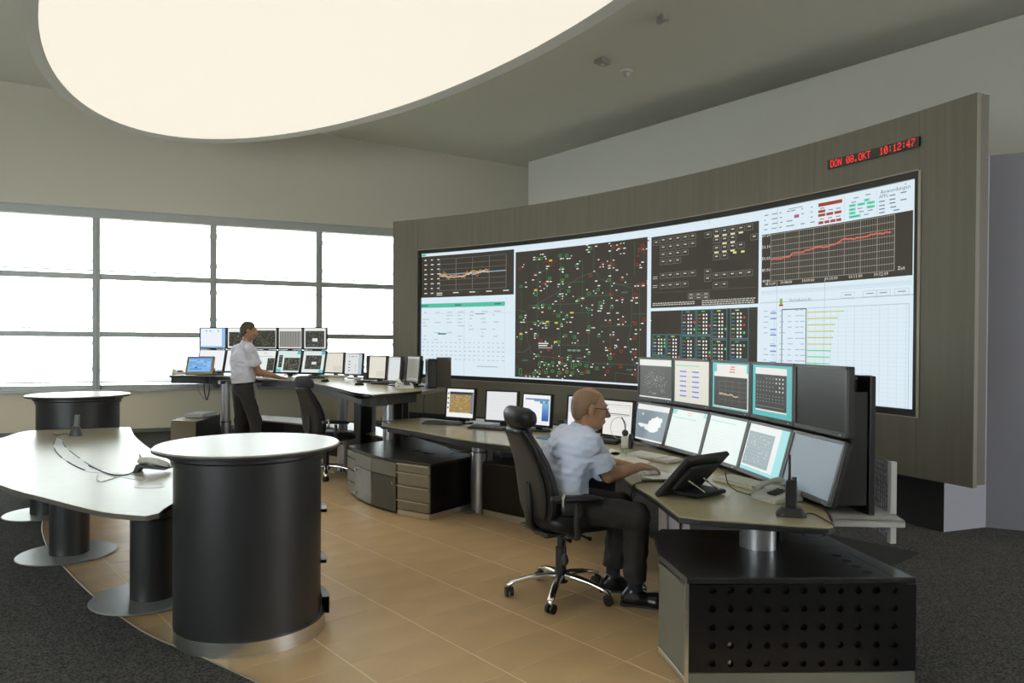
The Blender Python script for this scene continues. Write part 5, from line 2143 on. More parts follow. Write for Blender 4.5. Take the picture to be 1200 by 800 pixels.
def swivel_chair(label, loc, az, base_rot, headrest_up, recline=0.0, cloth=False):
    t = thing('swivel_chair', label, 'chair', loc, az, 'swivel chairs')
    # five star base
    b = NB()
    lathe(b, [(0, 0.085), (0.045, 0.085), (0.05, 0.11), (0.042, 0.15), (0.035, 0.16), (0, 0.16)], 20)
    hub = obj('base_hub', b, M['black_plastic'], t, smooth=40)
    for k in range(5):
        a = base_rot + 2 * math.pi * k / 5
        d = Vector((math.cos(a), math.sin(a), 0))
        s = Vector((-math.sin(a), math.cos(a), 0))
        b = NB()
        rings = []
        for r, z, w, h in ((0.03, 0.125, 0.026, 0.022), (0.1, 0.125, 0.024, 0.018), (0.2, 0.112, 0.022, 0.014), (0.28, 0.092, 0.021, 0.012), (0.325, 0.073, 0.02, 0.012), (0.335, 0.066, 0.012, 0.008)):
            rings.append((d * r + Vector((0, 0, z)), s * w, Vector((0, 0, h))))
        loft(b, rings, 14, 3.0)
        arm = obj('base_arm', b, M['chrome'], t, smooth=50)
        b = NB()
        ca = a + 0.7 + k
        cd = Vector((math.cos(ca), math.sin(ca), 0))
        p = d * 0.32
        for q in (-0.016, 0.016):
            c = p + Vector((cd.y, -cd.x, 0)) * q + Vector((0, 0, 0.029))
            tube(b, [c - Vector((cd.y, -cd.x, 0)) * 0.009, c + Vector((cd.y, -cd.x, 0)) * 0.009], 0.029, 16)
        tube(b, [p + Vector((0, 0, 0.03)), p + Vector((0, 0, 0.075))], 0.012, 10)
        obj('castor', b, M['black_plastic'], arm, smooth=40)
    b = NB()
    lathe(b, [(0, 0.15), (0.034, 0.15), (0.034, 0.30), (0.024, 0.305), (0.024, 0.40), (0, 0.40)], 18)
    obj('gas_column', b, M['black_plastic'], t, smooth=40)
    b = NB()
    box(b, (-0.01, 0, 0.405), (0.30, 0.15, 0.05), bev=0.015)
    box(b, (-0.02, 0, 0.425), (0.36, 0.34, 0.022), bev=0.008)
    mech = obj('mechanism', b, M['black_plastic'], t)
    for y, x in ((-0.2, 0.05), (-0.19, -0.08), (0.2, 0.02)):
        b = NB()
        tube(b, [(x, y * 0.4, 0.405), (x, y, 0.40), (x + 0.012, y * 1.18, 0.398)], [0.007, 0.007, 0.013], 8)
        obj('lever', b, M['black_plastic'], mech, smooth=40)
    # seat
    b = NB()
    rings = []
    for z, k, dz in ((0.432, 0.88, 0), (0.445, 0.97, 0), (0.475, 1.0, 0), (0.505, 0.975, 0), (0.522, 0.90, 0), (0.528, 0.70, 0)):
        rings.append(((0.06, 0, z), (0.255 * k, 0, -0.02 * k * (1 if z > 0.47 else 0.4)), (0, 0.25 * k, 0)))
    loft(b, rings, 40, 3.4)
    obj('seat', b, M['leather'], t, smooth=60)
    # backrest: tall tapering cushion
    def bp(z):          # spine line
        k = (z - 0.50) / 0.60
        return -0.15 - (0.10 + recline) * k - 0.10 * k * k + 0.03 * math.sin(k * math.pi)
    b = NB()
    rings = []
    prof = ((0.50, 0.13, 0.030), (0.515, 0.165, 0.042), (0.57, 0.20, 0.05), (0.65, 0.212, 0.05), (0.74, 0.206, 0.047), (0.84, 0.188, 0.042), (0.94, 0.160, 0.038), (1.01, 0.135, 0.034), (1.045, 0.12, 0.03), (1.055, 0.085, 0.018))
    for z, w, th in prof:
        rings.append(((bp(z), 0, z), (th, 0, 0.3 * th), (0, w, 0)))
    loft(b, rings, 36, 3.0)
    bk = obj('backrest', b, M['leather'], t, smooth=60)
    for s in (-1, 1):
        b = NB()
        tube(b, [(bp(z) - th * 0.45, s * (w * 0.965), z) for z, w, th in prof[1:-1]], 0.006, 6)
        obj('piping', b, M['black_matte'], bk, smooth=60)
    b = NB()
    loft(b, [((bp(z) - th * 0.98, 0, z), (0.012, 0, 0), (0, w * 0.82, 0)) for z, w, th in prof[1:-2]], 20, 3.0)
    obj('back_shell', b, M['black_plastic'], bk, smooth=50)
    b = NB()
    tube(b, [(-0.05, 0, 0.42), (-0.17, 0, 0.42), (-0.225, 0, 0.47), (bp(0.6) - 0.065, 0, 0.60), (bp(0.72) - 0.055, 0, 0.72)], [0.028, 0.028, 0.026, 0.024, 0.018], 10)
    obj('back_bar', b, M['black_plastic'], t, smooth=50)
    # headrest
    hz = 1.105 + headrest_up
    hx = bp(1.06) - 0.01
    b = NB()
    for y in (-0.03, 0.03):
        tube(b, [(bp(1.03), y, 1.02), (hx - 0.01, y, hz)], 0.007, 8)
    hs = obj('headrest_stem', b, M['black_plastic'], t, smooth=40)
    b = NB()
    rings = []
    for y, k in ((-0.165, 0.35), (-0.152, 0.7), (-0.11, 0.95), (-0.04, 1.0), (0.04, 1.0), (0.11, 0.95), (0.152, 0.7), (0.165, 0.35)):
        cx = hx + 0.02 + 0.9 * y * y
        rings.append(((cx, y, hz), (0.045 * k, 0, 0.012 * k), (-0.012 * k, 0, 0.062 * k)))
    loft(b, rings, 24, 2.4)
    obj('headrest', b, M['cover'] if cloth else M['leather'], t, smooth=60)
    # armrests
    for s in (-1, 1):
        b = NB()
        tube(b, spline([(-0.06, s * 0.18, 0.425), (-0.06, s * 0.285, 0.43), (-0.075, s * 0.30, 0.50), (-0.07, s * 0.295, 0.63)], 5), [0.018] * 15 + [0.02], 10)
        ar = obj('armrest', b, M['black_plastic'], t, smooth=50)
        b = NB()
        rings = [((x, s * 0.29, 0.655 + dz), (0, 0.045 * k, 0), (0, 0, 0.020 * k)) for x, k, dz in ((-0.235 if s < 0 else -0.14, 0.5, 0.012), (-0.22 if s < 0 else -0.125, 0.85, 0.012), (-0.15 if s < 0 else -0.09, 1, 0.010), (-0.03, 1, 0), (0.06, 0.92, -0.008), (0.095, 0.7, -0.014), (0.105, 0.4, -0.016))]
        loft(b, rings, 18, 3)
        obj('arm_pad', b, M['leather'], ar, smooth=50)
        b = NB()
        tube(b, [(-0.19 - 0.09 * (s - 1) * 0 + (0.12 if s > 0 else 0), s * 0.335, 0.60), (-0.19 + (0.12 if s > 0 else 0), s * 0.335, 0.675), (-0.175 + (0.12 if s > 0 else 0), s * 0.33, 0.70)], 0.011, 8)
        obj('lock_lever', b, M['chrome'], ar, smooth=40)
    return t


M['cover'] = mat('dark grey headrest cover', (0.03, 0.03, 0.031), 0.8, bump=(80, 0.3))
hub = U(657, 697, 0)
chB = swivel_chair('black leather swivel chair with chrome base on which the man at the lowered console sits', (hub.x, hub.y, 0), math.radians(27), math.radians(27 + 36 + 22), 0.01)
b_ = NB()
tube(b_, [(-0.10, -0.22, 0.42), (-0.13, -0.255, 0.36), (-0.13, -0.26, 0.335)], 0.004, 6)
lathe(b_, [(0, 0.27), (0.018, 0.28), (0.024, 0.30), (0.016, 0.33), (0.006, 0.34), (0, 0.342)], 12, (-0.13, -0.26, 0))
obj('pump_ball', b_, M['black_plastic'], chB, smooth=60)
hubA = U(376, 561, 0)
chA = swivel_chair('black swivel chair with dark cloth over its headrest, empty, behind the standing man', (hubA.x + 0.02, hubA.y + 0.15, 0), math.radians(48), math.radians(20), -0.01, cloth=True)
# ================================================================ people: smooth bodies from distance fields
class Field:
    def __init__(self, lo, hi, res):
        self.lo, self.res = np.array(lo, float), res
        self.n = np.ceil((np.array(hi, float) - self.lo) / res).astype(int) + 1
        self.f = np.full(self.n, 9.0, np.float32)

    def _win(self, lo, hi):
        a = np.clip(np.floor((np.minimum(lo, hi) - self.lo) / self.res).astype(int), 0, self.n - 1)
        b = np.clip(np.ceil((np.maximum(lo, hi) - self.lo) / self.res).astype(int) + 1, 1, self.n)
        if (b - a).min() <= 0:
            return None
        ax = [self.lo[i] + self.res * np.arange(a[i], b[i]) for i in range(3)]
        P = np.stack(np.meshgrid(*ax, indexing='ij'), -1).astype(np.float32)
        return (slice(a[0], b[0]), slice(a[1], b[1]), slice(a[2], b[2])), P

    def _mix(self, s, d, k, sub=False):
        f = self.f[s]
        if sub:                                      # smooth subtraction
            h = np.clip(0.5 - 0.5 * (f + d) / k, 0, 1)
            self.f[s] = f * (1 - h) - d * h + k * h * (1 - h)
        elif k <= 0:
            self.f[s] = np.minimum(f, d)
        else:
            h = np.clip(0.5 + 0.5 * (f - d) / k, 0, 1)
            self.f[s] = f * (1 - h) + d * h - k * h * (1 - h)

    def cone(self, a, b, ra, rb, k=0.02, ax=None, sc=1.0, sub=False):
        """tapering limb a-b; ax, sc: stretched along a direction"""
        a, b = np.array(a, float), np.array(b, float)
        m = max(ra, rb) * max(1, sc) + k + 3 * self.res
        w = self._win(np.minimum(a, b) - m, np.maximum(a, b) + m)
        if w is None:
            return
        s, P = w
        d = P - a.astype(np.float32)
        v = b - a
        if ax is not None:
            ax = np.array(ax, float) / np.linalg.norm(ax)
            d = d + (d @ ax.astype(np.float32))[..., None] * (ax * (1 / sc - 1)).astype(np.float32)
            v = v + ax * (v @ ax) * (1 / sc - 1)
        vv = max(v @ v, 1e-9)
        h = np.clip((d @ v.astype(np.float32)) / vv, 0, 1)
        q = d - h[..., None] * v.astype(np.float32)
        dist = np.sqrt((q * q).sum(-1)) - (ra + (rb - ra) * h)
        self._mix(s, dist.astype(np.float32), k, sub)

    def ell(self, c, X, Y, Z, k=0.02, sub=False):
        """ellipsoid with half axes X, Y, Z given as vectors"""
        c = np.array(c, float)
        A = [np.array(v, float) for v in (X, Y, Z)]
        L = [np.linalg.norm(v) for v in A]
        m = max(L) + k + 3 * self.res
        w = self._win(c - m, c + m)
        if w is None:
            return
        s, P = w
        d = P - c.astype(np.float32)
        u = np.stack([(d @ (v / l / l).astype(np.float32)) for v, l in zip(A, L)], -1)
        r = np.sqrt((u * u).sum(-1)) + 1e-6
        g = np.sqrt(sum((u[..., i] / L[i]) ** 2 for i in range(3))) + 1e-6
        dist = r * (r - 1) / g
        self._mix(s, dist.astype(np.float32), k, sub)

    def cut(self, p, n):
        """keep only the side opposite to n"""
        ax = [self.lo[i] + self.res * np.arange(self.n[i]) for i in range(3)]
        d = ((ax[0] - p[0]) * n[0])[:, None, None] + ((ax[1] - p[1]) * n[1])[None, :, None] + ((ax[2] - p[2]) * n[2])[None, None, :]
        self.f = np.maximum(self.f, d.astype(np.float32))

    def ripple(self, seed, amp, fr=22.0, n=7, dirs=None):
        r = np.random.RandomState(seed)
        ax = [self.lo[i] + self.res * np.arange(self.n[i]) for i in range(3)]
        for _ in range(n):
            w = r.normal(size=3) * fr * np.array((1, 1, 1.2))
            ph = r.uniform(0, 6.28)
            g = np.sin((ax[0] * w[0])[:, None, None] + (ax[1] * w[1])[None, :, None] + (ax[2] * w[2])[None, None, :] + ph)
            self.f += (amp * g / n ** 0.5).astype(np.float32)

    def mesh(self, name, m, parent, smooth_it=2, origin=(0, 0, 0)):
        f = self.f
        sg = f < 0
        cnt = np.zeros(np.array(f.shape) - 1, np.int8)
        for dx in (0, 1):
            for dy in (0, 1):
                for dz in (0, 1):
                    cnt += sg[dx:f.shape[0] - 1 + dx, dy:f.shape[1] - 1 + dy, dz:f.shape[2] - 1 + dz]
        act = (cnt > 0) & (cnt < 8)
        idx = np.argwhere(act)
        ids = np.full(act.shape, -1, np.int64)
        ids[act] = np.arange(len(idx))
        acc = np.zeros((len(idx), 3))
        num = np.zeros(len(idx))
        corners = [(a, b, c) for a in (0, 1) for b in (0, 1) for c in (0, 1)]
        for p in corners:
            for ax in range(3):
                if p[ax]:
                    continue
                q = list(p)
                q[ax] = 1
                fa = f[idx[:, 0] + p[0], idx[:, 1] + p[1], idx[:, 2] + p[2]]
                fb = f[idx[:, 0] + q[0], idx[:, 1] + q[1], idx[:, 2] + q[2]]
                cr = (fa < 0) != (fb < 0)
                t = np.where(cr, fa / np.where(cr, fa - fb, 1), 0)
                pt = np.array(p, float) + np.zeros((len(idx), 3))
                pt[:, ax] += t
                acc[cr] += pt[cr]
                num[cr] += 1
        V_ = self.lo + self.res * (idx + acc / np.maximum(num, 1)[:, None])
        F_ = []
        for ax in range(3):
            o1, o2 = [i for i in range(3) if i != ax]
            sl0, sl1 = [slice(1, -1)] * 3, [slice(1, -1)] * 3
            sl0[ax], sl1[ax] = slice(0, -1), slice(1, None)
            a, b = sg[tuple(sl0)], sg[tuple(sl1)]
            e = np.argwhere(a != b)
            if not len(e):
                continue
            fl = a[tuple(e.T)]
            base = e.copy()
            base[:, o1] += 1
            base[:, o2] += 1
            c = []
            for d1, d2 in ((-1, -1), (0, -1), (0, 0), (-1, 0)):
                q = base.copy()
                q[:, o1] += d1
                q[:, o2] += d2
                q = np.clip(q, 0, np.array(ids.shape) - 1)
                c.append(ids[tuple(q.T)])
            c = np.stack(c, -1)
            flip = fl if ax != 1 else ~fl
            c = np.where(flip[:, None], c, c[:, ::-1])
            F_.append(c[(c >= 0).all(1)])
        F_ = np.concatenate(F_)
        for _ in range(smooth_it):                     # light relaxing
            s_ = np.zeros_like(V_)
            w_ = np.zeros(len(V_))
            for i in range(4):
                np.add.at(s_, F_[:, i], V_[F_[:, (i + 1) % 4]])
                np.add.at(w_, F_[:, i], 1)
            V_ = V_ * 0.5 + 0.5 * s_ / np.maximum(w_, 1)[:, None]
        me = bpy.data.meshes.new(name)
        V_ = V_ - np.array(origin)
        me.vertices.add(len(V_))
        me.vertices.foreach_set('co', V_.ravel())
        me.loops.add(len(F_) * 4)
        me.loops.foreach_set('vertex_index', F_.ravel())
        me.polygons.add(len(F_))
        me.polygons.foreach_set('loop_start', np.arange(len(F_)) * 4)
        me.update(calc_edges=True)
        me.validate()
        me.shade_smooth()
        return link(name, me, m, parent)


def unit(v):
    v = np.array(v, float)
    return v / np.linalg.norm(v)


def person(label, J, az, haz, hpitch, res, mats, seed, hands, head_r=1.0, glasses=False, origin=(0, 0, 0), pad=True, shirt_k=1.0):
    """J: joints in world metres; az: body heading, haz: head heading"""
    A = {k: np.array(v, float) for k, v in J.items()}
    F_ = np.array((math.cos(az), math.sin(az), 0.0))
    R_ = np.array((math.sin(az), -math.cos(az), 0.0))           # the person's right
    root = thing('person', label, 'person', origin)
    allp = np.array(list(A.values()))
    lo, hi = allp.min(0) - 0.25, allp.max(0) + 0.25
    lo[2] = max(lo[2], -0.02)
    # ---------------- head frame
    hf = np.array((math.cos(haz) * math.cos(hpitch), math.sin(haz) * math.cos(hpitch), math.sin(hpitch)))
    hr = np.array((math.sin(haz), -math.cos(haz), 0.0))
    hu = np.cross(hr, hf)
    H = A['head']
    q = head_r

    def hp(f, r, u):
        return H + (hf * f + hr * r + hu * u) * q

    B = Field(lo, hi, res)
    # torso, hips, legs (slim, under the clothes)
    for a, b, ra, rb, sc in (('pelvis', 'waist', 0.095, 0.09, 1.35), ('waist', 'chest', 0.09, 0.10, 1.4), ('chest', 'neck', 0.09, 0.05, 1.3)):
        B.cone(A[a], A[b], ra, rb, 0.04, R_, sc)
    for s in 'RL':
        B.cone(A['neck'] - np.array((0, 0, 0.03)), A['sh' + s], 0.05, 0.05, 0.04)
        B.cone(A['hip' + s], A['kn' + s], 0.07, 0.05, 0.03)
        B.cone(A['kn' + s], A['an' + s], 0.048, 0.033, 0.02)
        B.cone(A['sh' + s], A['el' + s], 0.050, 0.040, 0.02)
        m_ = A['el' + s] * 0.7 + A['wr' + s] * 0.3
        B.cone(A['el' + s], m_, 0.040, 0.043, 0.015)
        B.cone(m_, A['wr' + s], 0.043, 0.027, 0.015)
    B.cone(A['neck'] - np.array((0, 0, 0.03)), H - hu * 0.05 * q - hf * 0.02, 0.058, 0.054, 0.025)
    # head
    B.ell(hp(-0.018, 0, 0.035), hf * 0.096 * q, hr * 0.077 * q, hu * 0.088 * q, 0.02)
    B.ell(hp(0.02, 0, -0.03), hf * 0.070 * q, hr * 0.062 * q, hu * 0.085 * q, 0.03)
    B.ell(hp(0.055, 0, -0.092), hf * 0.026 * q, hr * 0.028 * q, hu * 0.022 * q, 0.025)    # chin
    B.cone(hp(-0.035, 0.058, -0.055), hp(0.04, 0.03, -0.085), 0.02 * q, 0.018 * q, 0.03)   # jaw
    B.cone(hp(-0.035, -0.058, -0.055), hp(0.04, -0.03, -0.085), 0.02 * q, 0.018 * q, 0.03)
    B.cone(hp(0.076, 0.028, 0.03), hp(0.076, -0.028, 0.03), 0.014 * q, 0.014 * q, 0.015)   # brow
    for s in (-1, 1):
        B.ell(hp(0.088, s * 0.032, 0.008), hf * 0.014 * q, hr * 0.017 * q, hu * 0.012 * q, 0.012, sub=True)
        B.ell(hp(0.074, s * 0.031, 0.008), hf * 0.013 * q, hr * 0.013 * q, hu * 0.012 * q, 0.003)
        B.ell(hp(0.066, s * 0.04, -0.028), hf * 0.02 * q, hr * 0.02 * q, hu * 0.02 * q, 0.02)
        # ears
        B.ell(hp(-0.012, s * 0.080, -0.002), hf * 0.019 * q, hr * 0.011 * q, hu * 0.034 * q, 0.006)
        B.ell(hp(-0.006, s * 0.090, 0.0), hf * 0.010 * q, hr * 0.008 * q, hu * 0.020 * q, 0.004, sub=True)
    B.cone(hp(0.088, 0, 0.012), hp(0.112, 0, -0.028), 0.009 * q, 0.013 * q, 0.012)         # nose
    B.ell(hp(0.098, 0.011, -0.034), hf * 0.012 * q, hr * 0.009 * q, hu * 0.008 * q, 0.008)
    B.ell(hp(0.098, -0.011, -0.034), hf * 0.012 * q, hr * 0.009 * q, hu * 0.008 * q, 0.008)
    B.cone(hp(0.086, 0.016, -0.060), hp(0.086, -0.016, -0.060), 0.008 * q, 0.008 * q, 0.008)  # lips
    B.cone(hp(0.084, 0.014, -0.070), hp(0.084, -0.014, -0.070), 0.008 * q, 0.008 * q, 0.008)
    B.cone(hp(0.098, 0.022, -0.065), hp(0.098, -0.022, -0.065), 0.0022 * q, 0.0022 * q, 0.003, sub=True)
    # hands
    for s in 'RL':
        w = A['wr' + s]
        f, dn, curl, spread = hands[s]
        f, dn = unit(f), unit(dn)
        dn = unit(dn - f * (dn @ f))
        sd = np.cross(f, dn) * (1 if s == 'R' else -1)          # towards the thumb
        pc_ = w + f * 0.048
        B.ell(pc_, f * 0.052, sd * 0.042, dn * 0.017, 0.012)
        B.cone(w, w + f * 0.03, 0.026, 0.03, 0.015, dn, 0.7)
        for i, (o, l) in enumerate(((0.033, 0.074), (0.011, 0.083), (-0.012, 0.077), (-0.034, 0.060))):
            p0 = w + f * (0.082 if i < 3 else 0.074) + sd * o
            dr = unit(f + sd * o * spread)
            c1 = curl * 0.6
            d1 = unit(dr * math.cos(c1) + dn * math.sin(c1))
            d2 = unit(dr * math.cos(c1 + curl) + dn * math.sin(c1 + curl))
            d3 = unit(dr * math.cos(c1 + 1.7 * curl) + dn * math.sin(c1 + 1.7 * curl))
            p1 = p0 + d1 * l * 0.45
            p2 = p1 + d2 * l * 0.32
            p3 = p2 + d3 * l * 0.23
            B.cone(p0 - f * 0.02, p0, 0.010, 0.0105, 0.006)
            B.cone(p0, p1, 0.0105, 0.0092, 0.003)
            B.cone(p1, p2, 0.0092, 0.0083, 0.003)
            B.cone(p2, p3, 0.0083, 0.007, 0.003)
        t0 = w + f * 0.022 + sd * 0.030 + dn * 0.006
        t1 = t0 + unit(f * 0.7 + sd * 0.65 + dn * 0.2) * 0.042
        t2 = t1 + unit(f * 0.95 + sd * 0.15 + dn * 0.25) * 0.033
        B.cone(w + f * 0.02 + sd * 0.01, t0, 0.014, 0.015, 0.012)
        B.cone(t0, t1, 0.014, 0.011, 0.006)
        B.cone(t1, t2, 0.011, 0.008, 0.004)
    B.mesh('body', mats['skin'], root, 1, origin)
    # ---------------- short hair: a thin cap
    G = Field(H - 0.16, H + 0.16, min(res, 0.006))
    e = 0.0045 if mats.get('thin_hair') else 0.009
    G.ell(hp(-0.018, 0, 0.035), hf * (0.096 * q + e), hr * (0.077 * q + e), hu * (0.088 * q + e), 0.0)
    G.ell(hp(-0.055, 0, -0.01), hf * (0.055 * q + e), hr * (0.066 * q + e), hu * (0.07 * q + e), 0.02)
    G.cut(hp(0.058 if not mats.get('thin_hair') else 0.03, 0, 0.07), unit(hf * 1.0 - hu * 0.55))      # hair line
    G.cut(hp(-0.06, 0, -0.062), unit(-hu * 0.9 + hf * 0.42))
    for s in (-1, 1):
        G.ell(hp(-0.004, s * 0.085, -0.004), hf * 0.03 * q, hr * 0.026 * q, hu * 0.042 * q, 0.004, sub=True)
    if mats.get('thin_hair'):                                                # thinning crown
        G.ell(hp(0.01, 0, 0.135), hf * 0.085 * q, hr * 0.062 * q, hu * 0.05 * q, 0.01, sub=True)
    G.mesh('hair', mats['hair'], root, 1, origin)
    # ---------------- shirt
    S_ = Field(lo, hi, res)
    e = 0.026 * shirt_k
    S_.cone(A['hem'], A['waist'], 0.118 + e, 0.112 + e, 0.05, R_, 1.28)
    S_.cone(A['waist'], A['chest'], 0.112 + e, 0.116 + e, 0.05, R_, 1.34)
    S_.cone(A['chest'], A['neck'] - np.array((0, 0, 0.045)), 0.108 + e, 0.075, 0.05, R_, 1.35)
    for s in 'RL':
        S_.cone(A['neck'] - np.array((0, 0, 0.04)), A['sh' + s] - np.array((0, 0, 0.005)), 0.058, 0.066, 0.05)
        c_ = A['sh' + s] * 0.22 + A['el' + s] * 0.78
        S_.cone(A['sh' + s], c_, 0.072, 0.077, 0.03)
    S_.ripple(seed, 0.0042, 30, 9)
    S_.ripple(seed + 1, 0.003, 55, 8)
    d_ = unit(A['hem'] - A['waist'])
    S_.cut(A['hem'] + d_ * 0.0, d_)
    SL = None
    # open the cuffs: cut each sleeve with its own plane inside a local window
    for s in 'RL':
        u = unit(A['el' + s] - A['sh' + s])
        c_ = A['sh' + s] * 0.27 + A['el' + s] * 0.73
        w = S_._win(c_ - 0.13, c_ + 0.13)
        sl, P = w
        d = (P - c_.astype(np.float32)) @ u.astype(np.float32)
        r_ = P - c_.astype(np.float32)
        rad = np.sqrt(np.maximum((r_ * r_).sum(-1) - d * d, 0))
        near = (rad < 0.105) & (d > -0.02)
        body_ = np.abs((P - ((A['waist'] + A['chest']) / 2).astype(np.float32)) @ R_.astype(np.float32)) < 0.17
        k_ = near & (~body_ if s in hands.get('free', 'RL') else near)
        S_.f[sl] = np.where(k_, np.maximum(S_.f[sl], d), S_.f[sl])
        # hollow cuff
        S_.cone(c_ - u * 0.012, c_ + u * 0.05, 0.064, 0.064, 0.002, sub=True)
    S_.mesh('shirt', mats['shirt'], root, 1, origin)
    K = Field(A['neck'] - 0.14, A['neck'] + 0.14, min(res, 0.006))
    nb_ = A['neck'] - np.array((0, 0, 0.045))
    nt_ = A['neck'] * 0.75 + (H - hu * 0.05 * q - hf * 0.02) * 0.25
    K.cone(nb_, nt_ + np.array((0, 0, 0.0)), 0.082, 0.069, 0.005)
    K.cone(nb_ - (nt_ - nb_), nt_ + (nt_ - nb_) * 2, 0.066, 0.062, 0.003, sub=True)
    K.cut(nt_ + F_ * 0.0, unit((nt_ - nb_) + F_ * 0.02))
    K.mesh('collar', mats['shirt'], root, 1, origin)
    # ---------------- trousers, belt, socks and shoes
    T = Field(lo, hi, res)
    T.cone(A['pelvis'], A['pelvis'] * 0.35 + A['hem'] * 0.65, 0.125, 0.118, 0.04, R_, 1.32)
    for s in 'RL':
        T.cone(A['hip' + s], A['kn' + s], 0.098, 0.078, 0.05)
        b_ = A['kn' + s] * 0.08 + A['an' + s] * 0.92
        T.cone(A['kn' + s], b_, 0.078, 0.066, 0.03)
    T.ripple(seed + 5, 0.004, 26, 9)
    for s in 'RL':
        u = unit(A['an' + s] - A['kn' + s])
        c_ = A['kn' + s] * 0.12 + A['an' + s] * 0.88
        w = T._win(c_ - 0.12, c_ + 0.12)
        sl, P = w
        d = (P - c_.astype(np.float32)) @ u.astype(np.float32)
        T.f[sl] = np.where(d > -0.03, np.maximum(T.f[sl], d), T.f[sl])
    T.mesh('trousers', mats['trousers'], root, 1, origin)
    L_ = Field(lo, hi, res * 1.0)
    pb_ = A['pelvis'] * 0.2 + A['hem'] * 0.8
    L_.cone(pb_ - d_ * 0.02, pb_ + d_ * 0.02, 0.124, 0.124, 0.0, R_, 1.31)
    L_.cut(pb_ + d_ * 0.018, d_)
    L_.cut(pb_ - d_ * 0.018, -d_)
    L_.mesh('belt', mats['shoe'], root, 0, origin)
    for s in 'RL':
        t = unit(A['toe' + s] - A['an' + s] * np.array((1, 1, 0)) - np.array((0, 0, A['toe' + s][2])))
        t[2] = 0
        t = unit(t)
        sd = np.array((t[1], -t[0], 0))
        an = A['an' + s]
        K = Field(an - 0.2, an + np.array((0.2, 0.2, 0.12)), min(res, 0.008))
        K.cone(an + np.array((0, 0, 0.10)), an - np.array((0, 0, 0.02)), 0.042, 0.045, 0.01)
        K.mesh('sock', mats['sock'], root, 1, origin)
        K = Field(np.array((an[0] - 0.32, an[1] - 0.32, -0.01)), np.array((an[0] + 0.32, an[1] + 0.32, 0.2)), min(res, 0.008))
        z = np.array((0, 0, 1.0))
        g = np.array((an[0], an[1], 0))
        K.cone(g - t * 0.045 + z * 0.045, g + t * 0.02 + z * 0.05, 0.040, 0.043, 0.03)
        K.cone(g + z * 0.065, g - t * 0.01 + z * 0.085, 0.042, 0.046, 0.03)
        K.cone(g + t * 0.02 + z * 0.045, g + t * 0.13 + z * 0.034, 0.042, 0.044, 0.03, sd, 1.08)
        K.cone(g + t * 0.13 + z * 0.034, g + t * 0.185 + z * 0.026, 0.044, 0.026, 0.03, sd, 1.25)
        K.cut(np.array((0, 0, 0.012)), np.array((0, 0, -1.0)))
        sh = K.mesh('shoe', mats['shoe'], root, 1, origin)
        b = NB()
        prof = [(-0.085, 0.03), (-0.06, 0.04), (0.02, 0.036), (0.12, 0.046), (0.18, 0.04), (0.208, 0.018)]
        pl = [(g + t * x + sd * y)[:2] for x, y in prof] + [(g + t * x - sd * y)[:2] for x, y in prof[::-1]]
        prism(b, [(p[0] - origin[0], p[1] - origin[1]) for p in pl], 0.0 - origin[2], 0.016 - origin[2])
        obj('sole', b, M['black_matte'], sh)
    # ---------------- eyes, brows
    for s in (-1, 1):
        b = NB()
        p = hp(0.0795, s * 0.031, 0.008) - np.array(origin)
        lathe(b, [(0, -0.0085), (0.006, -0.006), (0.0085, 0), (0.006, 0.006), (0, 0.0085)], 12, tuple(p))
        ey = obj('eye', b, mats['eye'], root, smooth=60)
        b = NB()
        p2 = p + hf * 0.0065
        lathe(b, [(0, -0.0038), (0.0036, 0), (0, 0.0038)], 10, tuple(p2))
        obj('iris', b, M['black_gloss'], ey)
        b = NB()
        tube(b, [tuple(hp(0.092, s * 0.016, 0.030) - np.array(origin)), tuple(hp(0.092, s * 0.032, 0.036) - np.array(origin)), tuple(hp(0.080, s * 0.048, 0.031) - np.array(origin))], [0.003, 0.0038, 0.0025], 6)
        obj('eyebrow', b, mats['hair'], root)
    if glasses:
        def gp(f, r, u):
            return tuple(hp(f, r, u) - np.array(origin))
        b = NB()
        tube(b, [gp(0.104, -0.010, 0.012), gp(0.106, 0, 0.015), gp(0.104, 0.010, 0.012)], 0.0016, 6)
        gl = obj('spectacles', b, M['bezel_black'], root)
        for s in (-1, 1):
            b = NB()
            ring = [b.verts.new(gp(0.102 - 0.006 * abs(math.cos(a)), s * (0.034 + 0.024 * math.cos(a)), 0.006 + 0.017 * math.sin(a))) for a in [2 * math.pi * k / 20 for k in range(20)]]
            b.faces.new(ring)
            obj('lens', b, M['lens'], gl)
            b = NB()
            tube(b, [gp(0.092, s * 0.059, 0.012), gp(0.075, s * 0.074, 0.013), gp(-0.01, s * 0.081, 0.013), gp(-0.035, s * 0.081, -0.004)], 0.0022, 6)
            obj('temple', b, M['bezel_black'], gl)
    return root


def skin_mat(name, col):
    m = mat(name, col, 0.5, noise=((30, 30, 30), 0.06))
    b = m.node_tree.nodes['Principled BSDF']
    b.inputs['Subsurface Weight'].default_value = 0.08
    b.inputs['Subsurface Radius'].default_value = (0.01, 0.004, 0.002)
    return m


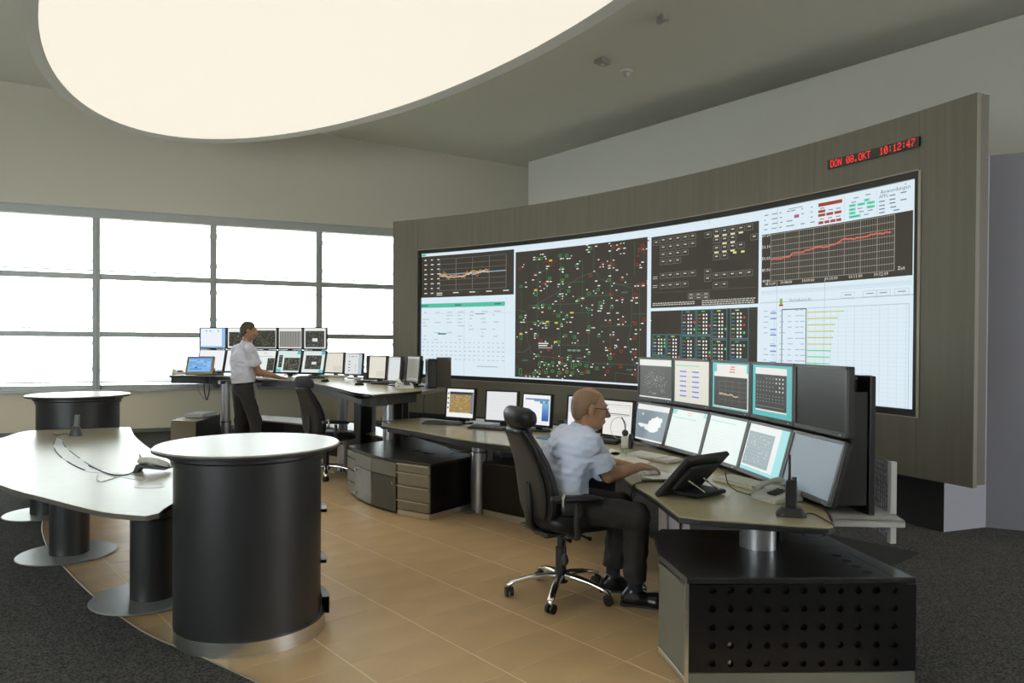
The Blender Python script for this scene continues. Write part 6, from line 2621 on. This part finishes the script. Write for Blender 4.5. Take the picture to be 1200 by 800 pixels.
M['eye'] = mat('eye white', (0.7, 0.68, 0.64), 0.2)
m1 = dict(skin=skin_mat('tanned skin', (0.43, 0.235, 0.14)), hair=mat('thin light brown hair', (0.27, 0.165, 0.09), 0.6, noise=((220, 220, 220), 0.25)), thin_hair=True,
          shirt=mat('pale blue shirt cloth', (0.70, 0.78, 1.0), 0.75, bump=(260, 0.1)), trousers=mat('charcoal trousers cloth', (0.026, 0.024, 0.022), 0.85, bump=(300, 0.2)),
          shoe=mat('black shoe leather', (0.012, 0.012, 0.013), 0.25), sock=mat('navy sock', (0.012, 0.014, 0.03), 0.9), eye=M['eye'])
m2 = dict(m1)
m2.update(skin=skin_mat('warm skin', (0.36, 0.185, 0.105)), hair=mat('short dark brown hair', (0.075, 0.05, 0.032), 0.7, noise=((220, 220, 220), 0.3)), thin_hair=False,
          shirt=mat('pale lilac grey shirt cloth', (0.62, 0.62, 0.70), 0.75, bump=(260, 0.1)), trousers=mat('dark grey trousers cloth', (0.030, 0.028, 0.027), 0.85, bump=(300, 0.2)))

cx, cy = hub.x, hub.y
# seated operator
seat = dict(pelvis=(cx - 0.03, cy - 0.0, 0.595), hem=(cx + 0.0, cy + 0.0, 0.615), waist=(cx - 0.005, cy + 0.01, 0.72), chest=(cx + 0.055, cy + 0.035, 0.87), neck=(cx + 0.12, cy + 0.06, 1.025),
            head=(cx + 0.185, cy + 0.075, 1.145),
            shR=(cx + 0.165, cy - 0.10, 0.955), elR=(cx + 0.285, cy - 0.03, 0.745), wrR=(cx + 0.515, cy + 0.14, 0.776),
            shL=(cx + 0.025, cy + 0.225, 0.955), elL=(cx + 0.17, cy + 0.38, 0.755), wrL=(cx + 0.42, cy + 0.45, 0.742),
            hipR=(cx + 0.01, cy - 0.105, 0.575), knR=(cx + 0.43, cy - 0.19, 0.535), anR=(cx + 0.43, cy - 0.17, 0.10), toeR=(cx + 0.65, cy - 0.22, 0.03),
            hipL=(cx - 0.03, cy + 0.10, 0.575), knL=(cx + 0.38, cy + 0.11, 0.535), anL=(cx + 0.335, cy + 0.08, 0.10), toeL=(cx + 0.55, cy + 0.07, 0.03))
P1_ = person('balding man with glasses in a pale blue shirt, seated with one hand on a mouse', seat, math.radians(20), math.radians(6), math.radians(-6), 0.0046, m1, 4,
             dict(R=((0.86, 0.40, -0.13), (0, 0, -1), 0.42, 3.6), L=((0.95, 0.1, -0.05), (0, 0, -1), 0.25, 2.0)), glasses=True, origin=(cx, cy, 0), shirt_k=1.2, head_r=1.07)
# standing operator
sx, sy = -3.63, 9.75
st = dict(pelvis=(sx + 0.0, sy, 0.95), hem=(sx + 0.01, sy, 1.005), waist=(sx, sy, 1.12), chest=(sx - 0.005, sy + 0.01, 1.32), neck=(sx + 0.035, sy + 0.02, 1.53),
          head=(sx + 0.075, sy + 0.03, 1.70),
          shR=(sx + 0.15, sy - 0.14, 1.455), elR=(sx + 0.235, sy - 0.06, 1.16), wrR=(sx + 0.47, sy + 0.08, 1.075),
          shL=(sx - 0.135, sy + 0.155, 1.455), elL=(sx - 0.20, sy + 0.24, 1.17), wrL=(sx - 0.03, sy + 0.46, 1.10),
          hipR=(sx + 0.065, sy - 0.07, 0.91), knR=(sx + 0.19, sy - 0.05, 0.50), anR=(sx + 0.235, sy - 0.16, 0.10), toeR=(sx + 0.36, sy - 0.02, 0.03),
          hipL=(sx - 0.065, sy + 0.07, 0.91), knL=(sx - 0.065, sy + 0.10, 0.50), anL=(sx - 0.085, sy + 0.05, 0.10), toeL=(sx + 0.06, sy + 0.20, 0.03))
P2_ = person('standing man with short dark hair in a pale short sleeved shirt at the raised console', st, math.radians(46), math.radians(14), math.radians(-4), 0.0095, m2, 9,
             dict(R=((0.9, 0.35, -0.12), (0, 0, -1), 0.22, 2.0), L=((0.8, 0.6, -0.1), (0, 0, -1), 0.3, 2.0)), origin=(sx, sy, 0))
# ================================================================ small things on the desks
def place(x0, y0, x1, y1, z):
    """base point and heading of something whose front edge runs between two pixels on a surface"""
    a, b = U(x0, y0, z), U(x1, y1, z)
    return (a + b) / 2, math.atan2((b - a).y, (b - a).x), (b - a).length


def keyboard(label, p, rz, m, keym, w=0.44, d=0.15, grp=None):
    t = thing('keyboard', label, 'keyboard', p, rz, grp)
    b = NB()
    mx = Matrix.Rotation(math.radians(4), 4, 'X')
    box(b, (0, 0, 0.012), (w, d, 0.018), bev=0.004, mx=mx)
    obj('case', b, m, t)
    b = NB()
    n_ = 18
    for r in range(5):
        for k in range(n_):
            if k in (13,) or (k == 17 and r == 0):
                continue
            box(b, (-w * 0.47 + (k + 0.5) * w * 0.94 / n_, -d * 0.36 + r * d * 0.17, 0.024), (w * 0.94 / n_ * 0.86, d * 0.145, 0.008), mx=mx)
    o = obj('keys', b, keym, t)
    o['kind'] = 'stuff'
    return t


def mouse(label, p, rz, m, grp=None, cord=None):
    t = thing('mouse', label, 'mouse', p, rz, grp)
    b = NB()
    loft(b, [((x, 0, z * 0.5), (0, w, 0), (0, 0, z * 0.5)) for x, w, z in ((-0.056, 0.012, 0.012), (-0.05, 0.024, 0.024), (-0.025, 0.031, 0.036), (0.01, 0.030, 0.036), (0.04, 0.026, 0.026), (0.054, 0.018, 0.014))], 18, 2.4)
    obj('shell', b, m, t, smooth=60)
    b = NB()
    tube(b, [(0.034, -0.004, 0.029), (0.034, 0.004, 0.029)], 0.006, 10)
    obj('scroll_wheel', b, M['black_matte'], t)
    if cord:
        b = NB()
        tube(b, spline([Matrix.Rotation(-rz, 3, 'Z') @ (Vector(c) - Vector(p)) for c in cord], 6), 0.0022, 5)
        obj('cord', b, M['cable'], t)
    return t


def desk_phone(label, p, rz, m, dark, grp=None, stand=False):
    t = thing('telephone', label, 'telephone', p, rz, grp)
    mx = Matrix.Identity(4)
    b = NB()
    prof = [(-0.10, 0.0), (0.10, 0.0), (0.10, 0.055), (0.07, 0.06), (-0.10, 0.02)]
    mxp = Matrix(((0, 0, 1, 0), (1, 0, 0, 0), (0, 1, 0, 0), (0, 0, 0, 1)))
    prism(b, prof, -0.095, 0.095, bev=0.006, mx=mxp)
    obj('base', b, m, t)
    b = NB()
    for r in range(4):
        for k in range(3):
            box(b, (0.0 + k * 0.022, -0.055 + r * 0.022, 0.040 + r * 0.005), (0.015, 0.014, 0.01))
    o = obj('keypad', b, dark, t)
    o['kind'] = 'stuff'
    b = NB()
    box(b, (0.03, 0.065, 0.066), (0.10, 0.03, 0.004), mx=Matrix.Rotation(0.1, 4, 'X'))
    obj('display', b, M['smoke_glass'], t)
    b = NB()
    tube(b, spline([(-0.062, -0.10, 0.052), (-0.062, -0.06, 0.068), (-0.062, 0.0, 0.082), (-0.062, 0.06, 0.09), (-0.062, 0.098, 0.080)], 4), [0.021] * 3 + [0.019] * 3 + [0.015] * 6 + [0.019] * 3 + [0.022] * 2, 12)
    obj('handset', b, m, t, smooth=50)
    b = NB()
    pts = [(-0.085 + 0.006 * math.cos(k * 1.2), -0.11 + 0.004 * k * 0.6, 0.018 + 0.008 * math.sin(k * 1.2)) for k in range(50)]
    tube(b, pts, 0.0022, 5)
    obj('coiled_cord', b, M['cable'], t)
    return t


def paper(label, pts, z, m=None, th=0.003, name='paper', cat='paper', grp=None):
    q = [U(x, y, z) for x, y in pts]
    c = sum(q, Vector((0, 0, 0))) / len(q)
    b = NB()
    pl = [(p - c).xy for p in q]
    ar = sum(pl[i].x * pl[(i + 1) % len(pl)].y - pl[i].y * pl[(i + 1) % len(pl)].x for i in range(len(pl)))
    prism(b, pl if ar > 0 else pl[::-1], 0, th)
    o = obj(name, b, m or M['paper'])
    o.location = (c.x, c.y, z)
    return tag(o, label, cat, grp)


def cable(label, pts, r=0.004, grp=None, m='cable'):
    b = NB()
    c = Vector(pts[0])
    tube(b, spline([Vector(p) - c for p in pts], 8), r, 6)
    o = obj('cable', b, M[m], smooth=60)
    o.location = c
    return tag(o, label, 'cable', grp)


# ---- lowered console
kd, kl = M['black_plastic'], M['dark_grey']
p, rz, L = place(492, 500, 540, 500.5, BZ)
keyboard('black keyboard below the terrain map monitor', U(519, 497, BZ), -0.25, kd, kl, 0.42, 0.15, 'keyboards')
keyboard('black keyboard left of the chair headrest', U(573, 502.5, BZ), -0.55, kd, kl, 0.42, 0.15, 'keyboards')
mouse('black mouse at the right end of the keyboard behind the chair', U(598.5, 506.5, BZ), 0.6, kd, 'mice')
mouse('black mouse right of the chair headrest', U(617, 508.5, BZ), 0.5, kd, 'mice', [U(621, 506, BZ + 0.01), U(632, 504, BZ + 0.005), U(640, 504.5, BZ + 0.005)])
paper('blue folder lying on the console behind the seated man', [(628, 513), (642, 510.5), (657, 512.5), (644, 516)], BZ, M['blue_paper'], 0.006, 'folder', 'folder')
t = thing('speaker_box', 'small black upright box behind the seated man\'s back on the console', 'speaker', U(659, 509, BZ), -0.6)
b_ = NB()
box(b_, (0, 0, 0.07), (0.07, 0.07, 0.14), bev=0.006)
obj('case', b_, M['black_plastic'], t)
b_ = NB()
lathe(b_, [(0, 0), (0.022, 0.0), (0.024, 0.004), (0, 0.006)], 16, mx=Matrix.Translation((0, -0.035, 0.085)) @ Matrix.Rotation(math.pi / 2, 4, 'X'))
obj('cone', b_, M['dark_grey'], t)
keyboard('pale beige keyboard in front of the seated man', U(766, 537.5, BZ), -1.02, M['key_grey'], M['white_plastic'], 0.45, 0.16, 'keyboards')
paper('loose beige paper beside the seated man\'s forearm', [(708, 533), (722, 529.5), (762, 541), (754, 546.5)], BZ, None, 0.004, grp='papers on the console')
paper('small sheet of paper nearest the black dock', [(708, 530), (716, 526), (729, 531), (722, 534.5)], BZ, None, 0.004, grp='papers on the console')
t = thing('pen', 'grey ballpoint pen lying on the paper by the man\'s wrist', 'pen', U(750, 546, BZ + 0.006), 0.25)
b_ = NB()
tube(b_, [(-0.07, 0, 0.004), (0.05, 0, 0.004)], 0.004, 8)
obj('barrel', b_, M['disc'], t)
b_ = NB()
tube(b_, [(0.05, 0, 0.004), (0.07, 0, 0.004)], [0.004, 0.001], 8)
obj('tip', b_, M['black_matte'], t)
t = thing('docking_tray', 'black low dock below the monitor with the white form window', 'dock', U(714, 519, BZ), -0.7)
b_ = NB()
box(b_, (0, 0, 0.018), (0.20, 0.13, 0.035), bev=0.008)
obj('case', b_, M['black_plastic'], t)
b_ = NB()
box(b_, (0, 0.03, 0.04), (0.15, 0.03, 0.02), bev=0.005)
obj('cradle', b_, M['black_matte'], t)
hp_ = U(733, 525, BZ)
t = thing('headset_holder', 'white box shaped headset holder beside the map monitor', 'holder', hp_, -0.5)
b_ = NB()
box(b_, (0, 0, 0.05), (0.062, 0.045, 0.10), bev=0.004)
obj('box', b_, M['white_plastic'], t)
b_ = NB()
box(b_, (0.045, 0.0, 0.06), (0.022, 0.045, 0.12), bev=0.004)
obj('side_block', b_, M['black_plastic'], t)
t = thing('headset', 'black headset with thin boom resting on the white holder', 'headset', hp_ + Vector((0, 0, 0.10)), -0.5)
b_ = NB()
lathe(b_, [(0, -0.014), (0.024, -0.012), (0.028, 0), (0.024, 0.012), (0, 0.014)], 18, mx=Matrix.Translation((0, -0.01, 0.024)) @ Matrix.Rotation(math.pi / 2, 4, 'X'))
obj('ear_pad', b_, M['black_plastic'], t, smooth=50)
b_ = NB()
tube(b_, spline([(0.0, -0.01, 0.04), (0.0, -0.012, 0.08), (-0.012, -0.014, 0.12), (-0.03, -0.016, 0.15)], 5), 0.005, 8)
obj('microphone_boom', b_, M['black_plastic'], t, smooth=50)
b_ = NB()
tube(b_, [(-0.06 + 0.07 * math.cos(a), 0.0, 0.06 + 0.085 * math.sin(a)) for a in [math.radians(d) for d in range(10, 300, 14)]], 0.002, 6)
obj('headband', b_, M['disc'], t)
b_ = NB()
box(b_, (0, 0, 0.028), (0.04, 0.002, 0.055), 0.0, mx=Matrix.Rotation(-0.25, 4, 'X'))
o = obj('sticky_note', b_, M['green_note'])
o.location = U(725.5, 519.5, BZ)
o.rotation_euler = (0, 0, -0.3)
tag(o, 'yellow green sticky note standing left of the white holder', 'note')
t = thing('tumbler', 'clear drinking glass on the console in front of the headset', 'glass', U(731, 536, BZ))
b_ = NB()
lathe(b_, [(0, 0.0), (0.027, 0.0), (0.032, 0.09), (0.0305, 0.09), (0.026, 0.006), (0, 0.006)], 24)
obj('tumbler_wall', b_, M['glass'], t, smooth=50)
# mouse under the hand
wr = Vector(seat['wrR'])
hd = Vector((0.86, 0.40, 0)).normalized()
pm = wr + hd * 0.085
mouse('white mouse under the seated man\'s hand', (pm.x, pm.y, BZ + 0.006), math.atan2(hd.y, hd.x), M['white_plastic'], 'mice')
paper('white mouse pad beneath the seated man\'s hand', [(750, 557.5), (762, 549.5), (790, 556.5), (781, 565.5)], BZ, M['white_plastic'], 0.005, 'mouse_pad', 'mouse pad')
b_ = NB()
c = U(768, 564.5, BZ)
box(b_, (0, 0, 0.008), (0.17, 0.035, 0.014), bev=0.004)
o = obj('remote_control', b_, M['black_plastic'])
o.location = c
o.rotation_euler = (0, 0, 0.12)
tag(o, 'thin black handheld lying at the console edge beside the mouse pad', 'remote')
cable('black cable loop hanging over the console edge below the mouse pad', [U(757, 564.5, BZ + 0.008), U(748, 565.5, BZ + 0.01), U(743, 568, BZ + 0.008), U(741.5, 571, BZ - 0.02), U(741, 575, BZ - 0.08), U(739.5, 580, BZ - 0.14), U(741, 583.5, BZ - 0.16), U(743.5, 580, BZ - 0.13), U(743, 575, BZ - 0.08)], 0.0045)
# touch panel seen from behind
A_ = Vector((0.795, 3.985, BZ + 0.004))
ax = Vector((0.79, 0.62, 0)).normalized()
upv = Vector((0.15, -0.12, 0.225)).normalized()
nrm = ax.cross(upv)
if nrm.y > 0:
    nrm = -nrm
t = thing('touch_panel', 'black touch panel on a tilting stand, seen from behind at the console corner', 'touch panel', A_)
mxp = Matrix(((ax.x, nrm.x, upv.x, 0), (ax.y, nrm.y, upv.y, 0), (ax.z, nrm.z, upv.z, 0), (0, 0, 0, 1)))
b_ = NB()
box(b_, (0.18, 0.0, 0.15), (0.36, 0.03, 0.30), bev=0.006, mx=mxp)
obj('housing', b_, M['black_plastic'], t)
b_ = NB()
box(b_, (0.18, 0.024, 0.16), (0.26, 0.025, 0.18), bev=0.01, mx=mxp)
obj('back_cover', b_, M['black_matte'], t)
b_ = NB()
box(b_, (0.18, -0.0155, 0.15), (0.33, 0.002, 0.26), mx=mxp)
obj('display', b_, M['off_screen'], t)
b_ = NB()
cb_ = ax * 0.20 + Vector((0.10, -0.05, 0))
box(b_, (cb_.x, cb_.y, 0.012), (0.26, 0.19, 0.022), math.atan2(ax.y, ax.x), bev=0.006)
obj('stand_base', b_, M['black_matte'], t)
for k in (0.12, 0.25):
    b_ = NB()
    q0 = mxp @ Vector((k, 0.03, 0.14))
    q1 = ax * (k + 0.03) + Vector((0.15, -0.11, 0.024))
    tube(b_, [q0, q1], 0.006, 8)
    obj('strut', b_, M['chrome'], t)
cable('thin cable from the touch panel to the pale keyboard', [U(850, 553, BZ + 0.12), U(853, 566, BZ + 0.05), U(862, 574, BZ + 0.005), U(880, 580, BZ + 0.005)], 0.003)
keyboard('beige keyboard at the near end below the tilted monitors', U(876, 569, BZ), -1.12, M['key_grey'], M['key_grey'], 0.44, 0.16, 'keyboards')
desk_phone('light grey desk telephone behind the two way radio', U(910, 585, BZ), -1.15, M['grey_plastic'], M['dark_grey'], 'telephones')
t = thing('two_way_radio', 'black two way radio standing in its charger at the console\'s near corner', 'radio', U(927, 604, BZ), -0.25)
b_ = NB()
loft(b_, [((0, 0, z), (w, 0, 0), (0, d, 0)) for z, w, d in ((0.0, 0.070, 0.05), (0.012, 0.070, 0.05), (0.03, 0.055, 0.042), (0.042, 0.045, 0.034))], 24, 4)
obj('charger', b_, M['black_plastic'], t, smooth=30)
b_ = NB()
box(b_, (0, 0.004, 0.10), (0.052, 0.034, 0.15), bev=0.006)
obj('radio_body', b_, M['black_plastic'], t)
b_ = NB()
tube(b_, [(-0.008, 0.004, 0.17), (-0.008, 0.004, 0.20), (-0.008, 0.004, 0.30)], [0.009, 0.007, 0.0055], 10)
obj('antenna', b_, M['black_matte'], t, smooth=50)
for x in (0.008, 0.02):
    b_ = NB()
    tube(b_, [(x, 0.004, 0.17), (x, 0.004, 0.19)], 0.006, 10)
    obj('control_knob', b_, M['dark_grey'], t)
cable('thin black cable from the radio charger over the desk edge', [U(940, 602, BZ + 0.006), U(952, 601.5, BZ + 0.003), U(965, 608, BZ + 0.003), U(974, 613, BZ + 0.003), U(977, 616, BZ - 0.02)], 0.0028)
cable('thin black cable hanging under the console\'s near tip', [U(972, 618, BZ - 0.03), U(970, 625, BZ - 0.08), U(958, 630, BZ - 0.1), U(944, 629, BZ - 0.07), U(940, 622, BZ - 0.03)], 0.003)
cable('thin black cable on the drawer cabinet under the lowered console', [U(522, 521, CZ + 0.15), U(528, 526, CZ + 0.03), U(540, 529.5, CZ + 0.006), U(552, 528.5, CZ + 0.006)], 0.004)
cable('grey connector cable poking out at the console\'s far end', [U(456, 496, BZ + 0.004), U(450, 494, BZ + 0.05), U(446, 489.5, BZ + 0.08)], 0.005)

# ---- raised console
t = thing('touch_panel', 'tan framed touch panel with a lit blue screen on the raised console\'s window end', 'touch panel', U(235, 439.5, AZ), 0.0)
pc0 = Vector(t.location)
a = atY(227, 438.5, pc0.y - 0.06) - pc0
w_, h_ = 27.5 * pc0.y / FPX, 21.5 * pc0.y / FPX
mxq = Matrix.Translation((0, -0.06, 0.012)) @ Matrix.Rotation(0.16, 4, 'Z') @ Matrix.Rotation(-0.5, 4, 'X')
b_ = NB()
box(b_, (0, 0.0, h_ / 2 * 1.08), (w_ * 1.12, 0.05, h_ * 1.1), bev=0.008, mx=mxq)
obj('housing', b_, M['tan_frame'], t)
b_ = NB()
box(b_, (0, 0.10, 0.06), (0.2, 0.14, 0.12), bev=0.01)
obj('stand', b_, M['tan_frame'], t)


def scr_panel(c, r):
    c.rect(0, 0, 1, 1, (128, 182, 232))
    c.rect(0.0, 0.0, 1, 0.1, (90, 140, 205), 1)
    for i in range(4):
        for j in range(6):
            c.rect(0.05 + j * 0.155, 0.16 + i * 0.13, 0.17 + j * 0.155, 0.25 + i * 0.13, r.choice(((104, 156, 218), (150, 196, 236))), 1)
    c.rect(0.1, 0.76, 0.6, 0.86, (96, 146, 206), 1)
    c.rect(0.3, 0.66, 0.4, 0.74, (50, 76, 120), 2)


iw, ih = w_ * 0.92, h_ * 0.86
cv = Canvas(lambda u, v, off: mxq @ Vector((-iw / 2 + u * iw, -0.026 - off, h_ * 0.99 - v * ih)), iw / ih)
scr_panel(cv, random.Random(5))
cv.build('display', t)
desk_phone('cream desk telephone left of the blue touch panel', U(209, 438.2, AZ), 0.5, M['white_plastic'], M['dark_grey'], 'telephones')
desk_phone('black desk telephone right of the blue touch panel', U(255, 439.2, AZ), 0.3, M['black_plastic'], M['dark_grey'], 'telephones')
keyboard('black keyboard beside the standing man\'s hand', U(366, 443, AZ), -0.15, kd, kl, 0.44, 0.16, 'keyboards')
keyboard('pale keyboard below the pair of monitors on the raised console', U(392, 441.6, AZ), -0.12, M['key_grey'], M['white_plastic'], 0.42, 0.15, 'keyboards')
mouse('dark mouse in front of the black keyboard on the raised console', U(381, 447, AZ), 0.8, kd, 'mice')
mouse('white mouse in front of the dotted monitor', U(419, 444.5, AZ), 0.8, M['white_plastic'], 'mice')
mouse('dark mouse near the bend of the raised console', U(421, 451, AZ), 0.6, kd, 'mice')
keyboard('dark keyboard in front of the beige end monitor', U(437, 448, AZ), -0.45, kd, kl, 0.42, 0.15, 'keyboards')
keyboard('dark narrow keyboard before the plain grey monitor', U(452, 450.3, AZ), -0.5, kd, kl, 0.38, 0.11, 'keyboards')
desk_phone('cream desk telephone at the tip of the raised console', U(474, 454.2, AZ), 0.3, M['white_plastic'], M['dark_grey'], 'telephones')
t = thing('pen_cup', 'dark pen cup with a pen between two monitors on the raised console', 'cup', U(428.5, 444.5, AZ))
b_ = NB()
lathe(b_, [(0, 0), (0.035, 0), (0.038, 0.10), (0.034, 0.10), (0.031, 0.01), (0, 0.01)], 18)
obj('cup', b_, M['dark_grey'], t, smooth=50)
b_ = NB()
tube(b_, [(0.01, 0, 0.02), (-0.05, -0.01, 0.20)], 0.004, 8)
obj('pen', b_, M['black_plastic'], t)
e1, e2 = U(241, 441, AZ), U(247, 441, AZ)
cable('black cable loop hanging below the raised console\'s window end', [e1 + Vector((0, 0, 0.01)), e1 + Vector((0, -0.04, -0.04)), e1 + Vector((0.0, -0.05, -0.2)), (e1 + e2) / 2 + Vector((0.0, -0.05, -0.34)), e2 + Vector((0.0, -0.05, -0.2)), e2 + Vector((0, -0.04, -0.04)), e2 + Vector((0, 0, 0.01))], 0.008)
e3 = U(233, 441, AZ)
cable('thin black cable hanging in a wide arc below the touch panel', [e3 + Vector((0, 0, 0.005)), e3 + Vector((0, -0.05, -0.05)), e3 + Vector((0.02, -0.05, -0.2)), e3 + Vector((0.10, -0.05, -0.33)), e3 + Vector((0.17, -0.05, -0.34))], 0.003)
cable('thin black cable dropping from the raised console\'s end shelf', [U(499, 456.5, AZ - 0.035), U(497.5, 463, AZ - 0.1), U(496, 475, AZ - 0.25), U(496.5, 488, AZ - 0.4)], 0.004)

# ---- white meeting table
pt = U(178, 552, TZ)
ax = 0.18
t = thing('telephone', 'grey white handset telephone with a black cradle on the white meeting table', 'telephone', pt, 0.12, 'telephones')
b_ = NB()
mxp_ = Matrix(((1, 0, 0, 0), (0, 0, 1, 0), (0, 1, 0, 0), (0, 0, 0, 1)))
prism(b_, [(-0.105, 0.0), (-0.075, 0.0), (-0.055, 0.028), (0.09, 0.012), (0.11, 0.018), (0.105, 0.03), (-0.06, 0.056), (-0.085, 0.05)], -0.045, 0.045, bev=0.004, mx=mxp_)
obj('cradle', b_, M['black_plastic'], t)
b_ = NB()
loft(b_, [((x, 0, z), (0, w, 0), (0, 0, h)) for x, z, w, h in ((-0.085, 0.07, 0.02, 0.008), (-0.075, 0.072, 0.034, 0.017), (-0.02, 0.074, 0.038, 0.019), (0.05, 0.058, 0.038, 0.02), (0.095, 0.042, 0.034, 0.016), (0.105, 0.038, 0.022, 0.008))], 20, 3)
obj('handset', b_, M['grey_plastic'], t, smooth=50)
b_ = NB()
tube(b_, [(-0.075, 0.01, 0.085), (-0.082, 0.01, 0.112)], [0.008, 0.005], 8)
obj('antenna_stub', b_, M['grey_plastic'], t)
b_ = NB()
box(b_, (0.005, -0.001, 0.0885), (0.05, 0.034, 0.004), mx=Matrix.Rotation(0.16, 4, 'Y'))
obj('display', b_, M['white_plastic'], t)
b_ = NB()
tube(b_, [(0.10, 0, 0.02), (0.13, 0.0, 0.028), (0.17, 0.0, 0.022)], 0.006, 8)
obj('plug', b_, M['black_matte'], t)
cable('grey cable running across the white table to the telephone', [U(157.5, 551.5, TZ + 0.006), U(150, 555.5, TZ + 0.004), U(140, 556.5, TZ + 0.004), U(128, 555, TZ + 0.004), U(115, 550, TZ + 0.004), U(104, 545.5, TZ + 0.004)], 0.0035)
cable('pale cable loop beside the slotted flap of the white table', [U(114, 556.5, TZ + 0.004), U(113.5, 561, TZ + 0.004), U(119, 564, TZ + 0.004), U(128, 561.5, TZ + 0.004), U(140, 557.5, TZ + 0.004)], 0.0025, m='disc')
t = thing('handheld_charger', 'small dark handheld in a tapered charger stand at the far end of the white table', 'charger', U(89, 510.5, TZ))
b_ = NB()
loft(b_, [((0, 0, z), (w, 0, 0), (0, d, 0)) for z, w, d in ((0.0, 0.050, 0.04), (0.02, 0.048, 0.04), (0.08, 0.032, 0.026), (0.085, 0.02, 0.02))], 20, 3.5)
obj('stand', b_, M['dark_grey'], t, smooth=40)
b_ = NB()
box(b_, (0, 0.0, 0.13), (0.045, 0.024, 0.12), bev=0.006, mx=Matrix.Rotation(-0.12, 4, 'X'))
obj('handheld', b_, M['bezel'], t)
cable('thin dark cable behind the charger stand on the white table', [U(84, 509.5, TZ + 0.004), U(76, 508, TZ + 0.004), U(68, 509.5, TZ + 0.004), U(62, 508.5, TZ + 0.004)], 0.004)
